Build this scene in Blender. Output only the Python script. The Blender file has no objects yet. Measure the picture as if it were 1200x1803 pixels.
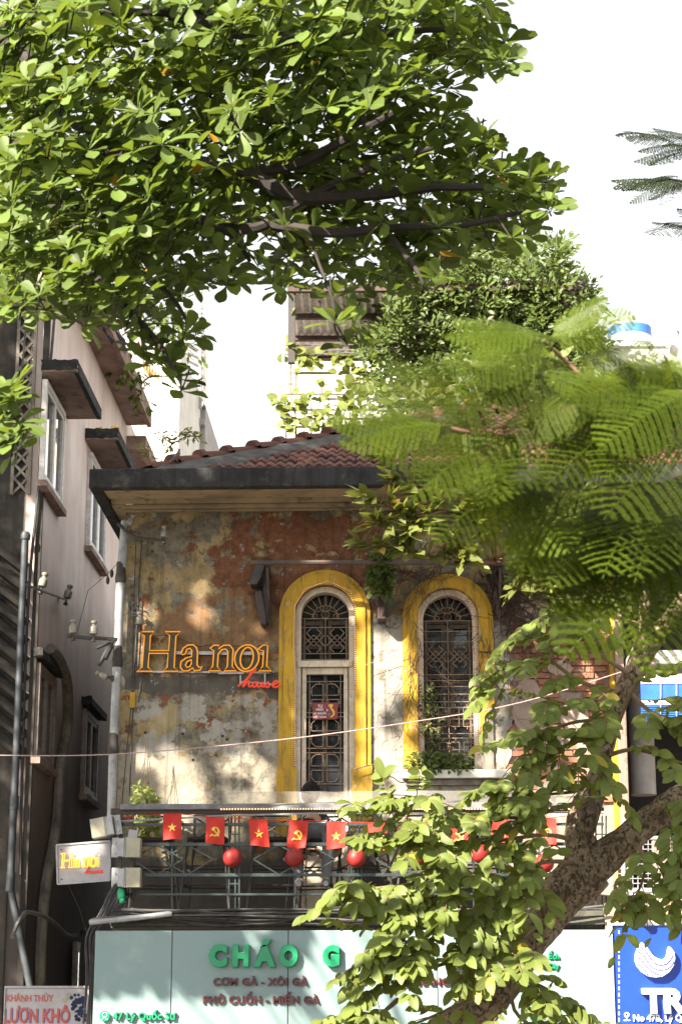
import bpy, bmesh, math, random
import numpy as np
from mathutils import Vector, Matrix, noise as mnoise
from mathutils.geometry import tessellate_polygon
SC = bpy.context.scene
COL = SC.collection
RND = random.Random(7)
R = math.radians

# ---------------------------------------------------------------- camera
FPX, CX, CY = 3500.0, 600.0, 901.5          # focal length and centre in pixels of the 1200x1803 photograph
PITCH = math.atan(948.5 / FPX)
YAW = math.atan(122 * math.cos(PITCH) / FPX)
CAM = Vector((0, 0, 1.6))
cd = bpy.data.cameras.new('camera')
cam = bpy.data.objects.new('camera', cd)
COL.objects.link(cam)
cam.location = CAM
cam.rotation_euler = (R(90) + PITCH, 0, YAW)
cd.sensor_fit = 'VERTICAL'
cd.sensor_height = 36
cd.lens = FPX * 36 / 1803
cd.clip_start, cd.clip_end = 0.1, 500
cd.dof.use_dof = True
cd.dof.focus_distance = 18.6
cd.dof.aperture_fstop = 5.0
SC.camera = cam

# ---------------------------------------------------------------- sky, sun, exposure
SUN_AZ, SUN_EL = 42.0, 33.5                 # degrees left of straight behind the camera, elevation
TO_SUN = Vector((-math.sin(R(SUN_AZ)) * math.cos(R(SUN_EL)), -math.cos(R(SUN_AZ)) * math.cos(R(SUN_EL)), math.sin(R(SUN_EL))))
w = bpy.data.worlds.new('World')
SC.world = w
w.use_nodes = True
nt = w.node_tree
bg = nt.nodes['Background']
sky = nt.nodes.new('ShaderNodeTexSky')
sky.sky_type = 'NISHITA'
sky.sun_disc = False
sky.sun_elevation = R(SUN_EL)
sky.sun_rotation = R(180 + SUN_AZ)
sky.air_density, sky.dust_density, sky.ozone_density = 2.2, 0.3, 1.0
hs = nt.nodes.new('ShaderNodeHueSaturation')   # thick humid haze: the whole sky is milky
hs.inputs['Saturation'].default_value = 0.16
hs.inputs['Value'].default_value = 1.0
nt.links.new(sky.outputs[0], hs.inputs['Color'])
nt.links.new(hs.outputs[0], bg.inputs['Color'])
bg.inputs['Strength'].default_value = 0.062
sd = bpy.data.lights.new('sun', 'SUN')
sd.energy = 5.0
sd.angle = R(0.55)
sd.color = (1.0, 0.91, 0.76)
sun = bpy.data.objects.new('sun', sd)
COL.objects.link(sun)
sun.rotation_euler = (-TO_SUN).to_track_quat('-Z', 'Y').to_euler()
SC.view_settings.view_transform = 'Standard'
SC.view_settings.look = 'None'
SC.view_settings.exposure = 2.3
SC.view_settings.gamma = 1.0
SC.view_settings.use_curve_mapping = False
SC.cycles.max_bounces = 7
SC.cycles.transparent_max_bounces = 8
SC.cycles.caustics_reflective = False
SC.cycles.caustics_refractive = False

# ---------------------------------------------------------------- picture <-> world
_rot = cam.rotation_euler.to_matrix()
RT, UP, FW = _rot @ Vector((1, 0, 0)), _rot @ Vector((0, 1, 0)), _rot @ Vector((0, 0, -1))
def ray(px, py):
    return FW * FPX + RT * (px - CX) + UP * (CY - py)
def P(px, py, Y):                           # the point of the photograph's ray that lies at depth Y
    d = ray(px, py)
    return CAM + d * ((Y - CAM.y) / d.y)
def PX(px, py, X):                          # ... that lies on the plane x = X
    d = ray(px, py)
    return CAM + d * ((X - CAM.x) / d.x)
def proj(p):
    d = p - CAM
    z = d.dot(FW)
    return CX + FPX * d.dot(RT) / z, CY - FPX * d.dot(UP) / z, z
def mpp(Y, py=1250):                        # metres per pixel at depth Y
    return (P(701, py, Y) - P(700, py, Y)).length

# ---------------------------------------------------------------- objects
ORG = {}
def tag(o, label=None, cat=None, group=None, kind=None):
    if label: o['label'] = label
    if cat: o['category'] = cat
    if group: o['group'] = group
    if kind: o['kind'] = kind
    return o
def thing(name, label, cat, loc=(0, 0, 0), group=None):
    o = bpy.data.objects.new(name, None)
    o.empty_display_size = 0.1
    COL.objects.link(o)
    o.location = loc
    ORG[o] = Vector(loc)
    return tag(o, label, cat, group)
def link(name, me, parent=None, M=None):
    o = bpy.data.objects.new(name, me)
    COL.objects.link(o)
    org = ORG.get(parent, Vector()) if parent else Vector()
    if parent: o.parent = parent
    if M is not None: o.matrix_basis = Matrix.Translation(-org) @ M
    ORG[o] = org
    return o
def copy_tree(o, parent=None):
    c = o.copy()
    COL.objects.link(c)
    if parent: c.parent = parent
    for ch in o.children: copy_tree(ch, c)
    return c

class MB:
    def __init__(s): s.v, s.f = [], []
    def add(s, vs, fs):
        n = len(s.v)
        s.v += [Vector(v) for v in vs]
        s.f += [tuple(i + n for i in f) for f in fs]
        return s
    def box(s, x0, x1, y0, y1, z0, z1):
        return s.add([(x, y, z) for z in (z0, z1) for y in (y0, y1) for x in (x0, x1)],
                     [(0, 2, 3, 1), (4, 5, 7, 6), (0, 1, 5, 4), (2, 6, 7, 3), (0, 4, 6, 2), (1, 3, 7, 5)])
    def obox(s, c, size, rot=None):
        m = rot or Matrix.Identity(3)
        c = Vector(c); a, b, d = (t / 2 for t in size)
        return s.add([c + m @ Vector((x, y, z)) for z in (-d, d) for y in (-b, b) for x in (-a, a)],
                     [(0, 2, 3, 1), (4, 5, 7, 6), (0, 1, 5, 4), (2, 6, 7, 3), (0, 4, 6, 2), (1, 3, 7, 5)])
    def bar(s, a, b, w, h=None, up=(0, 0, 1)):
        a, b = Vector(a), Vector(b)
        d = (b - a); L = d.length; d.normalize()
        u = Vector(up)
        if abs(d.dot(u)) > 0.98: u = Vector((0, 1, 0))
        x = d.cross(u).normalized(); z = x.cross(d).normalized()
        return s.obox((a + b) / 2, (w, L, h or w), Matrix((x, d, z)).transposed())
    def tube(s, pts, r, n=6, cap=True):
        pts = [Vector(p) for p in pts]
        rs = r if isinstance(r, (list, tuple)) else [r] * len(pts)
        base = len(s.v); u = None; k = len(pts)
        for i, p in enumerate(pts):
            t = (pts[min(i + 1, k - 1)] - pts[max(i - 1, 0)])
            if t.length < 1e-9: t = Vector((0, 0, 1))
            t.normalize()
            if u is None:
                u = t.cross(Vector((0, 0, 1)) if abs(t.z) < .9 else Vector((0, 1, 0))).normalized()
            else:
                u = u - t * u.dot(t)
                u = u.normalized() if u.length > 1e-6 else t.orthogonal().normalized()
            w_ = t.cross(u)
            for j in range(n):
                a = 2 * math.pi * j / n
                s.v.append(p + (u * math.cos(a) + w_ * math.sin(a)) * rs[i])
        for i in range(k - 1):
            for j in range(n):
                a, b = base + i * n + j, base + i * n + (j + 1) % n
                s.f.append((a, b, b + n, a + n))
        if cap:
            s.f.append(tuple(base + j for j in reversed(range(n))))
            s.f.append(tuple(base + (k - 1) * n + j for j in range(n)))
        return s
    def prism(s, loops, y0, y1):             # loops of (x, z), the first the outline, the others holes; y0 is the front
        loops = [[Vector((p[0], 0, p[1])) for p in l] for l in loops]
        flat = [p for l in loops for p in l]
        tris = tessellate_polygon(loops)
        n = len(s.v); k = len(flat)
        s.v += [Vector((p.x, y0, p.z)) for p in flat] + [Vector((p.x, y1, p.z)) for p in flat]
        for t in tris:
            s.f.append(tuple(n + i for i in t)); s.f.append(tuple(n + k + i for i in reversed(t)))
        o = n
        for l in loops:
            m = len(l)
            for i in range(m):
                a, b = o + i, o + (i + 1) % m
                s.f.append((a, b, b + k, a + k))
            o += m
        return s
    def lathe(s, prof, c=(0, 0, 0), n=16, axis=None):
        m = axis or Matrix.Identity(3); c = Vector(c); b = len(s.v)
        for r, z in prof:
            for j in range(n):
                a = 2 * math.pi * j / n
                s.v.append(c + m @ Vector((r * math.cos(a), r * math.sin(a), z)))
        for i in range(len(prof) - 1):
            for j in range(n):
                p, q = b + i * n + j, b + i * n + (j + 1) % n
                s.f.append((p, q, q + n, p + n))
        s.f.append(tuple(b + j for j in reversed(range(n))))
        s.f.append(tuple(b + (len(prof) - 1) * n + j for j in range(n)))
        return s
    def sph(s, c, r, nu=12, nv=8, m=None):
        r = (r, r, r) if not isinstance(r, (tuple, list)) else r
        prof = [(max(1e-4, math.sin(math.pi * i / nv)), -math.cos(math.pi * i / nv)) for i in range(nv + 1)]
        b = len(s.v); s.lathe(prof, (0, 0, 0), nu)
        m = m or Matrix.Identity(3)
        for i in range(b, len(s.v)):
            v = s.v[i]; s.v[i] = Vector(c) + m @ Vector((v.x * r[0], v.y * r[1], v.z * r[2]))
        return s
    def mesh(s, name, mat, smooth=False, off=Vector(), sharp=40):
        me = bpy.data.meshes.new(name)
        me.from_pydata([tuple(v - off) for v in s.v], [], s.f)
        bm = bmesh.new(); bm.from_mesh(me)
        bmesh.ops.recalc_face_normals(bm, faces=bm.faces)
        bm.to_mesh(me); bm.free()
        if mat: me.materials.append(mat)
        if smooth:
            me.polygons.foreach_set('use_smooth', [True] * len(me.polygons))
            me.set_sharp_from_angle(angle=R(sharp))
        return me
    def build(s, name, mat, parent=None, smooth=False, bevel=0, sharp=40):
        org = ORG.get(parent, Vector()) if parent else Vector()
        o = link(name, s.mesh(name, mat, smooth, org, sharp), parent)
        if bevel:
            b = o.modifiers.new('bevel', 'BEVEL'); b.width = bevel; b.segments = 2; b.limit_method = 'ANGLE'
        return o
def own(o):                                  # make a single-mesh thing: origin at its own base
    return o
def spline(pts, n=6):
    pts = [Vector(p) for p in pts]; out = []
    for i in range(len(pts) - 1):
        p0, p1, p2, p3 = pts[max(i - 1, 0)], pts[i], pts[i + 1], pts[min(i + 2, len(pts) - 1)]
        for k in range(n):
            t = k / n
            out.append(.5 * ((2 * p1) + (p2 - p0) * t + (2 * p0 - 5 * p1 + 4 * p2 - p3) * t * t + (3 * p1 - p0 - 3 * p2 + p3) * t ** 3))
    return out + [pts[-1]]
def lerp(a, b, t): return a + (b - a) * t
def ragged(pts, step=.05, amp=.02, seed=0, closed=True):
    rr = random.Random(seed); out = []
    n = len(pts)
    for i in range(n if closed else n - 1):
        a, b = Vector(pts[i]), Vector(pts[(i + 1) % n])
        k = max(1, int((b - a).length / step)); nrm = Vector((-(b - a).y, (b - a).x)).normalized()
        for j in range(k):
            p = a.lerp(b, j / k)
            out.append(p + nrm * rr.uniform(-amp, amp))
    return out
def text_mesh(txt, size, mat, name, extrude=.01, offset=0, bevel=0, align='CENTER', space=1.0, res=3, sx=1.0):
    cu = bpy.data.curves.new(name, 'FONT')
    cu.body = txt; cu.size = size; cu.extrude = extrude; cu.offset = offset
    cu.bevel_depth = bevel; cu.bevel_resolution = 1; cu.resolution_u = res
    cu.align_x = align; cu.align_y = 'BOTTOM_BASELINE'; cu.space_character = space
    o = bpy.data.objects.new(name, cu); COL.objects.link(o)
    dg = bpy.context.evaluated_depsgraph_get()
    me = bpy.data.meshes.new_from_object(o.evaluated_get(dg))
    bpy.data.objects.remove(o); bpy.data.curves.remove(cu)
    me.transform(Matrix(((sx, 0, 0, 0), (0, 0, -1, 0), (0, 1, 0, 0), (0, 0, 0, 1))))   # face -Y
    me.materials.clear(); me.materials.append(mat); me.name = name
    return me
def text(txt, at, size, mat, name, parent, **k):
    return link(name, text_mesh(txt, size, mat, name, **k), parent, Matrix.Translation(Vector(at)))
# ---------------------------------------------------------------- materials
class G:
    def __init__(s, name):
        s.m = bpy.data.materials.new(name); s.m.use_nodes = True
        s.t = s.m.node_tree; s.b = s.t.nodes['Principled BSDF']; s.out = s.t.nodes['Material Output']
        s._pos = None
    def n(s, typ, **k):
        nd = s.t.nodes.new(typ)
        for a, v in k.items(): setattr(nd, a, v)
        return nd
    def set(s, sock, v):
        if isinstance(v, bpy.types.NodeSocket): s.t.links.new(v, sock)
        elif isinstance(v, (tuple, list)) and len(v) == 3 and sock.type == 'RGBA': sock.default_value = (*v, 1)
        else: sock.default_value = v
    def pos(s):
        if s._pos is None: s._pos = s.n('ShaderNodeNewGeometry').outputs['Position']
        return s._pos
    def obj(s): return s.n('ShaderNodeTexCoord').outputs['Object']
    def math(s, op, a, b=0.0, clamp=False):
        nd = s.n('ShaderNodeMath', operation=op, use_clamp=clamp)
        s.set(nd.inputs[0], a); s.set(nd.inputs[1], b); return nd.outputs[0]
    def noise(s, scale, detail=6, rough=.6, vec=None, stretch=None, dist=0.0, color=False):
        nd = s.n('ShaderNodeTexNoise'); v = vec or s.pos()
        if stretch:
            mp = s.n('ShaderNodeMapping'); mp.inputs['Scale'].default_value = stretch
            s.t.links.new(v, mp.inputs['Vector']); v = mp.outputs[0]
        s.t.links.new(v, nd.inputs['Vector'])
        nd.inputs['Scale'].default_value = scale; nd.inputs['Detail'].default_value = detail
        nd.inputs['Roughness'].default_value = rough; nd.inputs['Distortion'].default_value = dist
        return nd.outputs['Color' if color else 'Fac']
    def mix(s, fac, a, b, mode='MIX'):
        nd = s.n('ShaderNodeMix', data_type='RGBA', blend_type=mode, clamp_factor=True)
        s.set(nd.inputs[0], fac); s.set(nd.inputs[6], a); s.set(nd.inputs[7], b); return nd.outputs[2]
    def mr(s, v, a, b, c=0.0, d=1.0, smooth=True):
        nd = s.n('ShaderNodeMapRange', interpolation_type='SMOOTHSTEP' if smooth else 'LINEAR')
        s.set(nd.inputs[0], v)
        for i, x in enumerate((a, b, c, d)): nd.inputs[i + 1].default_value = x
        return nd.outputs[0]
    def ramp(s, fac, stops, const=False):
        nd = s.n('ShaderNodeValToRGB'); e = nd.color_ramp
        if const: e.interpolation = 'CONSTANT'
        while len(e.elements) < len(stops): e.elements.new(.5)
        for el, (p, c) in zip(e.elements, stops): el.position = p; el.color = (*c, 1)
        s.set(nd.inputs[0], fac); return nd.outputs[0]
    def bump(s, h, strength=.4, dist=.01):
        nd = s.n('ShaderNodeBump'); nd.inputs['Strength'].default_value = strength; nd.inputs['Distance'].default_value = dist
        s.t.links.new(h, nd.inputs['Height']); s.t.links.new(nd.outputs[0], s.b.inputs['Normal'])
    def fin(s, col=None, rough=None, metal=None, spec=None):
        if col is not None: s.set(s.b.inputs['Base Color'], col)
        if rough is not None: s.set(s.b.inputs['Roughness'], rough)
        if metal is not None: s.b.inputs['Metallic'].default_value = metal
        if spec is not None: s.b.inputs['Specular IOR Level'].default_value = spec
        return s.m
def worn(name, c1, c2=None, scale=4, rough=.8, bump=.3, metal=0, spec=.4, streak=0, dirt=None, dirt_amt=.5, vary=0.0, detail=8, bdist=.006):
    g = G(name); c2 = c2 or tuple(x * .6 for x in c1)
    f = g.mr(g.noise(scale, detail, .65), .35, .65)
    col = g.mix(f, c1, c2)
    if streak:
        st = g.mr(g.noise(1, 6, .6, stretch=(14, 14, .7)), .42, .68, 0, streak)
        col = g.mix(st, col, tuple(x * .35 for x in c2))
    if dirt:
        dm = g.mr(g.noise(scale * 2.3, 10, .7), .52, .66, 0, dirt_amt)
        col = g.mix(dm, col, dirt)
    if vary:
        oi = g.n('ShaderNodeObjectInfo').outputs['Random']
        col = g.mix(g.mr(oi, 0, 1, 0, vary, False), col, tuple(x * .35 for x in c1))
    if bump: g.bump(g.noise(scale * 6, 8, .7), bump, bdist)
    return g.fin(col, rough, metal, spec)
def paint(name, c, rough=.5, metal=0, spec=.4, emit=0):
    g = G(name)
    f = g.noise(7, 6, .6)
    col = g.mix(g.mr(f, .3, .7, 0, .35), c, tuple(x * .72 for x in c))
    g.bump(g.noise(60, 4, .6), .06, .003)
    if emit:
        g.set(g.b.inputs['Emission Color'], c); g.b.inputs['Emission Strength'].default_value = emit
    return g.fin(col, rough, metal, spec)
def leafmat(name, top, back_trans, dark=.55, yellow=None, rough=.48, trans=.4, spec=.3, whole=False, rib=(.25, .32, .08)):
    g = G(name)
    geo = g.n('ShaderNodeNewGeometry'); oi = g.n('ShaderNodeObjectInfo')
    rnd = oi.outputs['Random'] if whole else g.math('FRACT', g.math('ADD', geo.outputs['Random Per Island'], oi.outputs['Random']))
    col = g.mix(rnd, top, tuple(x * dark for x in top))
    tr = g.mix(rnd, back_trans, tuple(x * dark for x in back_trans))
    uv = g.n('ShaderNodeUVMap').outputs[0]
    sp = g.n('ShaderNodeSeparateXYZ'); g.t.links.new(uv, sp.inputs[0])
    u = g.math('ABSOLUTE', g.math('SUBTRACT', sp.outputs[0], .5))
    mid = g.mr(u, .015, .05, .7, 0)
    vv = g.math('FRACT', g.math('ADD', g.math('MULTIPLY', sp.outputs[1], 8.0), g.math('MULTIPLY', u, -5.0)))
    vein = g.mr(g.math('ABSOLUTE', g.math('SUBTRACT', vv, .5)), .0, .1, .35, 0)
    col = g.mix(g.math('MAXIMUM', mid, vein), col, rib)
    if yellow:
        ym = g.math('GREATER_THAN', rnd, 1 - yellow[0]); col = g.mix(ym, col, yellow[1]); tr = g.mix(ym, tr, yellow[1])
    blot = g.mr(g.noise(25, 4, .6), .55, .75, 0, .35)
    col = g.mix(g.math('MULTIPLY', blot, 0.0 if whole else 1.0), col, tuple(x * .6 for x in top))
    g.fin(col, rough, 0, spec)
    t = g.n('ShaderNodeBsdfTranslucent'); g.set(t.inputs[0], tr)
    mx = g.n('ShaderNodeMixShader'); mx.inputs[0].default_value = trans
    g.t.links.new(g.b.outputs[0], mx.inputs[1]); g.t.links.new(t.outputs[0], mx.inputs[2])
    g.t.links.new(mx.outputs[0], g.out.inputs[0])
    return g.m

def facade_material():
    g = G('peeling_plaster'); pos = g.pos()
    sp = g.n('ShaderNodeSeparateXYZ'); g.t.links.new(pos, sp.inputs[0])
    def warped(scale, amp, seed):
        nc = g.noise(scale, 9, .68, stretch=(1, 1, 1 + seed * .03), color=True)
        sc = g.n('ShaderNodeSeparateColor'); g.t.links.new(nc, sc.inputs[0])
        x = g.math('ADD', sp.outputs[0], g.math('MULTIPLY', g.math('SUBTRACT', sc.outputs[0], .5), amp))
        z = g.math('ADD', sp.outputs[2], g.math('MULTIPLY', g.math('SUBTRACT', sc.outputs[1], .5), amp))
        return x, z
    wx, wz = warped(1.9, 1.0, 0)
    wx2, wz2 = warped(3.3, .55, 5)
    def box(p0, p1, soft=.012, w=(wx, wz)):
        a, b = P(p0[0], p1[1], 20), P(p1[0], p0[1], 20)       # p0 top-left pixel, p1 bottom-right
        m = g.math('MULTIPLY', g.mr(w[0], a.x - soft, a.x + soft), g.mr(w[0], b.x - soft, b.x + soft, 1, 0))
        return g.math('MULTIPLY', m, g.math('MULTIPLY', g.mr(w[1], a.z - soft, a.z + soft), g.mr(w[1], b.z - soft, b.z + soft, 1, 0)))
    def ell(c, rx, ry, soft=.06, w=(wx, wz)):
        o = P(c[0], c[1], 20); k = mpp(20)
        dx = g.math('DIVIDE', g.math('SUBTRACT', w[0], o.x), rx * k); dz = g.math('DIVIDE', g.math('SUBTRACT', w[1], o.z), ry * k)
        d = g.math('ADD', g.math('MULTIPLY', dx, dx), g.math('MULTIPLY', dz, dz))
        return g.mr(d, 1 - soft, 1 + soft, 1, 0)
    n1, n2, n3 = g.noise(2.6, 12, .66), g.noise(5.5, 12, .7, stretch=(1, 1, .8)), g.noise(11, 12, .72)
    ochre = g.ramp(n2, [(.36, (.20, .165, .10)), (.46, (.36, .275, .145)), (.56, (.46, .36, .20)), (.66, (.52, .43, .28))])
    grey = g.ramp(n3, [(.38, (.15, .135, .105)), (.5, (.25, .23, .18)), (.62, (.34, .31, .25))])
    red = g.ramp(n3, [(.36, (.15, .066, .04)), (.5, (.235, .102, .058)), (.64, (.31, .155, .09))])
    white = g.ramp(n2, [(.36, (.34, .315, .275)), (.5, (.45, .425, .385)), (.66, (.52, .50, .465))])
    cement = g.ramp(n2, [(.38, (.115, .105, .095)), (.62, (.185, .17, .15))])
    col = g.mix(g.mr(n1, .47, .5), ochre, grey)
    col = g.mix(g.mr(g.noise(4.3, 12, .7), .565, .58), col, red)
    # red oxide render exposed at the top right and in the middle
    hole = g.mr(g.noise(3.7, 12, .68, stretch=(1, 1, 1.3)), .545, .555, 1, 0)
    col = g.mix(g.math('MULTIPLY', ell((520, 1000), 150, 110), hole), col, red)
    hole2 = g.mr(g.noise(4.9, 12, .7), .54, .56, 1, 0)
    col = g.mix(g.math('MULTIPLY', ell((395, 1115), 110, 75), hole2), col, g.mix(.35, red, ochre))
    col = g.mix(g.math('MULTIPLY', ell((560, 930), 110, 32), hole2), col, red)
    # bare grey-white coat between and right of the windows
    col = g.mix(g.math('MULTIPLY', box((640, 1090), (1000, 1440)), g.mr(g.noise(3.1, 12, .66), .40, .43)), col, white)
    col = g.mix(g.math('MULTIPLY', box((640, 1090), (1000, 1300)), g.mr(g.noise(6.1, 12, .66), .56, .59)), col, grey)
    # lower left: white undercoat, then cream distemper at the bottom
    col = g.mix(g.math('MULTIPLY', box((150, 1325), (500, 1440)), g.mr(g.noise(2.2, 10, .65), .60, .64, 1, 0)), col, g.mix(.68, ochre, white))
    col = g.mix(g.math('MULTIPLY', box((232, 1228), (492, 1330), w=(wx2, wz2)), g.mr(g.noise(3.4, 12, .67), .50, .515, 1, 0)), col, white)
    col = g.mix(ell((300, 1262), 40, 30), col, g.mix(.25, ochre, (.6, .54, .36)))
    # band of cement repair
    col = g.mix(box((150, 1190), (492, 1222), w=(wx2, wz2)), col, cement)
    # flakes of old lime wash
    fl = g.mr(g.noise(7.5, 12, .7, stretch=(1, 1, .75)), .615, .625)
    col = g.mix(g.math('MULTIPLY', fl, .85), col, (.55, .55, .52))
    fl2 = g.mr(g.noise(15, 10, .7), .66, .675)
    col = g.mix(g.math('MULTIPLY', fl2, .8), col, (.44, .36, .22))
    # drips and stains, then darker areas
    st = g.mr(g.noise(1, 8, .65, stretch=(11, 1, .55)), .50, .72, 0, .6)
    col = g.mix(st, col, (.075, .06, .045))
    col = g.mix(g.math('MULTIPLY', ell((425, 1360), 75, 55, .9), g.mr(g.noise(9, 10, .7), .42, .6, 0, .65)), col, (.06, .055, .05))
    col = g.mix(g.math('MULTIPLY', ell((470, 1040), 26, 60, .8), .5), col, (.03, .025, .022))  # dark patch behind the timber bracket
    sk = g.mr(wz2, P(600, 1520, 20).z, P(600, 1505, 20).z, 1, 0)           # damp cement skirting
    col = g.mix(sk, col, g.mix(.5, cement, (.09, .08, .075)))
    top = g.mr(sp.outputs[2], P(600, 960, 20).z, P(600, 885, 20).z, 0, .55)  # patchy darkening towards the top of the wall
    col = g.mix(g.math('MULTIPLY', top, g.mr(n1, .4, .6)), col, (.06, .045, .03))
    pits = g.mr(g.noise(38, 3, .5), .70, .74)
    col = g.mix(g.math('MULTIPLY', pits, .7), col, (.05, .04, .035))
    h = g.math('ADD', g.math('MULTIPLY', n3, .45), g.math('MULTIPLY', fl, .22))
    h = g.math('ADD', h, g.math('MULTIPLY', g.mr(n1, .47, .5), .25))
    h = g.math('ADD', h, g.math('MULTIPLY', g.noise(70, 5, .7), .15))
    g.bump(h, .75, .014)
    return g.fin(g.mix(1.0, col, (.68, .66, .63), 'MULTIPLY'), .92, 0, .2)

M = {}
M['facade'] = facade_material()
M['soffit'] = worn('soffit_plaster', (.40, .31, .19), (.24, .19, .13), 2.2, .9, .4, dirt=(.10, .08, .06), dirt_amt=.8)
M['fascia'] = worn('sooty_concrete', (.035, .034, .034), (.016, .016, .017), 3, .95, .6, streak=.5, dirt=(.12, .105, .08), dirt_amt=.4)
M['concrete'] = worn('old_concrete', (.27, .24, .20), (.15, .13, .11), 3, .92, .5, streak=.5, dirt=(.06, .055, .05))
M['mossy'] = worn('mossy_concrete', (.10, .095, .08), (.05, .05, .045), 5, .95, .7, dirt=(.12, .12, .05))
M['canopy'] = worn('canopy_concrete', (.34, .24, .20), (.22, .15, .12), 2.5, .92, .4, dirt=(.07, .06, .055), dirt_amt=.75)
M['tile'] = worn('clay_tile', (.185, .072, .048), (.105, .046, .036), 6, .8, .4, dirt=(.045, .034, .03), dirt_amt=.85, vary=.7)
M['mortar'] = worn('grey_mortar', (.105, .095, .088), (.06, .055, .05), 5, .95, .8, bdist=.02)
M['brick'] = worn('red_brick', (.36, .155, .09), (.27, .115, .07), 9, .9, .5, dirt=(.36, .29, .235), dirt_amt=.75, vary=.5)
M['lime'] = worn('lime_mortar', (.34, .275, .225), (.25, .19, .155), 7, .95, .7, dirt=(.16, .12, .1))
M['pinkplaster'] = worn('pink_plaster', (.34, .255, .205), (.26, .195, .16), 4, .92, .5, dirt=(.2, .16, .13))
def yellow_paint():
    g = G('yellow_paint'); n = g.noise(3, 8, .65)
    col = g.mix(g.mr(n, .35, .65), (.50, .300, .016), (.40, .225, .014))
    col = g.mix(g.mr(g.noise(6, 10, .7, stretch=(3, 3, .6)), .47, .66, 0, .7), col, (.17, .105, .03))
    col = g.mix(g.mr(g.noise(14, 10, .7), .61, .63, 0, .85), col, (.34, .30, .24))
    g.bump(g.noise(25, 8, .7), .35, .006); return g.fin(col, .62, 0, .35)
M['yellow'] = yellow_paint()
M['whitewood'] = worn('cracked_white_paint', (.68, .59, .47), (.52, .43, .33), 7, .6, .35, dirt=(.16, .12, .09), dirt_amt=.45, streak=.2)
M['oldwood'] = worn('bare_old_wood', (.085, .065, .052), (.05, .038, .03), 6, .75, .5, streak=.5)
M['grille'] = worn('grille_paint', (.34, .24, .16), (.22, .14, .09), 20, .55, .2)
def glass():
    g = G('dark_window_glass'); n = g.noise(1.7, 3, .5)
    col = g.mix(g.mr(n, .4, .7), (.010, .012, .015), (.032, .034, .036))
    col = g.mix(g.mr(g.noise(9, 9, .7), .56, .72, 0, .3), col, (.12, .115, .10))     # dust
    g.bump(g.noise(3, 2, .5), .05, .02); return g.fin(col, g.mr(g.noise(9, 9, .7), .5, .7, .06, .35), 0, .5)
M['glass'] = glass()
M['paleglass'] = G('pale_window_glass').fin((.07, .075, .085), .06, 0, 1.0)
M['iron'] = worn('black_iron', (.022, .021, .023), (.04, .028, .02), 15, .5, .25, spec=.5)
M['railpaint'] = worn('green_grey_rail_paint', (.022, .040, .040), (.014, .024, .024), 12, .4, .2, spec=.5, dirt=(.09, .085, .08), dirt_amt=.3)
M['awnpipe'] = worn('rusty_pipe', (.06, .052, .052), (.11, .07, .05), 9, .55, .3)
M['plank'] = worn('grey_plank', (.16, .16, .17), (.10, .10, .11), 5, .6, .2, dirt=(.4, .38, .34), dirt_amt=.3)
M['darkwood'] = worn('dark_red_wood', (.055, .026, .020), (.03, .018, .015), 9, .5, .3)
M['pvc'] = worn('grey_pvc', (.36, .36, .36), (.25, .25, .25), 5, .5, .12, streak=.3, dirt=(.1, .09, .08))
M['darkpipe'] = worn('dark_pipe', (.055, .062, .07), (.035, .04, .045), 5, .55, .15)
M['joint'] = worn('tarred_joint', (.05, .042, .038), None, 9, .7, .3)
M['porcelain'] = worn('porcelain', (.22, .205, .165), (.15, .14, .115), 14, .3, .1, spec=.6, dirt=(.12, .1, .08))
M['cable'] = worn('black_cable', (.022, .022, .025), (.05, .045, .045), 10, .6, .1)
M['greycable'] = worn('dusty_cable', (.10, .09, .085), (.06, .055, .05), 10, .7, .1)
M['wire'] = worn('pink_wire', (.42, .29, .28), (.3, .2, .2), 30, .5, 0)
def stucco():
    g = G('stained_pink_stucco'); n = g.noise(1.3, 8, .6)
    col = g.mix(g.mr(n, .35, .65), (.80, .69, .64), (.70, .57, .52))
    st = g.mr(g.noise(1, 9, .65, stretch=(3.2, 3.2, .3)), .44, .66)
    col = g.mix(g.math('MULTIPLY', st, .3), col, (.42, .32, .29))
    wash = g.mr(g.noise(1, 9, .7, stretch=(7, 7, .8)), .54, .72)
    col = g.mix(g.math('MULTIPLY', wash, .75), col, (.62, .56, .58))
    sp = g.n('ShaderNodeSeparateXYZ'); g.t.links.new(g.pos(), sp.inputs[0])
    low = g.mr(g.math('ADD', sp.outputs[2], g.math('MULTIPLY', n, 1.6)), 7.5, 4.6, 0, .84)  # light fading down the alley is put into the wall colour
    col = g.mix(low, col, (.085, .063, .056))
    low2 = g.mr(g.math('ADD', sp.outputs[2], g.math('MULTIPLY', n, 1.2)), 5.2, 3.2, 0, .8)  # same painted fade, deeper near the ground
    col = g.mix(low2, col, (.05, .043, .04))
    g.bump(g.noise(30, 8, .7), .35, .006); return g.fin(col, .93, 0, .2)
M['stucco'] = stucco()
M['darkcem'] = worn('shaded_mouldy_cement', (.065, .056, .048), (.035, .031, .027), 2.5, .95, .6, streak=.5, dirt=(.02, .018, .017))  # kept extra dark in place of missing shade on the left annex
M['whitewash'] = worn('white_wash', (.72, .68, .62), (.60, .56, .50), 2, .9, .2, dirt=(.4, .36, .3), dirt_amt=.3)
M['greywall'] = worn('grey_render', (.38, .35, .33), (.28, .26, .25), 3, .9, .2)
M['aluwhite'] = worn('white_window_frame', (.66, .63, .60), (.5, .47, .44), 12, .5, .1, dirt=(.25, .2, .17))
M['frame_dim'] = worn('dark_window_frame', (.30, .25, .22), (.2, .16, .14), 12, .6, .2, dirt=(.08, .06, .05))  # darker frame colour for the lower windows
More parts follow.
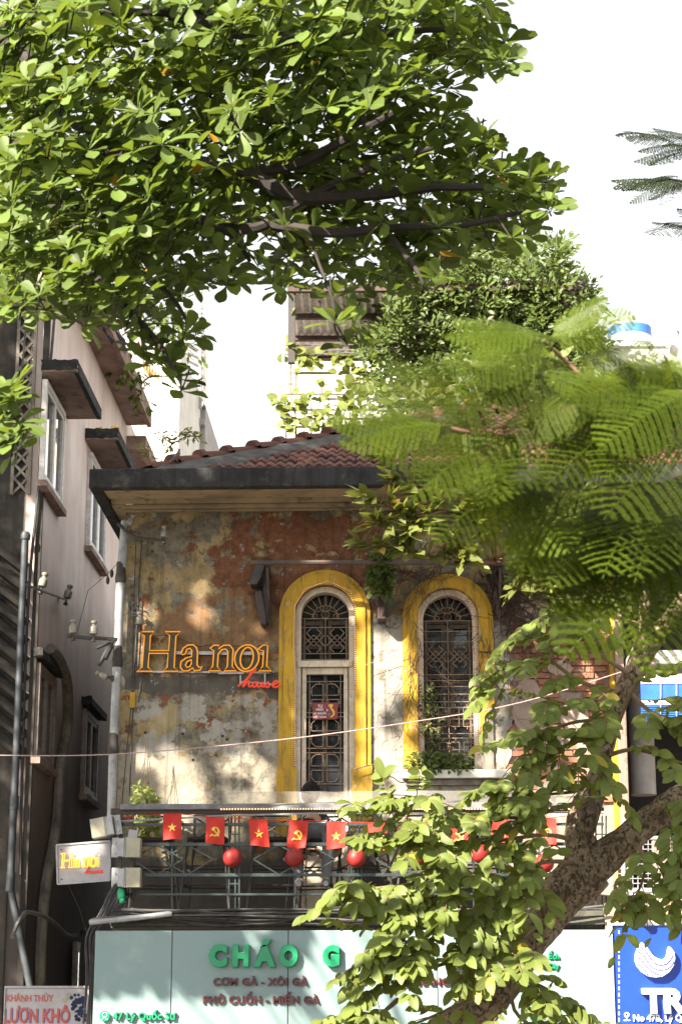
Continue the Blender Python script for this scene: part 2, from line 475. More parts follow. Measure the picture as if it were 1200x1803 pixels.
M['board'] = worn('pale_aqua_board', (.20, .28, .285), (.185, .262, .268), .9, .5, .03, dirt=(.45, .52, .5), dirt_amt=.12)
M['seam'] = paint('purple_seam', (.23, .13, .17))
M['green'] = paint('green_acrylic', (.010, .25, .11), .35)
M['maroon'] = paint('maroon_acrylic', (.075, .014, .018), .4)
M['red_text'] = paint('faded_red_print', (.45, .10, .085), .6)
M['blueshade'] = paint('print_blue', (.10, .13, .42), .6)
M['signwhite'] = worn('weathered_white_board', (.42, .40, .42), (.35, .33, .345), 3, .6, .05, dirt=(.28, .24, .22), dirt_amt=.3)
M['blue'] = paint('blue_sign_panel', (.011, .052, .38), .35)
M['white'] = paint('white_acrylic', (.80, .79, .80), .4)
M['signline'] = paint('navy_line', (.02, .03, .16), .5)
M['red'] = worn('red_cloth', (.50, .030, .018), (.42, .022, .014), 8, .75, .1)
M['flagyellow'] = paint('yellow_print', (.80, .50, .08), .6)
M['palebrick'] = worn('glare_washed_brick', (.62, .50, .40), (.52, .40, .32), 8, .9, .3)  # paleness stands in for the glare over the background
M['lantern'] = worn('red_lantern_silk', (.27, .018, .015), (.20, .013, .012), 20, .5, .1)
M['beige'] = worn('beige_plastic', (.36, .335, .25), (.30, .275, .21), 6, .5, .08, dirt=(.2, .18, .14), dirt_amt=.3)
M['castalu'] = worn('cast_aluminium', (.34, .34, .35), (.24, .24, .25), 8, .45, .15, metal=.4)
M['neon'] = paint('amber_neon_tube', (.72, .27, .015), .35, emit=.13)
M['neonred'] = paint('red_neon_tube', (.62, .05, .025), .35, emit=.10)
M['neonlit'] = paint('lit_yellow_neon', (.90, .55, .02), .35, emit=.35)
M['neonface'] = worn('dark_green_letter_face', (.055, .062, .04), (.035, .04, .03), 9, .55, .1)
M['led'] = paint('warm_led_bead', (.85, .48, .26), .4, emit=.35)
M['bark'] = worn('rough_bark', (.28, .21, .14), (.13, .095, .065), 11, .95, 1.0, dirt=(.06, .045, .035), dirt_amt=.6, bdist=.035)
def barkmat():
    g = G('cracked_bark'); n = g.noise(4, 8, .65)
    col = g.mix(g.mr(n, .35, .65), (.38, .29, .19), (.20, .145, .095))
    e = g.mr(g.noise(34, 6, .62, stretch=(1, 1, .6), dist=.6), .40, .50)
    col = g.mix(e, (.12, .088, .06), col)
    col = g.mix(g.mr(g.noise(14, 8, .7, stretch=(1, 1, .5)), .58, .66, 0, .7), col, (.07, .05, .036))
    col = g.mix(g.mr(g.noise(9, 9, .7), .56, .66, 0, .55), col, (.40, .37, .30))
    h = g.math('ADD', g.math('MULTIPLY', e, .6), g.math('MULTIPLY', g.noise(22, 9, .72), 1.0)); g.bump(h, 1.0, .05); return g.fin(col, .95, 0, .15)
M['bark'] = barkmat()
M['darkbark'] = worn('dark_branch_bark', (.038, .03, .026), (.022, .018, .016), 9, .9, .6)
M['twig'] = worn('twig', (.20, .14, .07), (.13, .09, .045), 12, .8, .2)
M['redtwig'] = worn('reddish_twig', (.20, .10, .07), (.12, .06, .04), 12, .7, .2)
M['vine'] = worn('dry_vine', (.085, .055, .042), (.05, .034, .028), 12, .9, .2)
M['almond_leaf'] = leafmat('almond_leaf', (.125, .185, .042), (.20, .265, .028), .42, (.004, (.40, .22, .02)), trans=.36, rough=.5, spec=.25, rib=(.13, .17, .03))
M['front_leaf'] = leafmat('front_tree_leaf', (.16, .205, .045), (.28, .31, .028), .62, (.012, (.32, .27, .04)), trans=.38, rib=(.18, .22, .07))
M['fig_leaf'] = leafmat('fig_leaf', (.16, .18, .045), (.25, .27, .04), .6, (.03, (.35, .25, .05)), trans=.38, rib=(.20, .22, .09))
M['bg_leaf'] = leafmat('background_leaf', (.085, .125, .03), (.20, .24, .03), .5, trans=.34)
M['vine_leaf'] = leafmat('gourd_leaf', (.20, .235, .06), (.34, .36, .06), .7, trans=.45)  # brightened in place of glare behind the roof; nearer plants share it
M['ivy_leaf'] = leafmat('ivy_leaf', (.065, .085, .03), (.16, .17, .03), .4, (.12, (.30, .25, .05)), trans=.3)
M['frond'] = leafmat('poinciana_leaflet', (.09, .135, .010), (.28, .345, .010), .30, trans=.5, whole=True, rib=(.12, .16, .02))
M['darkfrond'] = leafmat('far_poinciana_leaflet', (.022, .03, .014), (.06, .08, .02), .6, trans=.2, rib=(.05, .07, .02))  # the sprig's backlit darkness is put into its leaf colour
M['skin'] = worn('skin', (.42, .24, .16), (.37, .20, .13), 15, .5, .05)
M['hair'] = worn('black_hair', (.010, .008, .008), (.016, .013, .012), 40, .8, .4, spec=.15)
M['blackcloth'] = worn('black_tshirt', (.016, .016, .018), (.025, .025, .028), 20, .85, .2)
M['greycloth'] = worn('grey_trousers', (.24, .24, .25), (.17, .17, .18), 12, .9, .3)
M['navy'] = worn('navy_cloth', (.025, .035, .085), (.016, .022, .05), 9, .9, .2)
M['poster'] = paint('dark_red_placard', (.24, .03, .035), .45)
M['bluetarp'] = worn('blue_awning', (.025, .13, .52), (.02, .09, .40), 5, .45, .15)
M['whitetarp'] = worn('white_band', (.74, .76, .78), (.6, .62, .64), 5, .5, .15)
M['steel'] = worn('galvanised_wire', (.42, .41, .42), (.3, .29, .29), 12, .4, .1, metal=.5)
M['corr'] = worn('rusty_sheet_metal', (.80, .74, .70), (.68, .62, .58), 4, .6, .15, streak=.35, dirt=(.2, .11, .06), dirt_amt=.4)
M['rust'] = worn('rusted_beam', (.09, .055, .045), (.05, .034, .03), 8, .8, .4)
M['tankblue'] = paint('tank_blue', (.06, .20, .62), .35)
M['tanksteel'] = paint('tank_steel', (.72, .72, .74), .3, metal=.6)
M['pigeon'] = worn('pigeon_feather', (.16, .12, .11), (.10, .08, .075), 25, .7, .2)
M['asphalt'] = worn('asphalt', (.055, .054, .052), (.04, .04, .039), 6, .9, .5)
M['paving'] = worn('pavement', (.24, .22, .20), (.17, .155, .14), 3, .9, .4)
M['room'] = worn('dark_room', (.035, .032, .032), (.02, .02, .02), 2, .9, 0)
M['acrylic'] = None
def acrylic():
    g = G('clear_acrylic'); tr = g.n('ShaderNodeBsdfTransparent'); tr.inputs[0].default_value = (.9, .9, .9, 1)
    g.fin((.55, .52, .48), .25, 0, .5)
    mx = g.n('ShaderNodeMixShader'); mx.inputs[0].default_value = .87
    g.t.links.new(g.b.outputs[0], mx.inputs[1]); g.t.links.new(tr.outputs[0], mx.inputs[2]); g.t.links.new(mx.outputs[0], g.out.inputs[0])
    return g.m
M['acrylic'] = acrylic()
# ---------------------------------------------------------------- setting
def setting(name, mat, *boxes):
    b = MB()
    for x in boxes: b.box(*x)
    return tag(b.build(name, mat), name.replace('_', ' ') + ' below the shop signs', kind='structure')
setting('ground', M['paving'], (-150, 150, -150, 150, -.5, -.02))
setting('road', M['asphalt'], (-60, 60, -3.0, 15.2, -.019, 0.0))
setting('pavement', M['paving'], (-60, 60, 15.32, 18.4, -.018, .12))
setting('kerb', M['concrete'], (-60, 60, 15.2, 15.315, -.018, .13))

# ---------------------------------------------------------------- the old house
YF = 20.0
house = thing('old_house', 'old house with peeling ochre plaster, yellow arched openings and red tiled hip roof', 'house', (-.3, 20, 0))
def fz(py): return P(640, py, YF).z
def fx(px, py=1250): return P(px, py, YF).x
XL = fx(214, 1150)                                   # left corner of the front wall
ZFLOOR = P(600, 1600, 19.0).z                        # balcony floor
ZTOP = fz(899)
m20 = mpp(YF, 1200)
def arch(cx, r, zs, zb, n=20, rx=None):
    pts = [(cx - r, zb), (cx + r, zb)]
    return pts + [(cx + r * math.cos(math.pi * i / n), zs + r * math.sin(math.pi * i / n)) for i in range(n + 1)]
# door (left) and window (right)
D = dict(cx=fx(571.5, 1200), ro=81 * m20, ri=53 * m20, zs=fz(1082), zb=ZFLOOR)
W = dict(cx=fx(789, 1200), ro=80 * m20, ri=54 * m20, zs=fz(1090), zb=fz(1357))
# plastered front wall, its right edge broken away down to the bricks
right = [Vector((fx(x, y), fz(y))) for x, y in ((885, 1604), (893, 1420), (880, 1375), (903, 1330), (892, 1290), (912, 1255), (896, 1215), (905, 1180), (893, 1150), (888, 1120), (905, 1085), (930, 1060), (990, 1030), (1075, 1000))]
outline = [Vector((XL, ZFLOOR - .3))] + ragged([Vector((right[0].x, ZFLOOR - .3))] + right, .035, .014, 3, closed=False) + [Vector((fx(1075, 950), ZTOP)), Vector((XL, ZTOP))]
b = MB(); b.prism([outline, arch(D['cx'], D['ri'], D['zs'], D['zb']), arch(W['cx'], W['ri'], W['zs'], W['zb'])], YF, YF + .035)
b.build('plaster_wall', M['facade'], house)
b = MB()
b.prism([[(XL, ZFLOOR - .3), (fx(880), ZFLOOR - .3), (fx(880), ZTOP), (XL, ZTOP)], arch(D['cx'], D['ri'], D['zs'], D['zb']), arch(W['cx'], W['ri'], W['zs'], W['zb'])], YF + .036, YF + .30)
b.build('masonry', M['lime'], house)
XR = fx(1076, 1250)
b = MB(); b.box(fx(881), XR, YF + .04, YF + .30, ZFLOOR - .3, ZTOP)
b.build('mortar_bed', M['lime'], house)
b = MB(); b.box(XL - .001, XL + .25, YF + .031, 29, 0.1, ZTOP); b.box(XL + .25, XR, YF + 2.2, YF + 2.4, 0.1, ZTOP)
b.build('side_wall', M['darkcem'], house)
b = MB(); b.box(XL + .26, XR, YF + .32, YF + 2.19, ZFLOOR - .06, ZFLOOR + .0); b.box(XL + .26, XR, YF + .31, YF + 2.19, ZTOP - .1, ZTOP)
b.build('interior_floor', M['room'], house)
b = MB(); b.box(XL, XR + .6, YF, YF + .3, .12, ZFLOOR - .31)
b.build('ground_floor_wall', M['concrete'], house)
# exposed bricks
bm_ = []
for k in range(4):
    q = MB(); rr = random.Random(40 + k)
    q.obox((0, 0, 0), (.205, .05, .052))
    q.v = [v + Vector((rr.uniform(-.006, .006), rr.uniform(-.004, .004), rr.uniform(-.005, .005))) for v in q.v]
    bm_.append(q.mesh('brick', M['brick']))
def wall_edge(z):
    for i in range(len(right) - 1):
        if right[i].y <= z <= right[i + 1].y:
            t = (z - right[i].y) / (right[i + 1].y - right[i].y); return lerp(right[i].x, right[i + 1].x, t)
    return right[0].x
z = fz(1420); row = 0
while z < fz(1010):
    x = wall_edge(z) - .05 + (.11 if row % 2 else 0)
    while x < XR - .08:
        if RND.random() < .93:
            link('brick', bm_[RND.randrange(4)], house, Matrix.Translation((x + .1, YF + .034 + RND.uniform(-.008, .006), z)) @ Matrix.Rotation(RND.uniform(-.012, .012), 4, 'Y'))
        x += .222
    z += .066; row += 1
# plaster left clinging to the bricks
for i, (cx_, cy_, rx_, ry_) in enumerate(((935, 1078, 34, 20), (1000, 1052, 50, 20), (930, 1248, 32, 52), (985, 1180, 24, 13), (1010, 1262, 26, 34), (960, 1302, 34, 22), (1040, 1330, 25, 40), (1000, 1390, 60, 16))):
    pts = [Vector((fx(cx_ + rx_ * math.cos(a), cy_), fz(cy_ + ry_ * math.sin(a)))) for a in [2 * math.pi * j / 9 for j in range(9)]]
    c = MB(); c.prism([ragged(pts, .03, .018, 60 + i)], YF - .012 - i * .0007, YF + .05)
    c.build('plaster_patch', M['pinkplaster'] if i != 7 else M['concrete'], house)
# drilled holes in the wall
b = MB()
for x, y in ((960, 1055), (968, 1057), (940, 1063), (935, 1091), (1018, 1105), (1008, 1107), (933, 1140), (998, 1139), (992, 1165), (1012, 1105), (915, 1228), (1024, 1018), (1038, 1020), (322, 1292), (392, 1296), (400, 1302), (340, 1338), (256, 1290), (268, 971)):
    p = P(x, y, YF - (.0015 if x < 890 else .02)); b.lathe([(.015, 0), (.015, .001)], p, 8, Matrix.Rotation(R(90), 3, 'X'))
b.box(fx(880), fx(893), YF - .004, YF + .02, fz(1088), fz(1068))
b.build('drill_holes', M['room'], house)

# opening surrounds
def ring(cx, r0, r1, zs, z0, z1, y0, y1, n=24, side=None):
    a0, a1 = 0, math.pi
    out = [(cx + r1 * math.cos(math.pi * i / n), zs + r1 * math.sin(math.pi * i / n)) for i in range(n + 1)]
    inn = [(cx + r0 * math.cos(math.pi * i / n), zs + r0 * math.sin(math.pi * i / n)) for i in range(n + 1)]
    return MB().prism([[(cx + r1, z0)] + out + [(cx - r1, z1), (cx - r0, z1)] + inn[::-1] + [(cx + r0, z0)]], y0, y1)
def openwork(kind, o, label_frame):
    cx, ri, ro, zs, zb = o['cx'], o['ri'], o['ro'], o['zs'], o['zb']
    fr = ri - 10.5 * m20
    f = ring(cx, fr, ri - .002, zs, zb, zb, YF + .03, YF + .17)
    part = f.build(kind, M['whitewood'], house)
    return part, fr
# --- door
cx, zs = D['cx'], D['zs']
sur = ring(cx, D['ri'] + .002, D['ro'] - .05, zs, fz(1480), fz(1480), YF - .055, YF - .001)
door, fr = openwork('arched_door', D, '')
sur.build('yellow_surround', M['yellow'], door)
ring(cx, D['ro'] - .0495, D['ro'], zs, fz(1480), fz(1480), YF - .035, YF - .001).build('outer_moulding', M['yellow'], door)
b = MB()
for s in (-1, 1):
    x0, x1 = sorted((cx + s * (D['ri'] - .03), cx + s * (D['ro'] + .012)))
    b = MB(); b.prism([ragged([Vector((x0, fz(1490))), Vector((x1, fz(1490))), Vector((x1, fz(1352 if s < 0 else 1348))), Vector((x0, fz(1354)))], .05, .006, 5 + s)], YF - .075, YF - .0555); b.build('plinth_block', M['yellow'], door)
ztr = (fz(1173), fz(1162))
tr = MB(); tr.box(cx - fr - .03, cx + fr + .03, YF + .01, YF + .16, *ztr); tr.build('transom', M['whitewood'], door)
# fanlight casements
b = MB()
zc0, zc1 = ztr[1] + .004, zs - .02
for s in (-1, 1):
    for k in (fr - .04, .025):
        b.box(*sorted((cx + s * k, cx + s * (k + .036))), YF + .18, YF + .215, zc0, zc1)
    for zz in (zc0, lerp(zc0, zc1, .33), zc1 - .05): b.box(*sorted((cx + s * .0615, cx + s * (fr - .0405))), YF + .182, YF + .213, zz, zz + .04)
b.box(cx - .02, cx + .02, YF + .185, YF + .22, zc1 + .001, zs + fr)
b.build('casement', M['oldwood'], door)
pn = MB(); pn.prism([arch(cx, fr + .01, zs, ztr[1])], YF + .222, YF + .228); pn.build('fanlight_pane', M['glass'], door)
zd0, zd1 = fz(1393), fz(1185)
b = MB(); dw = 41 * m20
for s in (-1, 1): b.box(*sorted((cx + s * (dw - .001), cx + s * (fr - .001))), YF + .09, YF + .19, ZFLOOR, ztr[0] - .001)
b.box(cx - dw, cx + dw, YF + .095, YF + .19, zd1 + .075, ztr[0] - .001)
b.build('door_jamb', M['oldwood'], door)
b = MB(); iw = 33 * m20
b.box(cx - dw + .002, cx - iw, YF + .06, YF + .12, ZFLOOR + .05, zd1 + .07); b.box(cx + iw, cx + dw - .002, YF + .06, YF + .12, ZFLOOR + .05, zd1 + .07)
b.box(cx - iw, cx + iw, YF + .062, YF + .118, zd1, zd1 + .068); b.box(cx - iw, cx + iw, YF + .062, YF + .118, zd0 - .10, zd0)
b.box(cx - iw, cx + iw, YF + .08, YF + .11, ZFLOOR + .05, zd0 - .101)
b.build('door_leaf_frame', M['whitewood'], door, bevel=.006)
MB().box(cx - iw, cx + iw, YF + .15, YF + .155, zd0, zd1).build('door_pane', M['glass'], door)
b = MB(); b.box(cx - .018, cx + .018, YF + .125, YF + .148, zd0, zd1)
b.build('door_stile', M['oldwood'], door)
# wrought grilles
gt = .0033
def pl(b, pts, y, r=gt, closed=False):
    p = [Vector((x, y, z)) for x, z in pts]
    if closed: p.append(p[0])
    for i in range(len(p) - 1): b.bar(p[i], p[i + 1], r * 2)
def circ(b, c, r, y, a0=0, a1=360, n=14, t=gt):
    b.tube([Vector((c[0] + r * math.cos(R(a0 + (a1 - a0) * i / n)), y, c[1] + r * math.sin(R(a0 + (a1 - a0) * i / n)))) for i in range(n + 1)], t, 4)
def octet(b, c, s, y, wx, hz):                       # four chamfered panels round a ring
    circ(b, c, .026, y)
    for sx in (-1, 1):
        for sz in (-1, 1):
            q = [(.022, .022), (.022, .138 * s), (.095, .138 * s), (.138, .098 * s), (.138, .022)]
            pl(b, [(c[0] + sx * x, c[1] + sz * z_) for x, z_ in q], y, closed=True)
            pl(b, [(c[0] + sx * .138, c[1] + sz * .06 * s), (c[0] + sx * wx, c[1] + sz * .06 * s)], y)
            pl(b, [(c[0] + sx * .06, c[1] + sz * .138 * s), (c[0] + sx * .06, c[1] + sz * hz)], y)
def fan(b, cx, zs, r, y, n=9):
    pl(b, [(cx - r, zs), (cx + r, zs)], y)
    circ(b, (cx, zs), r * .56, y, 0, 180)
    for i in range(1, n + 1):
        a = math.pi * i / (n + 1)
        pl(b, [(cx + r * .58 * math.cos(a), zs + r * .58 * math.sin(a)), (cx + r * .98 * math.cos(a), zs + r * .98 * math.sin(a))], y)
    circ(b, (cx, zs + r * .17), r * .16, y)
    for s in (-1, 1):
        circ(b, (cx + s * r * .42, zs + r * .12), r * .08, y, -90, 240)
        b.tube([Vector((cx + s * r * k, y, zs + r * h)) for k, h in ((.05, .32), (.2, .34), (.4, .3), (.52, .18), (.5, .04))], gt, 4)
        circ(b, (cx + s * r * .15, zs + r * .46), r * .075, y, -60, 230)
        b.tube([Vector((cx + s * r * k, y, zs + r * h)) for k, h in ((.02, .3), (.12, .36), (.22, .44), (.2, .54))], gt, 4)
def dia(b, c, w_, h, y):
    for s in (-1, 1):
        x = c[0] + s * w_ * .5
        for sz in (-1, 1):
            pl(b, [(x - .03, c[1] + sz * h), (x - .075, c[1] + sz * (h - .045)), (x + .06, c[1] - sz * .06)], y)
            pl(b, [(x + .03, c[1] + sz * h), (x + .075, c[1] + sz * (h - .045)), (x - .06, c[1] - sz * .06)], y)
        pl(b, [(x - .11, c[1] - .055), (x, c[1] + .06), (x + .11, c[1] - .055)], y); pl(b, [(x - .11, c[1] + .055), (x, c[1] - .06), (x + .11, c[1] + .055)], y)
g = MB(); y = YF + .135
fan(g, cx, zs - .012, fr, y)
for zz in (lerp(ztr[1], zs, .78), lerp(ztr[1], zs, .2), lerp(ztr[1], zs, .07)): pl(g, [(cx - fr, zz), (cx + fr, zz)], y)
for xx in (-fr + .03, 0, fr - .03): pl(g, [(cx + xx, ztr[1]), (cx + xx, zs)], y)
dia(g, (cx, lerp(ztr[1], zs, .49)), fr * .98, .125, y)
g.build('fanlight_grille', M['grille'], door)
g = MB(); y = YF + .085
for xx in (-27.4, 27.4): pl(g, [(cx + xx * m20, zd0), (cx + xx * m20, zd1)], y)
for py in (1197, 1252, 1259.5, 1315, 1323, 1378): pl(g, [(cx - iw, fz(py)), (cx + iw, fz(py))], y)
for py in (1225, 1288, 1350): octet(g, (cx, fz(py)), 1.0, y, 27.4 * m20, .158)
g.build('door_grille', M['grille'], door)
# LED string round the door head
def led_string(pts, y, parent, name='led_string', pitch=.022, r=.0032):
    b = MB(); c = MB()
    c.tube([Vector((x, y + .006, z_)) for x, z_ in pts], .004, 4)
    for i in range(len(pts) - 1):
        a, e = Vector(pts[i]), Vector(pts[i + 1]); n_ = max(1, int((e - a).length / pitch))
        for k in range(n_):
            p = a.lerp(e, k / n_); b.box(p.x - r, p.x + r, y - r, y + r, p.y - r, p.y + r)
    o = c.build(name, M['cable'], parent)
    s = b.build('bulbs', M['led'], o); tag(s, kind='stuff'); return o
kx = lambda px, py: (fx(px, 1200), fz(py))
led_string([kx(*p) for p in ((520, 1352), (520, 1200), (518, 1130), (519, 1068), (537, 1039), (577, 1025), (617, 1043), (625, 1070), (625, 1130), (625, 1210))], YF - .064, door)

# --- window
cx, zs = W['cx'], W['zs']
win, fr = openwork('arched_window', W, '')
sr = ring(cx, W['ri'] + .002, W['ro'] - .05, zs, fz(1150), W['zb'], YF - .055, YF - .001); sr.build('yellow_surround', M['yellow'], win)
ring(cx, W['ro'] - .0495, W['ro'], zs, fz(1150), W['zb'], YF - .035, YF - .001).build('outer_moulding', M['yellow'], win)
b = MB(); b.prism([ragged([Vector((cx + W['ri'] + .004, fz(1330))), Vector((cx + W['ri'] + .05, fz(1262))), Vector((cx + W['ro'], fz(1246))), Vector((cx + W['ro'], fz(1155))), Vector((cx + W['ri'] + .004, fz(1152)))], .03, .008, 9)], YF - .05, YF - .0015)
b.build('yellow_remnant', M['yellow'], win)
b = MB(); b.box(cx + W['ri'] + .003, cx + W['ro'] - .02, YF - .028, YF + .001, W['zb'], fz(1151)); b.build('bare_surround', M['concrete'], win)
b = MB(); b.box(cx - W['ro'] - .02, cx + W['ro'] + .16, YF - .11, YF - .002, fz(1373), fz(1358)); b.build('window_sill', M['whitewash'], win, bevel=.008)
b = MB(); b.box(cx - W['ro'] + .02, cx + W['ro'] + .16, YF - .05, YF - .002, fz(1384), fz(1374)); b.build('sill_moulding', M['concrete'], win)
b = MB(); zb = W['zb']
for s in (-1, 1):
    for k in (fr - .05, .022): b.box(*sorted((cx + s * k, cx + s * (k + .042))), YF + .18, YF + .22, zb, zs - .02)
    for zz in (zb, lerp(zb, zs, .3), lerp(zb, zs, .62), lerp(zb, zs, .80), zs - .07): b.box(*sorted((cx + s * .0645, cx + s * (fr - .0505))), YF + .182, YF + .218, zz, zz + .045)
b.box(cx - .02, cx + .02, YF + .183, YF + .225, zs - .019, zs + fr); b.box(cx - fr, cx + fr, YF + .17, YF + .222, zs - .019, zs + .02)
b.build('casement', M['oldwood'], win)
MB().prism([arch(cx, fr + .01, zs, zb)], YF + .23, YF + .236).build('window_pane', M['glass'], win)
g = MB(); y = YF + .12
fan(g, cx, zs, fr, y)
for t in (.93, .86, .64, .60, .56, .51, .46, .42, .25, .22, .03): pl(g, [(cx - fr, lerp(zb, zs, t)), (cx + fr, lerp(zb, zs, t))], y)
for xx in (-fr + .03, 0, fr - .03): pl(g, [(cx + xx, zb), (cx + xx, zs)], y)
dia(g, (cx, lerp(zb, zs, .76)), fr * .98, .115, y)
for k in (-1, 1):
    for t in (.36, .13): octet(g, (cx + k * fr * .5, lerp(zb, zs, t)), .72, y, fr * .47, .13)
g.build('window_grille', M['grille'], win)
led_string([kx(*p) for p in ((739, 1340), (739, 1200), (738, 1070), (752, 1046), (778, 1036), (800, 1037), (825, 1051), (836, 1072), (838, 1130), (840, 1330))], YF + .022, win)

# --- eaves
YE = 19.15
ZE0, ZE1 = P(400, 857, YE).z, P(400, 823, YE).z
XE0, XE1 = P(157, 840, YE).x, 4.2
b = MB(); b.box(XE0, XE1, YE, YE + .12, ZE0, ZE1); b.box(XE0, XE0 + .12, YE + .1205, 30, ZE0, ZE1); b.box(XE0 + .1205, XE1, YE + .1205, YE + .5, ZE0 + .07, ZE0 + .2)
b.build('fascia', M['fascia'], house, bevel=.012)
b = MB()                                                # sloping soffit down to the cornice
za = ZE0 + .02; zb_ = P(400, 886, YF - .12).z
prof = [(YE + .121, za), (YF - .30, za + .015), (YF - .2, zb_ + .05), (YF - .12, zb_), (YF - .12, zb_ + .3), (YE + .121, za + .05)]
n0 = len(b.v); xs = (XE0 + .121, XE1)
b.add([(x, py_, pz) for x in xs for py_, pz in prof], [tuple(range(6)), tuple(range(11, 5, -1))] + [(i, (i + 1) % 6, 6 + (i + 1) % 6, 6 + i) for i in range(6)])
b.box(XE0 + .121, XL - .002, YF - .119, 30, ZE0 + .021, ZE0 + .08)
b.build('soffit', M['soffit'], house)
b = MB(); b.box(XL - .03, XE1, YF - .119, YF + .1, fz(896), zb_ - .001); b.box(XL - .01, XE1, YF - .05, YF + .1, ZTOP, fz(896) - .001)
b.build('cornice', M['soffit'], house, bevel=.01)

# --- hip roof
SL = math.tan(R(26.5)); YR0 = YE + .20; ZR0 = ZE1 - .035
XH = XE0 + .55                                           # where the hip starts at the eave
def roofz(y): return ZR0 + (y - YR0) * SL
RIDGE = 3.6
b = MB()
xr = 5.2
A = Vector((XH - .25, YR0, ZR0 - .05)); Bv = Vector((xr, YR0, ZR0 - .05)); Cv = Vector((xr, YR0 + RIDGE, roofz(YR0 + RIDGE) - .05)); Dv = Vector((XH + RIDGE * .98 - .05, YR0 + RIDGE, roofz(YR0 + RIDGE) - .05))
bk = Vector((XH - .25, YR0 + 2 * RIDGE, ZR0 - .05)); bk2 = Vector((xr, YR0 + 2 * RIDGE, ZR0 - .05))
b.add([A, Bv, Cv, Dv, bk, bk2], [(0, 1, 2, 3), (0, 3, 4), (2, 5, 4, 3), (0, 4, 5, 1), (1, 5, 2)])
b.build('roof_deck', M['mortar'], house)
def tile_mesh(seed):
    rr = random.Random(seed); t = MB()
    nx, L, Wd = 8, .36, .205
    prof = [.010, .030, .030, .008, .006, .030, .032, .012, .004]
    top = []; 
    for j, (v, dz) in enumerate(((0, .035), (.12, .04), (L, .0))):
        for i in range(nx + 1):
            top.append(Vector((Wd * (i / nx - .5), v, prof[i] + dz * 1.0 + rr.uniform(-.002, .002))))
    bot = [Vector((p.x, p.y, p.z - .024)) for p in top]
    n = nx + 1; k = len(top); f = []
    for j in range(2):
        for i in range(nx):
            a = j * n + i; f.append((a, a + 1, a + n + 1, a + n))
    f += [(k + i, i, i + 1, k + i + 1) if False else (i + 1, i, k + i, k + i + 1) for i in range(nx)]
    f += [(0, n, k + n, k), (n, 2 * n, k + 2 * n, k + n), (n - 1, k + n - 1, k + 2 * n - 1, 2 * n - 1), (2 * n - 1, k + 2 * n - 1, k + 3 * n - 1, 3 * n - 1)]
    t.add(top + bot, f); return t.mesh('roof_tile', M['tile'], True, sharp=50)
tms = [tile_mesh(s) for s in range(4)]
slope = Matrix.Rotation(R(26.5), 4, 'X'); cnt = 0
allt = []
for r_ in range(14):
    d = r_ * .30
    y = YR0 - .05 + d * math.cos(R(26.5)); z = ZR0 - .02 + d * math.sin(R(26.5))
    x0 = XH + (y - YR0) * 1.0 + .50
    x = x0 - ((x0 * 10) % 2.05) / 10 + (.1 if r_ % 2 else 0)
    while x < 3.4:
        allt.append(Matrix.Translation((x + RND.uniform(-.006, .006), y + RND.uniform(-.012, .012), z + RND.uniform(0, .008))) @ slope @ Matrix.Rotation(RND.uniform(-.02, .02), 4, 'Z')); x += .205
for M_ in sorted(allt, key=lambda m: abs(proj(m.to_translation())[0] - 480))[:300]:
    link('roof_tile', tms[RND.randrange(4)], house, M_)
rest = sorted(allt, key=lambda m: abs(proj(m.to_translation())[0] - 480))[300:]
if rest:
    b = MB(); t0 = [v.co.copy() for v in tms[0].vertices]; f0 = [tuple(p.vertices) for p in tms[0].polygons]
    for m in rest: b.add([m @ v for v in t0], f0)
    tag(b.build('roof_tiling', M['tile'], house, True), kind='stuff')
# hip tiles along the corner with a bed of mortar
hipdir = Vector((1, 1, SL)).normalized()
h0 = Vector((XH - .10, YR0 - .12, ZR0 + .02))
def hip_mesh():
    t = MB(); n = 8; L = .42
    top = []
    for v, sc, dz in ((0, 1.12, .03), (.06, 1.12, .03), (.07, 1.0, .012), (L, .86, -.01)):
        for i in range(n + 1):
            a = math.pi * i / n; top.append(Vector((  .088 * sc * math.cos(a), v, .072 * sc * math.sin(a) + dz)))
    k = n + 1; f = [(j * k + i, j * k + i + 1, (j + 1) * k + i + 1, (j + 1) * k + i) for j in range(3) for i in range(n)]
    f.append(tuple(range(n, -1, -1))); t.add(top, f); return t.mesh('hip_tile', M['tile'], True, sharp=50)
hm = hip_mesh()
up = Vector((-.35, -.35, 1)); xax = hipdir.cross(up).normalized(); zax = xax.cross(hipdir).normalized()
HB = Matrix((xax, hipdir, zax)).transposed().to_4x4()
for i in range(13):
    link('hip_tile', hm, house, Matrix.Translation(h0 + hipdir * (.10 + i * .385) + Vector((0, 0, RND.uniform(-.01, .012)))) @ HB @ Matrix.Rotation(RND.uniform(-.04, .04), 4, 'Z'))
b = MB(); rr = random.Random(4); top = []; N = 46
for i in range(N + 1):
    p = h0 + hipdir * (i * .105 - .1) + Vector((.02, 0, -.02))
    w0 = .42 + rr.uniform(-.10, .16) if i > 3 else .3
    top += [p + Vector((-.10, .05, .07)), p + Vector((w0 * .5, 0, .055 + rr.uniform(-.015, .015))), p + Vector((w0, 0, .018 + rr.uniform(-.012, .012))), p + Vector((w0 + .02, 0, -.12))]
b.add(top, [(i * 4 + j, i * 4 + j + 1, i * 4 + j + 5, i * 4 + j + 4) for i in range(N) for j in range(3)])
b.build('hip_mortar', M['mortar'], house, True, sharp=80)
b = MB(); zr = roofz(YR0 + RIDGE) + .03                     # ridge
for i in range(10):
    link('ridge_tile', hm, house, Matrix.Translation((XH + RIDGE - .3 + i * .385, YR0 + RIDGE - .05, zr - .03)) @ Matrix.Rotation(R(-90), 4, 'Z'))

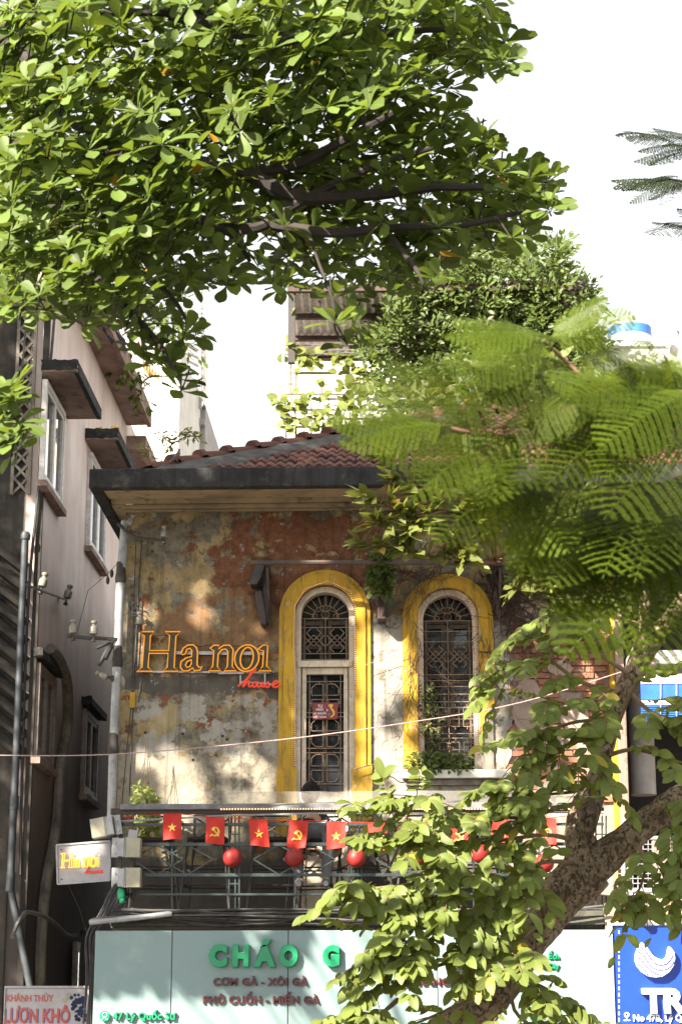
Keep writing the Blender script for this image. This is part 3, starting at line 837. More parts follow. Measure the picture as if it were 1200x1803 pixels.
# --- awning rail on its brackets, old timber bracket at its left end
rail = thing('awning_rail', 'rusty awning rail running across the wall just above the yellow arches', 'rail', tuple(P(660, 990, 19.6)))
YA = 19.55
b = MB(); b.tube([P(440, 991, YA), P(560, 990, YA), P(900, 992, YA)], .024, 8); b.build('pipe', M['awnpipe'], rail, True)
for px in (470, 672, 880):
    q = P(px, 992, YA); b = MB(); b.bar(q, (q.x, YF - .002, q.z - .02), .03); b.bar((q.x, YF - .03, q.z - .42), (q.x, YA + .03, q.z - .03), .024)
    b.build('bracket', M['awnpipe'], rail)
br = thing('timber_bracket', 'charred carved timber bracket below the left end of the awning rail', 'bracket', tuple(P(460, 1040, 19.9)))
def slab(b, pts, w_, y0, y1):
    L, Rr = [], []
    for px, py, ww in pts:
        L.append((fx(px - ww, py), fz(py))); Rr.append((fx(px + ww, py), fz(py)))
    b.prism([L + Rr[::-1]], y0, y1)
b = MB(); slab(b, [(462, 994, 7), (459, 1010, 9), (454, 1025, 9), (449, 1038, 6)], 0, YF - .26, YF - .05); b.build('upper_scroll', M['iron'], br, bevel=.01)
b = MB(); slab(b, [(457, 1044, 6), (459, 1062, 7), (463, 1085, 7), (466, 1105, 5)], 0, YF - .17, YF - .012); b.build('lower_scroll', M['darkwood'], br, bevel=.012)
b = MB(); slab(b, [(470, 1000, 6), (469, 1040, 5), (468, 1070, 5), (470, 1100, 3)], 0, YF - .10, YF - .004); b.build('back_plate', M['iron'], br, bevel=.006)
# corbel stump between the windows
tag(MB().box(fx(666), fx(680), YF - .22, YF - .001, fz(1098), fz(1055)).build('corbel_stump', M['darkwood'], None, bevel=.008), 'sawn-off dark timber stump sticking out of the wall between the two arches', 'corbel')
# ---------------------------------------------------------------- drainpipe, insulators, wires on the house corner
dp = thing('drainpipe', 'grey drainpipe with dark tarred joints down the left corner of the old house', 'drainpipe', tuple(P(205, 1450, 19.9)))
YD = 19.86
pt = [(221, 918), (213, 1010), (207, 1158), (200, 1312), (196, 1460)]
for i in range(4):
    a, e = P(*pt[i], YD), P(*pt[i + 1], YD)
    b = MB(); b.tube([a, e], .046, 12); b.build('pipe_length', M['pvc'], dp, True)
    b = MB(); b.lathe([(.05, 0), (.058, .02), (.058, .07), (.05, .11), (.047, .22)], e - Vector((0, 0, .10)), 12); b.build('tarred_joint', M['joint'], dp, True)
pw = thing('downpipe', 'thin dark cable conduit running down beside the grey drainpipe on the old house', 'pipe', tuple(P(238, 1400, 19.95)))
b = MB(); b.tube([P(250, 945, 19.93), P(243, 1060, 19.95), P(236, 1200, 19.96), P(228, 1400, 19.96)], .007, 5)
b.tube([P(240, 945, 19.93), P(236, 1050, 19.95), P(232, 1230, 19.96), P(214, 1420, 19.96)], .005, 5); b.build('cable_run', M['cable'], pw)
b = MB()
for i in range(4): circ(b, (P(237, 1072, 19.94).x + RND.uniform(-.02, .02), P(237, 1072, 19.94).z + RND.uniform(-.04, .03)), .035 + .008 * i, 19.93 - .004 * i, 0, 330, 12, .004)
b.build('wire_coil', M['cable'], pw)
MB().obox(P(234, 1233, 19.955), (.055, .05, .16)).build('junction_box', M['yellow'], pw, bevel=.006)
def insulator(parent, p, s=1.0, tilt=0, mat='porcelain', pin=True):
    rot = Matrix.Rotation(R(tilt), 3, 'Y')
    b = MB(); b.lathe([(.030 * s, 0), (.045 * s, .012 * s), (.045 * s, .075 * s), (.034 * s, .095 * s), (.022 * s, .105 * s), (.022 * s, .118 * s), (.034 * s, .128 * s), (.034 * s, .150 * s), (.018 * s, .160 * s)], p, 12, rot)
    o = b.build('insulator', M[mat], parent, True)
    if pin: b = MB(); b.tube([p - rot @ Vector((0, 0, .06 * s)), p], .012 * s, 6); b.lathe([(.024 * s, -.075 * s), (.024 * s, -.05 * s)], p, 8, rot); b.build('pin', M['iron'], o)
ib = thing('insulator_bracket', 'curved iron arm with two white insulators near the top of the drainpipe', 'bracket', tuple(P(215, 940, 19.9)), 'insulator brackets')
b = MB(); b.tube([P(208, 922, YD - .05), P(225, 938, 19.72), P(243, 947, 19.68), P(290, 952, 19.66)], .018, 6); b.tube([P(286, 947, 19.66), P(286, 962, 19.66)], .012, 6); b.build('arm', M['iron'], ib, True)
insulator(ib, P(226, 926, 19.72), .8, 25); insulator(ib, P(289, 947, 19.66), .8)
ib = thing('insulator_bracket', 'iron arm with two insulators and dangling black clamps, left of the drainpipe', 'bracket', tuple(P(205, 1127, 19.8)), 'insulator brackets')
b = MB(); b.bar(P(118, 1120, 19.6), P(163, 1124, 19.7), .03); b.bar(P(160, 1123, 19.7), P(208, 1126, 19.84), .045, .03); b.build('arm', M['iron'], ib)
insulator(ib, P(129, 1116, 19.6), .95); insulator(ib, P(165, 1118, 19.68), .95)
for a, e, r in (((200, 1128), (174, 1172), .03), ((196, 1130), (170, 1142), .02), ((198, 1130), (185, 1160), .035)):
    b = MB(); p, q = P(*a, 19.75), P(*e, 19.7); b.tube([p, lerp(p, q, .3), q], [r * .3, r, r * .8], 6); b.build('clamp', M['cable'], ib)
si = thing('wall_insulator', 'single tilted white insulator low on the left side of the drainpipe', 'insulator', tuple(P(195, 1196, 19.8)), 'single insulators')
insulator(si, P(190, 1193, 19.75), .85, -65)
MB().tube([P(190, 1193, 19.75), P(204, 1190, 19.86)], .011, 6).build('hook', M['iron'], si)
si = thing('wall_insulator', 'grey insulator standing on the wall just above the letter H', 'insulator', tuple(P(246, 1104, 19.9)), 'single insulators')
insulator(si, P(246, 1101, 19.9), .9); MB().tube([P(246, 1104, 19.9), P(246, 1106, 20)], .012, 6).build('hook', M['iron'], si)

# ---------------------------------------------------------------- neon sign on the wall
YS = 19.925
CR = lambda cx_, cy_: P(200 + cx_ / 3.75, 1050 + cy_ / 3.7514, YS)
ns = thing('neon_wall_sign', 'large amber outlined neon lettering Ha noi with red script house on the wall', 'neon sign', tuple(P(370, 1190, YF)))
LET = dict(
    H=[[(165, 235), (268, 235), (245, 262), (239, 360), (366, 360), (372, 262), (342, 235), (442, 235), (413, 265), (401, 470), (428, 497), (328, 497), (355, 470), (362, 378), (236, 378), (229, 470), (260, 497), (155, 497), (190, 470), (206, 262)]],
    a=[[(447, 380), (460, 345), (490, 324), (525, 321), (548, 340), (556, 370), (552, 455), (566, 472), (585, 465), (572, 490), (535, 493), (522, 474), (495, 494), (460, 494), (442, 470), (447, 432), (480, 408), (516, 400), (518, 360), (505, 345), (485, 352), (475, 382), (455, 387)], [(515, 420), (488, 432), (476, 455), (484, 472), (505, 464), (515, 445)]],
    n=[[(638, 345), (662, 325), (697, 325), (694, 350), (727, 325), (768, 325), (790, 352), (784, 465), (812, 494), (730, 494), (752, 465), (756, 365), (740, 350), (715, 355), (692, 382), (686, 465), (708, 494), (628, 494), (655, 465), (663, 360)]],
    o=[[(880 + 80 * math.cos(t) + 6 * math.sin(t), 410 - 88 * math.sin(t)) for t in [2 * math.pi * i / 26 for i in range(26)]], [(880 + 42 * math.cos(t) + 8 * math.sin(t), 410 - 72 * math.sin(t)) for t in [2 * math.pi * i / 22 for i in range(22)]]],
    i=[[(953, 352), (985, 325), (1018, 325), (1011, 462), (1042, 494), (958, 494), (984, 465), (990, 362)]])
for k, loops in LET.items():
    b = MB(); b.prism([[(CR(*p).x, CR(*p).z) for p in l] for l in loops], YS, YS + .02)
    f = b.build('letter', M['neonface'], ns)
    for l in loops:
        pts = [CR(*p) + Vector((0, -.012, 0)) for p in l]
        tb = MB(); tb.tube(pts + pts[:2], .0078, 6, cap=False); tb.build('neon_tube', M['neon'], f, True, sharp=80)
for l in ([(820, 598), (850, 578), (885, 545), (918, 508), (938, 490), (925, 492), (890, 540), (855, 603), (878, 576), (898, 566), (893, 590), (905, 600), (922, 586)],
          [(945, 570), (926, 575), (918, 593), (932, 602), (946, 588), (945, 570), (958, 574)], [(958, 574), (950, 597), (966, 600), (986, 570), (980, 596), (992, 600), (1004, 588)],
          [(1004, 588), (1024, 568), (1020, 580), (1030, 595), (1018, 604), (1000, 598)], [(1040, 592), (1070, 582), (1086, 570), (1074, 561), (1055, 578), (1056, 600), (1078, 603), (1106, 588)]):
    tb = MB(); tb.tube(spline([CR(*p) + Vector((0, -.03, 0)) for p in l], 4), .0105, 6); tb.build('script_letter', M['neonred'], ns, True)
b = MB()
for a, e in (((190, 494), (1060, 500)), ((410, 364), (1000, 368)), ((410, 374), (1000, 378))):
    b.bar(CR(*a) + Vector((0, .035, 0)), CR(*e) + Vector((0, .035, 0)), .018)
for a, e in (((835, 500), (835, 580)), ((997, 500), (997, 590)), ((835, 560), (1040, 575))): b.bar(CR(*a) + Vector((0, .036, 0)), CR(*e) + Vector((0, .036, 0)), .014)
for c_ in ((300, 496), (610, 497), (1000, 499), (500, 370), (840, 372)): p = CR(*c_); b.bar(p + Vector((0, .03, 0)), (p.x, YF, p.z), .014)
b.build('support_frame', M['steel'], ns)
b = MB(); b.tube(spline([CR(268, 262), CR(350, 258), CR(450, 285), CR(560, 330), CR(650, 322), CR(900, 330), CR(1010, 322)], 5), .004, 4)
b.tube(spline([CR(1030, 500), CR(1060, 508), CR(1070, 520), CR(1055, 528), CR(1040, 520)], 5), .006, 4); b.tube([CR(195, 500), CR(190, 560), CR(165, 700)], .008, 5); b.build('feed_wire', M['cable'], ns)
b = MB()                                               # small hook-up box by the first letter
b.obox(CR(775, 506) + Vector((0, .02, 0)), (.26, .04, .018)); b.build('transformer', M['signwhite'], ns)

# ---------------------------------------------------------------- placard on the door
pq = thing('placard', 'small dark red placard with a yellow map hanging on the door grille', 'placard', tuple(P(572, 1252, 20.07)))
YP = 20.06
a, e = P(550.5, 1266.5, YP), P(594.5, 1237, YP)
MB().box(a.x, e.x, YP, YP + .012, a.z, e.z).build('panel', M['poster'], pq, bevel=.003)
for t, x, y, s in (('TỰ', 563.5, 1245.5, .038), ('HÀO', 562.5, 1251.3, .034), ('LÀ NGƯỜI', 562.5, 1257.8, .028), ('VIỆT NAM', 562.5, 1264, .029)):
    text(t, P(x, y, YP - .002), s, M['white'], 'lettering', pq, extrude=.0015, offset=.0006)
b = MB(); q = lambda x, y: (P(500 + x / 7.21, 1170 + y / 7.212, YP).x, P(500 + x / 7.21, 1170 + y / 7.212, YP).z)
b.prism([[q(*p) for p in ((560, 515), (590, 503), (622, 512), (618, 535), (600, 545), (622, 570), (642, 600), (640, 640), (612, 665), (585, 678), (590, 660), (618, 640), (622, 610), (602, 580), (585, 552), (572, 535))]], YP - .004, YP - .0005); b.build('map_emblem', M['flagyellow'], pq)
for pts, mt in ((((515, 535), (540, 545), (535, 556), (518, 548)), 'blueshade'), (((545, 575), (580, 572), (585, 585), (548, 590)), 'blueshade'), (((545, 630), (575, 615), (585, 640), (555, 655)), 'green'), (((540, 565), (550, 565), (550, 595), (540, 595)), 'white')):
    MB().prism([[q(*p) for p in pts]], YP - .003, YP - .0005).build('print_motif', M[mt], pq)
b = MB()
for s in (-1, 1): b.tube([P(572.5, 1222, 20.07), P(572.5 + s * 7, 1237, YP + .004)], .0025, 4)
b.build('string', M['grille'], pq)

# ---------------------------------------------------------------- balcony
YB = 19.0
slabz = (P(600, 1634, YB).z, ZFLOOR)
bal = thing('balcony_slab', 'dark mossy concrete balcony ledge above the pale shop sign', 'balcony', (-.3, 19.5, slabz[0]))
XB0, XB1 = P(196, 1600, YB).x, P(1062, 1600, YB).x
b = MB(); b.box(XB0, XB1, YB, YF - .002, *slabz); b.box(XB0, XB1, YB - .05, YB - .001, slabz[0] + .02, slabz[0] + .10); b.build('ledge', M['mossy'], bal, bevel=.012)
rl = thing('balcony_railing', 'green-grey iron balcony railing with diamond lattice hung with flags and lanterns', 'railing', (-.3, YB, ZFLOOR))
def hb(py, r, y=YB, x0=206, x1=1062): return P(x0, py, y), P(x1, py, y), r
for py, r, x0 in ((1452, .015, 210), (1487, .018, 205), (1541, .017, 205), (1575, .011, 205)):
    b = MB(); b.bar(P(x0, py, YB + .03), P(1062, py - 1, YB + .03), r * 2, r * 1.7); b.build('rail', M['railpaint'], rl)
for i in range(5):
    c = 303 + 215 * i
    if c - 80 > 1040: break
    for sx in (-1, 1):
        b = MB(); q = [P(c + sx * x, y, YB + .035 + .012 * (sx > 0)) for x, y in ((72, 1513), (27, 1488), (-20, 1513), (27, 1540))]
        for k in range(4): b.bar(q[k], q[(k + 1) % 4], .016, .012)
        b.build('lattice_diamond', M['railpaint'], rl)
    for x, y0, y1 in ((c, 1488, 1600), (c + 100, 1436, 1600), (c + 111, 1436, 1600), (c + 118, 1436, 1600)):
        b = MB(); b.bar(P(x, y1, YB + .05), P(x, y0, YB + .05), .014); b.build('post', M['railpaint'], rl)
    b = MB()
    for y in (1469, 1556): b.bar(P(c + 100, y, YB + .05), P(c + 118, y, YB + .05), .012)
    b.build('rung', M['railpaint'], rl)
b = MB(); b.bar(P(196, 1429, YB + .02), P(1062, 1424, YB + .02), .05, .055); b.build('top_beam', M['darkwood'], rl)
b = MB(); b.tube([P(196, 1447, YB - .01), P(400, 1436, YB - .02), P(560, 1432, YB - .02), P(720, 1432, YB - .02), P(1062, 1430, YB - .02)], .010, 6); b.build('pale_tube', M['pvc'], rl)
bar_ = thing('bar_counter', 'long grey plank counter laid along the top of the balcony railing', 'counter', tuple(P(600, 1420, YB)))
cz0, cz1 = P(600, 1424, YB - .05).z, P(600, 1414, YB - .05).z
MB().box(P(213, 1420, YB).x, P(1062, 1420, YB).x, YB - .05, YB + .28, cz0, cz1).build('plank', M['plank'], bar_, bevel=.005)
led_string([(P(x, 1422.5, YB - .03).x, P(x, 1425.5 if x < 450 else 1425, YB - .03).z) for x in (390, 500, 650, 800, 930, 1050)], YB - .062, bar_, pitch=.026, r=.007)
MB().box(P(390, 1400, YB).x, P(1010, 1400, YB).x, YB + .10, YB + .108, cz1 + .001, P(600, 1393, YB + .1).z).build('clear_screen', M['acrylic'], bar_)

# chairs
def chair_parts(root, mat):
    sw, sd, hs_, hb_ = .185, .18, .69, .95
    b = MB(); b.box(-sw, sw, -sd, sd, hs_ - .02, hs_ + .015); b.build('seat', M['darkwood'], root, bevel=.012)
    for sx in (-1, 1):
        for sy in (-1, 1):
            b = MB(); b.tube([(sx * (sw + .055), sy * (sd + .04), 0), (sx * (sw - .01), sy * (sd - .01), hs_ - .02)], .0125, 6); b.build('leg', mat, root, True)
    for sx in (-1, 1):
        b = MB(); b.tube([(sx * (sw - .01), sd - .01, hs_), (sx * (sw - .0), sd + .05, hb_)], .0115, 6); b.build('back_upright', mat, root, True)
    b = MB()
    for sx in (-1, 1): b.tube([(sx * (sw - .02), sd + .002, hs_ + .015), (-sx * (sw - .02), sd + .045, hb_ - .03)], .0095, 6)
    b.build('cross_back', mat, root)
    b = MB(); b.tube([(-sw, sd + .05, hb_), (sw, sd + .05, hb_)], .012, 6); b.build('top_rail', mat, root)
    b = MB(); k = .035
    for z_ in (.24, .42):
        f = 1 - z_ / hs_; x, y = sw - .01 + .065 * f, sd - .01 + .05 * f
        b.tube([(-x, -y, z_), (x, -y, z_), (x, y, z_), (-x, y, z_), (-x, -y, z_)], .0085, 5)
    b.build('footrest', mat, root)
    b = MB()
    for sx in (-1, 1):
        b.tube([(sx * sw * .98, -sd, hs_ - .16), (sx * sw * .9, -sd, hs_ - .06), (sx * sw * .62, -sd, hs_ - .025)], .009, 5); b.tube([(sx * sw * .98, sd, hs_ - .16), (sx * sw * .9, sd, hs_ - .06), (sx * sw * .62, sd, hs_ - .025)], .009, 5)
    b.build('brace', mat, root)
c0 = thing('bar_chair', '', 'chair', (0, 0, 0), 'black bar chairs on the balcony'); chair_parts(c0, M['iron'])
spots = [(268, 19.50, 12, 'black bar chair at the far left end of the balcony behind the first star flag'), (366, 19.42, -4, 'black bar chair behind the leftmost hammer and sickle flag'),
         (478, 19.48, 6, 'black bar chair just left of the seated person'), (556, 19.62, -14, 'black bar chair the person sits on'), (640, 19.45, 18, 'black bar chair just right of the seated person'),
         (745, 19.5, -8, 'black bar chair below the arched window behind the leaves'), (850, 19.42, 5, 'black bar chair with its cross back below the right end of the window')]
for i, (px, Y, a, lb) in enumerate(spots):
    o = c0 if i == 0 else copy_tree(c0)
    o['label'] = lb; o.location = (P(px, 1590, Y).x, Y, ZFLOOR + .002); o.rotation_euler = (0, 0, R(a + (180 if i in (99,) else 0)))

# flags and lanterns
def star(c, r): return [(c[0] + (r if i % 2 == 0 else r * .40) * math.sin(math.pi * i / 5), c[1] + (r if i % 2 == 0 else r * .40) * math.cos(math.pi * i / 5)) for i in range(10)]
def cloth(w_, h, seed):
    rr = random.Random(seed); ph = rr.uniform(0, 6); am = rr.uniform(.010, .028); sk = rr.uniform(-.10, .10)
    f = lambda u, v: Vector((u * w_ + sk * v * h + .012 * v * v * math.sin(ph), am * math.sin(ph + u * 5 + v * 3) * (v + .15) - .02 * v * v, -v * h + .006 * math.sin(ph + u * 3) * v))
    return f
YFl = YB - .045
def flag(px, py, kind, seed, lab):
    t = thing('flag', lab, 'flag', tuple(P(px, py, YFl)), 'red flags strung along the railing')
    w_, h = 33 * mpp(YFl, 1450), 47 * mpp(YFl, 1450); f = cloth(w_, h, seed); o = ORG[t]
    nu, nv = 6, 9; b = MB(); vs = []
    for dy in (0, .002):
        vs += [o + f(i / nu - .5, j / nv) + Vector((0, dy, 0)) for j in range(nv + 1) for i in range(nu + 1)]
    n = nu + 1; k = n * (nv + 1)
    fs = [(j * n + i, j * n + i + 1, (j + 1) * n + i + 1, (j + 1) * n + i) for j in range(nv) for i in range(nu)]
    fs += [tuple(k + q_ for q_ in reversed(x)) for x in fs]
    b.add(vs, fs); b.build('cloth', M['red'], t, True)
    c = (0, -.54 * h); loops = []
    if kind == 's': loops = [star(c, .047)]
    else:
        rr = .045; ang = [R(a) for a in range(-125, 105, 15)]
        out = [(c[0] + rr * math.cos(a), c[1] + rr * math.sin(a)) for a in ang]; inn = [(c[0] - .008 + rr * .74 * math.cos(a), c[1] + .004 + rr * .78 * math.sin(a)) for a in ang[1:-1]]
        loops = [out + inn[::-1], [(c[0] - .052, c[1] - .044), (c[0] - .042, c[1] - .052), (c[0] - .018, c[1] - .030), (c[0] - .028, c[1] - .02)],
                 [(c[0] - .036, c[1] + .022), (c[0] - .012, c[1] + .046), (c[0] + .004, c[1] + .03), (c[0] - .006, c[1] + .02), (c[0] + .042, c[1] - .034), (c[0] + .03, c[1] - .044), (c[0] - .014, c[1] + .012), (c[0] - .022, c[1] + .006)]]
    b = MB()
    for li, l in enumerate(loops):
        tri = tessellate_polygon([[Vector((p[0], 0, p[1])) for p in l]])
        m = len(l); pts = [o + f(p[0] / w_, -p[1] / h) + Vector((0, -.0045 - .0008 * li, 0)) for p in l]
        b.add(pts, [tuple(x) for x in tri])
    b.build('emblem', M['flagyellow'], t)
    return t
FL = [(304, 1432, 's'), (379, 1439, 'h'), (454, 1443, 's'), (526, 1445, 'h'), (592, 1447, 's'), (664, 1449, 'h'), (735, 1447, 's'), (806, 1446, 'h'), (879, 1442, 's'), (962, 1441, 'h'), (1018, 1434, 's')]
names = ['leftmost red flag with a yellow star on the railing', 'leftmost red flag with a yellow hammer and sickle', 'red star flag above the gap between the two leftmost lanterns', 'red hammer and sickle flag in front of the seated person',
         'red star flag just left of the green leaves, by the person\'s arm', 'red hammer and sickle flag half hidden by the tips of the leaves', 'red star flag hanging behind leaves below the arched window', 'dark red flag in shade behind leaves, right of the star flag',
         'red flag behind the leaves under the window\'s right edge', 'red flag behind the leaves left of the tree trunk', 'rightmost red flag, close against the tree trunk']
for i, ((x, y, k), lb) in enumerate(zip(FL, names)): flag(x, y, k, i * 7 + 3, lb)
st = MB(); st.tube([P(200, 1440, YFl)] + [P(x, y, YFl) for x, y, k in FL] + [P(1062, 1432, YFl)], .0035, 4)
tag(st.build('flag_string', M['red']), 'thin red string that carries the flags along the railing', 'string')
def lantern(px, py, lab):
    t = thing('paper_lantern', lab, 'lantern', tuple(P(px, py, YB - .06)), 'red lanterns under the railing')
    o = ORG[t]; r = 17 * mpp(YB, 1510); pr = []
    for i in range(25):
        a = math.pi * (.06 + .88 * i / 24); pr.append((r * math.sin(a) * (1.0 if i % 2 else .95), -r * math.cos(a) * .98))
    MB().lathe(pr, o, 20).build('shade', M['lantern'], t, True, sharp=80)
    for z_ in (-r, r - .012): MB().lathe([(r * .24, 0), (r * .24, .014)], o + Vector((0, 0, z_)), 12).build('cap_ring', M['darkwood'], t)
    MB().tube([o + Vector((0, 0, r)), P(px, 1487, YB)], .003, 4).build('hanger', M['cable'], t)
for x, y, lb in ((409, 1510, 'leftmost round red lantern hanging under the railing'), (518, 1510, 'round red lantern hanging below the hammer and sickle flag in front of the person'), (627, 1511, 'round red lantern at the left tip of the green leaves'),
                 (736, 1508, 'round red lantern mostly hidden in leaves below the window'), (845, 1503, 'round red lantern peeping out of leaves in the middle of the tree'), (958, 1520, 'rightmost round red lantern close to the tree trunk')): lantern(x, y, lb)

# floodlights at the left end of the railing
def flood(px, py, tilt, lab, swap=False):
    t = thing('floodlight', lab, 'floodlight', tuple(P(px, py, YB - .1)), 'floodlights on the left end of the balcony')
    o = ORG[t]; m = mpp(YB - .1, 1500); rot = Matrix.Rotation(R(tilt), 3, 'Y'); sg = -1 if swap else 1
    def bx(name, dx, dz, wx, wy, wz, mat, dy=0, bev=.004): b = MB(); b.obox(o + rot @ Vector((sg * dx * m, dy, dz * m)), (wx * m, wy, wz * m), rot); return b.build(name, M[mat], t, bevel=bev)
    bx('lens_panel', 14, 0, 25, .13, 34, 'beige'); bx('housing', -7, 0, 12, .12, 32, 'castalu')
    for k in range(3): bx('fin', -3 + k * 3.2, 0, 1.3, .125, 35, 'castalu', -.002, 0)
    bx('mounting_plate', -20, 1, 12, .03, 35, 'castalu', .03)
    b = MB()
    for dz in (-9, 9): b.lathe([(.01, 0), (.01, .012)], o + rot @ Vector((sg * -20 * m, .0, dz * m)), 8, Matrix.Rotation(R(90), 3, 'X'))
    b.build('bolt', M['steel'], t)
flood(222, 1493, 1, 'middle beige floodlight of the three at the left end of the railing')
flood(222, 1546, 0, 'lowest beige floodlight of the three at the left end of the railing')
flood(188, 1456, -10, 'tilted top floodlight facing left at the end of the railing', True)
b = MB(); b.bar(P(210, 1570, YB + .02), P(214, 1425, YB + .02), .035); b.bar(P(232, 1600, YB), P(234, 1430, YB), .02)
tag(b.build('lamp_post', M['iron']), 'thin iron upright that carries the floodlights at the balcony corner', 'post', kind=None)
b = MB(); o = P(234, 1469, YB - .02); b.obox(o, (.08, .06, .08), Matrix.Rotation(R(8), 3, 'Y')); b.obox(o + Vector((.045, -.002, .008)), (.012, .065, .10), Matrix.Rotation(R(8), 3, 'Y'))
tag(b.build('meter_box', M['signwhite'], None, bevel=.004), 'tiny pale plastic box resting on the middle floodlight', 'box')

# ---------------------------------------------------------------- small hanging sign with yellow neon
YH = 19.25
hsn = thing('hanging_sign', 'small white hanging board with glowing yellow Hanoi and red house script', 'sign', tuple(P(143, 1522, YH)))
q = [P(100, 1488, YH), P(194, 1481, YH - .06), P(194, 1550, YH - .06), P(102, 1557, YH)]
b = MB(); b.add(q + [p + Vector((0, .05, 0)) for p in q], [(0, 3, 2, 1), (4, 5, 6, 7), (0, 1, 5, 4), (1, 2, 6, 5), (2, 3, 7, 6), (3, 0, 4, 7)]); b.build('panel', M['signwhite'], hsn, bevel=.004)
b = MB()
for i in range(4): b.bar(q[i] + Vector((0, -.006, 0)), q[(i + 1) % 4] + Vector((0, -.006, 0)), .016)
b.build('edge_frame', M['castalu'], hsn)
xs_, xe = 106.5, 178
KS = (178 - 106.5) / (1042 - 155)
CH = lambda x, y: P(106.5 + (x - 155) * KS, 1528 - (497 - y) * KS * 1.18 - (x - 155) * KS * .03, YH - .045)
for k, loops in LET.items():
    for l in loops:
        pts = [CH(x - (70 if k == 'n' else 60 if k in 'oi' else 0) * 0, y) for x, y in l]
        tb = MB(); tb.tube(pts + pts[:2], .0042, 5, cap=False); tb.build('neon_letter', M['neonlit'], hsn)
tb = MB(); tb.sph(CH(1005, 285), .009, 8, 6); tb.build('neon_dot', M['neonlit'], hsn)
for l in ([(150, 537), (154, 532), (158, 526), (156, 528), (152, 538), (156, 533), (158, 537)], [(162, 533), (160, 536), (163, 537), (164, 534), (162, 533)], [(166, 533), (166, 537), (170, 533), (170, 537)], [(175, 532), (173, 534), (175, 536), (172, 537)], [(178, 536), (181, 533), (178, 533), (178, 537), (182, 536)]):
    tb = MB(); tb.tube(spline([P(x, y + 1000, YH - .05) for x, y in l], 3), .006, 5); tb.build('script_letter', M['neonred'], hsn)
b = MB(); b.tube([P(150, 1484, YH), P(190, 1478, YH + .2)], .01, 5); b.tube([P(120, 1557, YH), P(140, 1600, YH + .2), P(152, 1640, YH + .3)], .004, 4); b.build('hanger', M['iron'], hsn)
for x, y in ((108, 1496), (109, 1548), (146, 1486), (148, 1552)): MB().lathe([(.008, 0), (.008, .01)], P(x, y, YH - .02), 8, Matrix.Rotation(R(90), 3, 'X')).build('bolt', M['iron'], hsn)

# ---------------------------------------------------------------- shop sign
YC = 18.84
sg = thing('shop_sign', 'wide pale aqua shop board with green and maroon lettering under the balcony', 'sign', tuple(P(620, 1790, YC)))
a, e = P(160, 1905, YC), P(1079, 1637, YC)
xs_ = [a.x, P(302, 1720, YC).x, P(507, 1720, YC).x, P(770, 1720, YC).x, e.x]
for i in range(4): MB().box(xs_[i] + (.004 if i else 0), xs_[i + 1] - .004, YC, YC + .06, a.z, e.z).build('sign_panel', M['board'], sg, bevel=.003)
b = MB(); b.box(a.x + .01, e.x - .01, YC + .02, YC + .07, a.z, e.z - .01); b.build('seam_backing', M['seam'], sg)
def put(txt, px, py, h, mat, name, ex=.02, off=.0, bev=0, sx=1.0, Y=None, al='CENTER', sp=1.0, par=None):
    Y = YC if Y is None else Y; m = mpp(Y, py)
    o = text(txt, P(px, py, Y - ex - bev - .001), h * m / .72, mat, name, par or sg, extrude=ex, offset=off, bevel=bev, sx=sx, align=al, space=sp)
    if len(txt) > 4: o['kind'] = 'stuff'
    return o
for t, px, h in (('C', 384, 35), ('H', 424, 35), ('Á', 466, 35), ('O', 508, 35)): put(t, px, 1699, h * .95, M['green'], 'letter', .025, .014, .006, dict(C=.92, H=.86, O=.82).get(t, .94))
put('G', 583, 1699, 32, M['green'], 'letter', .025, .014, .006, .86)
for t, px in (('N', 812), ('G', 852)): put(t, px, 1699, 32, M['green'], 'letter', .025, .014, .006, .86)
put('CƠM GÀ - XÔI GÀ', 458, 1735, 13, M['maroon'], 'menu_line', .012, .0032, sx=1.06, sp=1.06)
put('PHỞ CUỐN - MIẾN GÀ', 459, 1767, 13, M['maroon'], 'menu_line', .012, .0032, sx=1.06, sp=1.06)
put('TRẮNG', 757, 1735, 13, M['maroon'], 'menu_line', .012, .0032, sx=1.06, sp=1.06)
put('47 Lý Quốc Sư', 254, 1795, 12.5, M['green'], 'address_line', .018, .0025, sx=.98, sp=1.06)
put('Ếch', 974, 1688, 9, M['green'], 'dish_line', .012, .002); put('Cây', 973, 1705, 9, M['green'], 'dish_line', .012, .002)
put('1 262', 1020, 1798, 13, M['green'], 'phone_line', .018, .0025)
def disc(b, px, py, r, Y, d): p = P(px, py, Y); b.lathe([(r * mpp(Y, py), 0), (r * mpp(Y, py), d)], p, 20, Matrix.Rotation(R(90), 3, 'X'))
b = MB(); disc(b, 185, 1789, 9, YC, .035); ic = b.build('location_badge', M['green'], sg, True)
b = MB(); p = P(185, 1787, YC - .037); b.tube([p + Vector((.022 * math.cos(t), 0, .022 * math.sin(t))) for t in [2 * math.pi * i / 12 for i in range(13)]], .006, 5); b.tube([p + Vector((-.03, 0, -.045)), p + Vector((0, 0, -.026)), p + Vector((.03, 0, -.045))], .005, 5); b.build('pin_icon', M['board'], ic)
b = MB(); disc(b, 940, 1790, 9, YC, .035); ic = b.build('phone_badge', M['green'], sg, True)
b = MB(); p = P(940, 1790, YC - .037); b.tube([p + Vector((-.022, 0, .022)), p + Vector((-.012, 0, -.01)), p + Vector((.022, 0, -.024))], .008, 5); b.build('handset_icon', M['board'], ic)

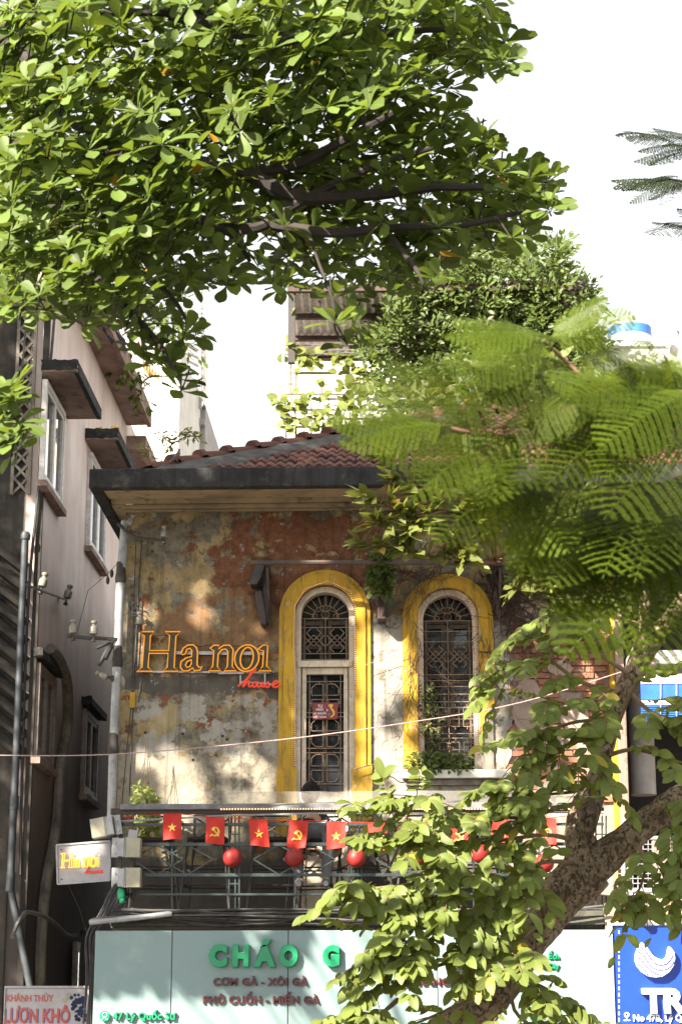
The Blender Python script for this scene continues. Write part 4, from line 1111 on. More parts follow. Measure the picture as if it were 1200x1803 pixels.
# ---------------------------------------------------------------- blue sign
YT = 18.80
bs = thing('blue_shop_sign', 'deep blue shop sign with white bowl emblem and big white letters TR', 'sign', tuple(P(1190, 1790, YT)))
a, e = P(1086, 1905, YT), P(1420, 1629, YT)
MB().box(a.x, e.x, YT, YT + .08, a.z, e.z).build('panel', M['blue'], bs, bevel=.003)
a2, e2 = P(1079.5, 1905, YT - .02), P(1424, 1622, YT - .02)
b = MB(); b.box(a2.x, a.x - .001, YT - .025, YT + .09, a2.z, e2.z); b.box(a.x, e2.x, YT - .025, YT + .09, e.z + .001, e2.z); b.build('white_frame', M['white'], bs, bevel=.004)
b = MB()
for i in range(14):
    p = P(1090 + i * 22.5, 1628, YT - .004)
    for k in range(3): b.prism([[(p.x + k * .02, p.z), (p.x + k * .02 + .014, p.z + .018), (p.x + k * .02 + .014, p.z - .018)]], YT - .006, YT - .0005)
for i in range(24): p = P(1087.5, 1640 + i * 11, YT); b.box(p.x, p.x + .012, YT - .006, YT - .0005, p.z - .022, p.z + .008)
tag(b.build('border_ticks', M['white'], bs), kind='stuff')
def q(x, y, Y=YT): p = P(1050 + x / 6.853, 1540 + y / 6.855, Y); return (p.x, p.z)
Rr = [(530, 820), (485, 880), (455, 960), (450, 1040), (475, 1110), (530, 1180), (610, 1232), (700, 1242), (780, 1232), (860, 1180), (915, 1100), (932, 1010), (920, 940), (890, 895), (860, 868), (845, 890), (838, 950), (818, 1005), (780, 1028), (725, 1020), (670, 985), (620, 920), (580, 860)]
b = MB(); b.prism([[q(*p) for p in Rr]], YT - .07, YT - .001); bowl = b.build('bowl_emblem', M['white'], bs, bevel=.003)
def ribbon(pts, w_, y0, mat, name, par):
    L, U = [], []
    P2 = spline([Vector((x, y_, 0)) for x, y_ in pts], 5)
    for i, p in enumerate(P2):
        t = (P2[min(i + 1, len(P2) - 1)] - P2[max(i - 1, 0)]).normalized(); nrm = Vector((-t.y, t.x, 0)) * w_
        L.append(q(p.x + nrm.x, p.y + nrm.y)); U.append(q(p.x - nrm.x, p.y - nrm.y))
    MB().prism([L + U[::-1]], y0, YT - .0705).build(name, mat, par)
for pts, w_ in (([(520, 880), (570, 920), (615, 985), (670, 1060), (740, 1095), (820, 1085), (870, 1040), (905, 980)], 8), ([(485, 935), (540, 965), (590, 1040), (650, 1115), (730, 1155), (830, 1145), (890, 1100), (915, 1050)], 7.5), ([(470, 1000), (520, 1030), (570, 1095), (630, 1160), (700, 1200), (760, 1218)], 7.5), ([(475, 1085), (520, 1110), (570, 1170), (610, 1226)], 7.5)):
    ribbon(pts, w_, YT - .073, M['signline'], 'wave_line', bowl)
for t, px in (('T', 1149.5), ('R', 1184)): put(t, px, 1782, 40, M['white'], 'letter', .03, .014, 0, 1.05, YT, par=bs)
put('No 47B, Lý Quốc Sư', 1113, 1798, 11.5, M['white'], 'address_line', .008, .002, .0, .95, YT, 'LEFT', par=bs)
b = MB(); p = P(1102.5, 1791, YT - .006); b.tube([p + Vector((.018 * math.cos(t), 0, .02 + .018 * math.sin(t))) for t in [2 * math.pi * i / 12 for i in range(13)]], .008, 5); b.tube([p + Vector((0, 0, .0)), p + Vector((0, 0, -.022))], [.014, .003], 5); b.tube([p + Vector((-.03, 0, -.03)), p + Vector((.03, 0, -.03))], .006, 5); b.build('pin_icon', M['white'], bs)

# ---------------------------------------------------------------- sign in the alley
YK = 19.6
ks = thing('alley_sign', 'faded white board with red Vietnamese lettering at the foot of the alley', 'sign', tuple(P(80, 1790, YK)))
a, e = P(4, 1905, YK), P(158, 1740, YK)
MB().box(a.x, e.x, YK, YK + .04, a.z, e.z).build('panel', M['signwhite'], ks, bevel=.003)
b = MB(); b.box(a.x - .012, e.x + .012, YK - .012, YK + .045, e.z + .001, e.z + .022); b.box(a.x - .012, a.x - .001, YK - .012, YK + .045, a.z, e.z); b.build('edge_trim', M['castalu'], ks)
put('KHÁNH THỦY', 52, 1763, 11, M['red_text'], 'name_line', .002, .002, 0, .84, YK, par=ks)
put('LƯƠN KHÔ', 64.5, 1800, 24, M['red_text'], 'product_line', .002, .005, 0, .68, YK - .002, par=ks)
put('LƯƠN KHÔ', 66, 1801, 24, M['blueshade'], 'lettering_shadow', .001, .005, 0, .68, YK + .0015, par=ks)
b = MB(); rr = random.Random(3)
for k in range(60):
    x, y_ = rr.gauss(143, 9), rr.gauss(1772, 14); s = rr.uniform(1.5, 4.5); p = P(min(x, 156), max(1752, y_), YK)
    if p.x < e.x - .03: b.prism([[(p.x + s * mpp(YK) * math.cos(t + k), p.z + s * mpp(YK) * math.sin(t + k)) for t in (0, 1.2, 2.5, 3.8, 5)]], YK - .0015 - k * .00004, YK - .0003)
tag(b.build('tree_print', M['navy'], ks), kind='stuff')
for x, y_, an in ((36, 1758, 35), (117, 1757, -50)):
    b = MB(); b.obox(P(x, y_, YK - .003), (.10, .002, .035), Matrix.Rotation(R(an), 3, 'Y')); b.build('tape_strip', M['beige'], ks)

# ---------------------------------------------------------------- cables along the ledge
cb = thing('cable_bundle', 'thick bundle of dusty black cables sagging along the balcony ledge', 'cables', tuple(P(420, 1620, 18.9)))
rr = random.Random(11)
for k in range(20):
    y0 = 1606 + rr.uniform(-7, 9); sag = rr.uniform(8, 30); Yk = 18.88 + rr.uniform(-.09, .05); xa = rr.choice((214, 205, 230)); xb = rr.choice((640, 700, 760, 1060))
    pts = []
    for i in range(9):
        t = i / 8; x = lerp(xa, xb, t); pts.append(P(x, lerp(y0, 1598 + rr.uniform(-3, 4), t) + sag * 4 * t * (1 - t) * (.6 + .5 * math.sin(t * 3 + k)) + rr.uniform(-1.5, 1.5), Yk + rr.uniform(-.02, .02)))
    b = MB(); b.tube(spline(pts, 4), rr.uniform(.006, .013), 5); b.build('cable', M['cable' if k % 3 else 'greycable'], cb)
for k in range(9):
    x = 206 + rr.uniform(-10, 10); b = MB()
    b.tube(spline([P(x + 14, 1545, 18.95), P(x - 3 + rr.uniform(-4, 4), 1575, 18.88), P(x - 22 + rr.uniform(-6, 6), 1610, 18.84), P(x - 45 + rr.uniform(-8, 8), 1650, 18.9), P(x - 50 + rr.uniform(-5, 9), 1720, 18.95), P(x - 50, 1803, 18.98)], 5), rr.uniform(.006, .012), 5); b.build('cable', M['cable'], cb)
b = MB(); b.tube(spline([P(160, 1627, 18.82), P(166, 1618, 18.82), P(240, 1613, 18.8), P(400, 1611, 18.8), P(520, 1612, 18.82), P(640, 1601, 18.85)], 5), .010, 5); b.build('cable', M['greycable'], cb)
b = MB(); b.tube([P(158, 1624, 18.78), P(240, 1616, 18.78), P(297, 1609, 18.78), P(303, 1609, 18.78)], [.026, .026, .026, .02], 10)
tag(b.build('conduit_pipe', M['castalu'], None, True), 'short grey plastic pipe lying along the ledge above the shop sign\'s left end', 'pipe')
b = MB(); rr = random.Random(17)
for k in range(26): p = P(204 + rr.uniform(-10, 24), 1565 + rr.uniform(-12, 22), 18.93 + rr.uniform(0, .06)); b.tube(spline([p, p + Vector((rr.uniform(-.08, .08), rr.uniform(-.03, .03), rr.uniform(-.08, .04))), p + Vector((rr.uniform(-.1, .1), rr.uniform(-.03, .03), rr.uniform(-.1, .06)))], 4), .005, 4)
tag(b.build('wire_tangle', M['cable']), 'tangle of loose black wires under the lowest floodlight', 'wires', kind='stuff')
b = MB(); p = P(213, 1575, 18.88); b.sph(p, (.04, .03, .07), 8, 6); b.sph(p + Vector((.01, 0, -.05)), (.03, .025, .04), 8, 6)
tag(b.build('plastic_wrap', M['green'], None, True), 'crumpled green plastic knotted among wires below the floodlights', 'plastic')
b = MB(); b.tube(spline([P(-60, 1329, 18.4), P(0, 1330, 18.4), P(200, 1328, 18.4), P(490, 1303, 18.4), P(720, 1272, 18.4), P(920, 1236, 18.4), P(1150, 1165, 18.4), P(1300, 1120, 18.4)], 6), .0052, 5)
tag(b.build('pink_wire', M['wire']), 'pale pink wire slanting across the whole front of the old house', 'wire')
b = MB(); b.tube([P(155, 1040, 20.5), P(135, 1118, 19.62)], .004, 4); b.tube([P(213, 985, 19.9), P(190, 1010, 20.2), P(155, 1040, 20.5)], .004, 4)
for x, y_ in ((197, 1010), (190, 1022)): b.sph(P(x, y_, 20.05), (.02, .02, .045), 8, 6)
tag(b.build('stay_wire', M['cable']), 'thin slanting wire with egg insulators between wall and drainpipe', 'wire')
b = MB(); b.tube([P(640, 1172, 19.9), P(712, 1147, 19.9)], .003, 4); b.tube(spline([P(617, 1356, 19.85), P(640, 1350, 19.85), P(668, 1346, 19.88), P(690, 1360, 19.9), P(712, 1352, 19.9)], 5), .006, 4)
tag(b.build('wall_wire', M['wire']), 'short pale wire sagging between the door and the window sill', 'wire')

# ---------------------------------------------------------------- pigeon on the eave
pg = thing('pigeon', 'brown pigeon perched on the left end of the roof edge', 'bird', tuple(P(311, 812, 19.45)))
o = ORG[pg]; YG = 19.45; m = mpp(YG, 800)
def pp(dx, dy): return o + Vector((dx * m, 0, dy * m))
b = MB(); body = [(-8, 1), (-4, 4), (0, 9), (2.5, 14), (3.4, 18), (3.8, 21), (4.6, 22.5)]; rad = [.8, 3.2, 4.6, 4.0, 2.6, 2.3, 1.0]
b.tube(spline([pp(*q_) for q_ in body], 4), [lerp(rad[int(i / 4)], rad[min(int(i / 4) + 1, 6)], i / 4 % 1) * m for i in range(25)], 10)
b.build('body', M['pigeon'], pg, True, sharp=80)
b = MB(); b.tube([pp(4.4, 22), pp(7.2, 21.2)], [.8 * m, .1 * m], 6); b.build('beak', M['iron'], pg)
b = MB(); b.tube([pp(-12, -2), pp(-6, 4), pp(-2, 9)], [1.2 * m, 2.6 * m, 1.5 * m], 8); b.build('tail', M['pigeon'], pg, True)
b = MB()
for dy in (-.012, .012):
    b.tube([pp(0, 6) + Vector((0, dy, 0)), pp(.6, 0) + Vector((0, dy, 0)), pp(3, -.6) + Vector((0, dy, 0))], .004, 5)
b.build('feet', M['redtwig'], pg)
for s in (-1, 1):
    b = MB(); b.sph(pp(-1, 9) + Vector((0, s * 4.2 * m, 0)), (2.2 * m, 1.2 * m, 6 * m), 8, 6, Matrix.Rotation(R(40), 3, 'Y')); b.build('wing', M['pigeon'], pg, True)
# ---------------------------------------------------------------- building on the left of the alley
XW = -4.0
lb = thing('alley_house', 'tall stained pink stucco house on the left with small windows under concrete canopies', 'house', (XW, 26, 0))
YN = PX(66, 1100, XW).y
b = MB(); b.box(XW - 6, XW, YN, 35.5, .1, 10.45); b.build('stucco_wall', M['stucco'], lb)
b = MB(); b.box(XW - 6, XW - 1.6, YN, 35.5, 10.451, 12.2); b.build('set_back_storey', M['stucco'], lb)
def wallwin(tl, tr, br, bl, fm, lab, glassm='paleglass', d=.06, bars=1):
    p = [PX(*q_, XW) for q_ in (tl, tr, br, bl)]
    y0 = (p[0].y + p[3].y) / 2; y1 = (p[1].y + p[2].y) / 2; z1 = (p[0].z + p[1].z) / 2; z0 = (p[2].z + p[3].z) / 2
    b = MB(); t = .07
    b.box(XW + .001, XW + d, y0, y0 + t, z0, z1); b.box(XW + .001, XW + d, y1 - t, y1, z0, z1)
    b.box(XW + .001, XW + d, y0 + t, y1 - t, z0, z0 + t); b.box(XW + .001, XW + d, y0 + t, y1 - t, z1 - t, z1)
    f = b.build('window', M[fm], lb, bevel=.006)
    ym = (y0 + y1) / 2
    for s in (0, 1):
        a, e = (y0 + t, ym - .004) if s == 0 else (ym + .004, y1 - t); b = MB(); t2 = .05
        b.box(XW + .002, XW + d - .012, a, a + t2, z0 + t, z1 - t); b.box(XW + .002, XW + d - .012, e - t2, e, z0 + t, z1 - t)
        b.box(XW + .002, XW + d - .012, a + t2, e - t2, z0 + t, z0 + t + t2); b.box(XW + .002, XW + d - .012, a + t2, e - t2, z1 - t - t2, z1 - t)
        b.build('casement', M[fm], f)
        MB().box(XW + .001, XW + .018, a + t2, e - t2, z0 + t + t2, z1 - t - t2).build('pane', M[glassm], f)
    b = MB(); b.box(XW + .001, XW + .10, y0 - .04, y1 + .04, z0 - .07, z0 - .001); b.build('sill', M['canopy'], f)
    return f
wallwin((74, 676), (107, 716), (103, 900), (68, 847), 'aluwhite', '')
wallwin((155, 790), (182, 850), (178, 1005), (150, 963), 'aluwhite', '')
wallwin((62, 1172), (93, 1191), (85, 1352), (56, 1337), 'frame_dim', '')
wallwin((145, 1250), (167, 1267), (163, 1416), (140, 1398), 'frame_dim', '')
def canopy(inner_near, inner_far, outer_px, th, mat, crumbs=0):
    a, e = PX(*inner_near, XW), PX(*inner_far, XW)
    z = (a.z + e.z) / 2
    wd = (PX(outer_px[0], outer_px[1], XW) - XW * Vector((1, 0, 0))) if False else None
    w_ = (P(outer_px[0], inner_near[1], a.y).x - XW)
    b = MB(); b.box(XW + .001, XW + w_, a.y, e.y, z - th, z); o = b.build('canopy', M[mat], lb, bevel=.01)
    b = MB(); rr = random.Random(int(a.y * 10))
    b.prism([ragged([Vector((XW + .002, z - th * .8)), Vector((XW + w_ + .004, z - th * .8)), Vector((XW + w_ + .004, z + .035)), Vector((XW + .002, z + .035))], .035, .010, 3)], a.y - .012, a.y + .05)
    b.box(XW + w_ - .045, XW + w_ + .006, a.y + .05, e.y, z - th - .004, z + .02); b.build('mossy_rim', M['fascia'], o)
    if crumbs:
        b = MB()
        for k in range(crumbs): p = Vector((XW + rr.uniform(.05, w_), rr.uniform(a.y, a.y + .3), z + .05)); b.obox(p, (.05, .004, .06), Matrix.Rotation(rr.uniform(-1, 1), 3, 'Y') @ Matrix.Rotation(rr.uniform(-1, 1), 3, 'X'))
        tag(b.build('dry_leaves', M['flagyellow'], o), kind='stuff')
    return o
canopy((73, 642), (119, 722), (137, 640), .10, 'canopy')
canopy((150, 768), (196, 838), (208, 766), .11, 'canopy', 16)
canopy((60, 1142), (96, 1189), (76, 1140), .06, 'mossy')
canopy((144, 1228), (172, 1264), (161, 1227), .06, 'mossy')
# balcony high on the wall
a, e = PX(110, 530, XW), PX(223, 749, XW); zb2 = e.z
b = MB(); b.box(XW + .001, XW + .34, a.y - 3, e.y, zb2, zb2 + .16); b.box(XW + .30, XW + .36, a.y - 3, e.y + .01, zb2 - .03, zb2 + .22); b.build('balcony_floor', M['canopy'], lb)
e2 = PX(255, 810, XW); b = MB(); b.box(XW + .001, XW + .28, e.y + .02, 35.4, zb2 - .35, zb2 - .15); b.build('eave_slab', M['canopy'], lb)
b = MB(); y = a.y
while y < e.y: b.box(XW + .325, XW + .337, y, y + .012, zb2 + .2, zb2 + 1.3); y += .09
tag(b.build('balusters', M['steel'], lb), kind='stuff')
b = MB(); b.box(XW + .32, XW + .345, a.y - 3, e.y, zb2 + 1.28, zb2 + 1.32); b.box(XW + .32, XW + .345, a.y - 3, e.y, zb2 + .21, zb2 + .24); b.build('balcony_rail', M['steel'], lb)
b = MB()
for k in range(9):
    p = PX(241, 790 + k * 0, XW); 
    b.box(XW + .001, XW + .02, p.y + .0, p.y + .9, p.z - .06 * k, p.z - .06 * k + .03)
b.build('louvre_vent', M['darkcem'], lb)
def hang(name, lab, cat, px0, py0, px1, py1, X, mat, seed, group=None):
    a, e = PX(px0, py0, X), PX(px1, py1, X); rr = random.Random(seed); b = MB(); nu, nv = 6, 6; vs = []
    for dx in (0, .01):
        for j in range(nv + 1):
            for i in range(nu + 1):
                u, v = i / nu, j / nv; vs.append((X + dx + .035 * math.sin(u * 7 + seed) * (v + .2), lerp(a.y, e.y, u * (1 - .12 * v) + .06 * v), lerp(a.z, e.z, v)))
    n = nu + 1; k = n * (nv + 1); fs = [(j * n + i, j * n + i + 1, (j + 1) * n + i + 1, (j + 1) * n + i) for j in range(nv) for i in range(nu)]
    b.add(vs, fs + [tuple(k + q_ for q_ in reversed(f)) for f in fs])
    return tag(b.build(name, M[mat], None, True), lab, cat, group)
hang('hanging_trousers', 'dark navy trousers drying on the high balcony, nearer one', 'clothes', 176, 560, 196, 604, XW + .37, 'navy', 1)
hang('hanging_trousers', 'bluish trousers drying on the high balcony beside the red banner', 'clothes', 198, 566, 222, 618, XW + .37, 'navy', 3)
bn = hang('red_banner', 'red cloth banner with yellow lettering hung on the high balcony', 'banner', 244, 600, 268, 668, XW + .40, 'red', 5)
for k in range(6):
    p = PX(252 + k * 5, 634 + k * 4, XW + .46); b = MB(); b.box(p.x, p.x + .004, p.y, p.y + .18, p.z - .10, p.z + .02); b.box(p.x, p.x + .004, p.y + .24, p.y + .28, p.z - .12, p.z + .02)
    o = b.build('letter', M['flagyellow'], bn)
# nearer grimy strip on the far left with lattice and louvres
nb = thing('left_annex', 'grimy grey building edge at the far left with a diamond lattice and slanted louvres', 'building', (-5, YN, 0))
YL = YN - .06
b = MB(); a, e = P(-140, 1900, YL), P(62, 200, YL)
b.box(a.x - 2, PX(36, 700, -4.2).x, YL + .04, YL + .30, .1, 10.5); b.box(P(56, 1100, YL).x, P(67, 1100, YL).x, YL, YL + .05, .1, 10.5); b.build('end_wall', M['darkcem'], nb)
b = MB(); x0, x1 = P(28, 700, YL).x, P(58, 700, YL).x; z0, z1 = P(40, 870, YL).z, P(40, 545, YL).z; k = 0; s = .16; zz = z0
while zz < z1:
    b.bar((x0, YL + .02, zz), (x1, YL + .02, zz + s * 1.3), .028); b.bar((x1, YL + .012, zz), (x0, YL + .012, zz + s * 1.3), .028); zz += s
for x in (x0, x1): b.bar((x, YL + .015, z0), (x, YL + .015, z1 + .2), .035)
b.build('lattice_screen', M['concrete'], nb)
for k in range(11):
    y_ = 975 + k * 33; b = MB(); a = P(-30, y_ - 40, YL + .02); e = P(50, y_ + 22, YL + .05)
    b.bar(a, e, .30, .045, up=(0, -.5, 1)); b.build('louvre', M['darkcem'], nb)
pp_ = thing('dark_conduit', 'dark grey plastic conduit with capped top running down the alley corner', 'pipe', tuple(P(30, 1500, YN - .15)))
b = MB(); b.tube([P(45, 945, YN - .15), P(38, 1100, YN - .15), P(28, 1350, YN - .15), P(18, 1560, YN - .15), P(30, 1620, YN - .15), P(54, 1740, YN - .15)], .04, 10); b.build('pipe_length', M['darkpipe'], pp_, True)
b = MB(); b.lathe([(.052, 0), (.056, .05), (.04, .085)], P(45, 950, YN - .15), 10); b.build('end_cap', M['darkpipe'], pp_, True)
for q_, h_ in (((25, 1425), .14), ((18, 1570), .2)): MB().lathe([(.048, 0), (.048, h_)], P(*q_, YN - .15), 10).build('pipe_socket', M['darkpipe'], pp_, True)
b = MB(); b.tube(spline([P(96, 560, YN - .1), P(84, 700, YN - .1), P(66, 880, YN - .1), P(52, 1030, YN - .1), P(44, 1200, YN - .1), P(38, 1420, YN - .1), P(36, 1540, YN - .1)], 5), .016, 6)
tag(b.build('loose_cable', M['cable']), 'loose black cable hanging down in front of the pink wall', 'cable')
b = MB(); b.tube(spline([P(48, 545, YN - .2), P(40, 640, YN - .2), P(28, 720, YN - .2)], 4), .012, 6)
tag(b.build('grey_wire', M['greycable']), 'short grey wire in front of the concrete lattice at the far left', 'wire')
b = MB(); b.tube(spline([PX(89, 1142, XW + .08), PX(104, 1160, XW + .12), PX(116, 1190, XW + .12), PX(120, 1230, XW + .1), PX(118, 1290, XW + .06), PX(106, 1350, XW + .06), PX(98, 1460, XW + .06), PX(80, 1560, XW + .06), PX(72, 1660, XW + .06), PX(70, 1760, XW + .06)], 6), .062, 8)
tag(b.build('wrapped_pipe', M['concrete'], None, True), 'lumpy tape wrapped pipe snaking down the pink alley wall beside a window', 'pipe')
b = MB(); b.tube(spline([PX(22, 1650, XW + .3), PX(36, 1618, XW + .3), PX(52, 1606, XW + .25), PX(90, 1620, XW + .2), PX(118, 1646, XW + .2), PX(140, 1645, XW + .2), PX(150, 1635, XW + .3)], 6), .022, 6)
tag(b.build('grey_hose', M['greycable'], None, True), 'pale grey hose looping across the dark foot of the alley wall', 'hose')
wb = thing('wall_insulators', 'thin iron rod with two small insulators on the pink alley wall', 'bracket', tuple(PX(80, 1045, XW)), 'insulator brackets')
b = MB(); b.bar(PX(47, 1030, XW + .1), PX(118, 1057, XW + .1), .02); b.bar(PX(60, 1036, XW + .1), PX(60, 1037, XW), .02); b.bar(PX(105, 1052, XW + .1), PX(105, 1053, XW), .02); b.build('rod', M['iron'], wb)
for q_ in ((74, 1034), (118, 1054)): insulator(wb, PX(*q_, XW + .1), 1.05, 12, 'porcelain')
nw = thing('narrow_window', 'narrow dark window frame low on the dark alley wall', 'window', tuple(PX(130, 1700, XW)))
a, e = PX(126, 1735, XW), PX(135, 1660, XW); b = MB(); b.box(XW + .001, XW + .05, a.y, e.y, a.z, e.z); b.build('frame', M['frame_dim'], nw); MB().box(XW + .045, XW + .055, a.y + .1, e.y - .1, a.z, e.z - .12).build('pane', M['glass'], nw)
# pale buildings behind
fb = thing('white_house', 'blown out white house wall far behind the alley with a grey side', 'house', tuple(P(300, 830, 38)))
a, e = P(205, 1000, 38), P(318, 600, 38); MB().box(a.x, e.x, 38, 44, 0, e.z).build('wall', M['whitewash'], fb)
gb = thing('grey_tower_house', 'narrow grey house with a railed roof terrace right of the white wall', 'house', tuple(P(345, 830, 42)))
a, e = P(326, 1000, 42), P(362, 715, 42); b = MB(); b.box(a.x, e.x, 42, 50, 0, e.z); b.build('wall', M['greywall'], gb)
a2 = P(330, 745, 41.99); b = MB(); b.box(a2.x, e.x, 41.8, 41.98, P(330, 752, 42).z, P(330, 742, 42).z); b.build('ledge', M['greywall'], gb)
a2, e2 = P(338, 830, 41.98), P(350, 770, 41.98); MB().box(a2.x, e2.x, 41.97, 41.995, a2.z, e2.z).build('window', M['paleglass'], gb)
for k in range(8):
    y_ = 612 + k * 14; b = MB(); b.bar(P(328, y_ - 6, 41.9), P(360, y_ + 10, 41.9), .045); b.build('rail', M['iron'], gb)
for x in (329, 360): b = MB(); b.bar(P(x, 720, 41.9), P(x, 600, 41.9), .06); b.build('post', M['concrete'], gb)
b = MB(); b.tube([P(353, 720, 41.5), P(354, 440, 41.5)], .035, 6); tag(b.build('thin_mast', M['pvc']), 'thin pale mast rising into the sky above the grey house', 'mast')
# corrugated awning, pergola and brick wall behind the roof
cw = thing('rooftop_shelter', 'rooftop shelter with rusty corrugated sheet roof on steel beams behind the tiled roof', 'shelter', tuple(P(600, 760, 31)))
q0, q1 = P(506, 500, 28.5), P(1030, 496, 28.5); r0, r1 = P(518, 630, 32.5), P(1030, 630, 32.5)
b = MB(); N = 150; top = []
for i in range(N + 1):
    t = i / N; h = .028 * math.sin(i * math.pi / 2 * 1.0); top += [lerp(q0, q1, t) + Vector((0, 0, h)), lerp(r0, r1, t) + Vector((0, 0, h))]
b.add(top, [(2 * i, 2 * i + 1, 2 * i + 3, 2 * i + 2) for i in range(N)]); b.add([p + Vector((0, 0, .006)) for p in top], [(2 * i, 2 * i + 2, 2 * i + 3, 2 * i + 1) for i in range(N)]); b.build('sheet_roof', M['corr'], cw)
for t in (.02, .36, .66, .95):
    a, e = lerp(q0, r0, t), lerp(q1, r1, t); b = MB(); b.bar(a - Vector((0, 0, .07)), e - Vector((0, 0, .07)), .09, .08); b.build('purlin', M['rust'], cw)
for x, Y, w_, m_ in ((514, 28.8, .055, 'iron'), (860, 28.8, .08, 'rust')): a = P(x, 510, Y); b = MB(); b.box(a.x - w_, a.x + w_, Y - .06, Y + .06, P(x, 640 if x < 600 else 780, Y).z, a.z); b.build('post', M[m_], cw)
b = MB(); a, e = P(505, 800, 33.5), P(760, 634, 33.5); b.box(a.x, e.x, 33.5, 33.7, a.z - 1, e.z); b.build('back_wall', M['whitewash'], cw)
rr = random.Random(5); bb = MB().obox((0, 0, 0), (.42, .04, .11)).mesh('brick', M['palebrick'])
for j in range(5):
    for i in range(9):
        if rr.random() < .8: link('brick', bb, cw, Matrix.Translation(P(515 + i * 15 + (7 if j % 2 else 0), 652 + j * 9, 33.49)))
pgx = thing('pergola', 'thin pale metal trellis with climbing gourd vines behind the tiled roof', 'trellis', tuple(P(560, 760, 27.5)))
YPg = 27.5
b = MB()
for y_ in (703, 722, 738, 752): b.bar(P(494, y_, YPg), P(720, y_ - 1, YPg), .026)
b.build('trellis_bar', M['steel'], pgx)
for x in (495, 520, 548, 578, 600, 622, 650): b = MB(); b.bar(P(x, 790, YPg), P(x, 700, YPg), .022); b.build('upright', M['steel'], pgx)
b = MB(); b.bar(P(494, 790, YPg), P(500, 585, YPg), .04); b.build('corner_post', M['pvc'], pgx); b = MB(); b.bar(P(503, 657, 29), P(700, 657, 29), .035); b.bar(P(522, 690, 29), P(522, 655, 29), .03); b.build('frame_post', M['pvc'], pgx)
b = MB()
for y0, y1 in ((608, 603), (617, 612), (624, 616)): b.tube(spline([P(500, y0, 29), P(600, (y0 + y1) / 2 + 2, 29), P(700, y1, 29)], 4), .008, 4)
b.build('training_wire', M['steel'], pgx)
# wall, water tank and dish on the right
rw = thing('roof_parapet', 'sunlit pale plaster parapet wall behind the trees on the right', 'wall', tuple(P(1120, 660, 31)))
a, e = P(905, 800, 31), P(1260, 606, 31); MB().box(a.x, e.x, 31, 31.25, a.z, e.z).build('wall', M['canopy'] if False else M['whitewash'], rw)
b = MB(); b.bar(P(1060, 600, 30.9), P(1180, 599, 30.9), .03); b.bar(P(1175, 612, 30.9), P(1178, 597, 30.9), .07); b.build('pipe_rail', M['steel'], rw)
wt = thing('water_tank', 'domed steel water tank with a blue band on the roof at right', 'water tank', tuple(P(1108, 606, 32.5)))
m = mpp(32.5, 580); o = P(1108, 607, 32.5); b = MB(); b.lathe([(37 * m, -.3), (38 * m, 0), (38 * m, 12 * m)], o, 24); b.build('tank_body', M['tanksteel'], wt, True)
b = MB(); b.lathe([(38.6 * m, 12.2 * m), (38.6 * m, 28 * m)], o, 24); b.build('blue_band', M['tankblue'], wt, True)
b = MB(); b.lathe([(38 * m, 28.2 * m), (35 * m, 38 * m), (26 * m, 45 * m), (10 * m, 48 * m), (9 * m, 52 * m), (.01, 53 * m)], o, 24); b.build('tank_lid', M['tanksteel'], wt, True)
ds = thing('satellite_dish', 'white satellite dish on the parapet at the right edge', 'dish', tuple(P(1190, 606, 31.1)))
o = P(1192, 566, 31.0); rot = Matrix.Rotation(R(70), 3, 'X') @ Matrix.Rotation(R(25), 3, 'Y'); m = mpp(31, 570)
b = MB(); pr = [(30 * m * i / 8, 7 * m * (i / 8) ** 2) for i in range(9)]; b.lathe(pr + [(30 * m, 7.8 * m)] + [(r_, z_ + .8 * m) for r_, z_ in pr[::-1]], o, 24, rot); b.build('reflector', M['white'], ds, True)
b = MB(); b.bar(o, o + rot @ Vector((12 * m, 0, 22 * m)), .03); b.bar(o + rot @ Vector((-25 * m, 0, 4 * m)), o + rot @ Vector((12 * m, 0, 22 * m)), .02); b.bar(P(1192, 570, 31.12), P(1192, 612, 31.12), .05); b.sph(o + rot @ Vector((12 * m, 0, 22 * m)), .06, 8, 6); b.build('feed_arm', M['steel'], ds)
ob = thing('far_roof_corner', 'dark roof overhang poking out behind the background tree', 'roof', tuple(P(1000, 510, 36)))
a, e = P(960, 512, 36), P(1006, 500, 36); b = MB(); b.box(a.x - 3, e.x, 36, 40, a.z, e.z); b.build('eave', M['fascia'], ob); b = MB(); b.box(P(985, 560, 36.5).x, P(1000, 520, 36.5).x, 36.5, 37, 0, a.z - .01); b.build('post', M['whitewash'], ob)

# ---------------------------------------------------------------- neighbour on the right
nbx = thing('neighbour_house', 'narrow neighbouring house front right of the bricks with brown column and dark veranda', 'house', (3, 20.5, 0))
b = MB(); b.box(XR + .01, 6, 21.4, 21.6, .1, 6.6); b.build('back_wall', M['room'], nbx)
a = P(1076, 1400, 19.9); e = P(1102, 1400, 19.9)
b = MB(); b.box(a.x + .03, lerp(a.x, e.x, .5), 19.86, 20.2, ZFLOOR - .2, 7.2); b.build('yellow_column', M['yellow'], nbx)
b = MB(); b.box(lerp(a.x, e.x, .5) + .001, e.x + .02, 19.83, 20.2, ZFLOOR - .2, 7.2); b.build('brown_column', M['darkwood'], nbx)
for k in range(5): b = MB(); x = lerp(a.x, e.x, .56 + k * .09); b.tube([(x, 19.81, ZFLOOR), (x + .01, 19.80, 5.0), (x - .01, 19.81, 7.0)], .018, 5); b.build('service_pipe', M['canopy'], nbx)
b = MB(); b.box(e.x + .03, 6, 19.3, 21.39, P(1150, 1168, 19.3).z, P(1150, 1145, 19.3).z); b.build('veranda_roof', M['greywall'], nbx)
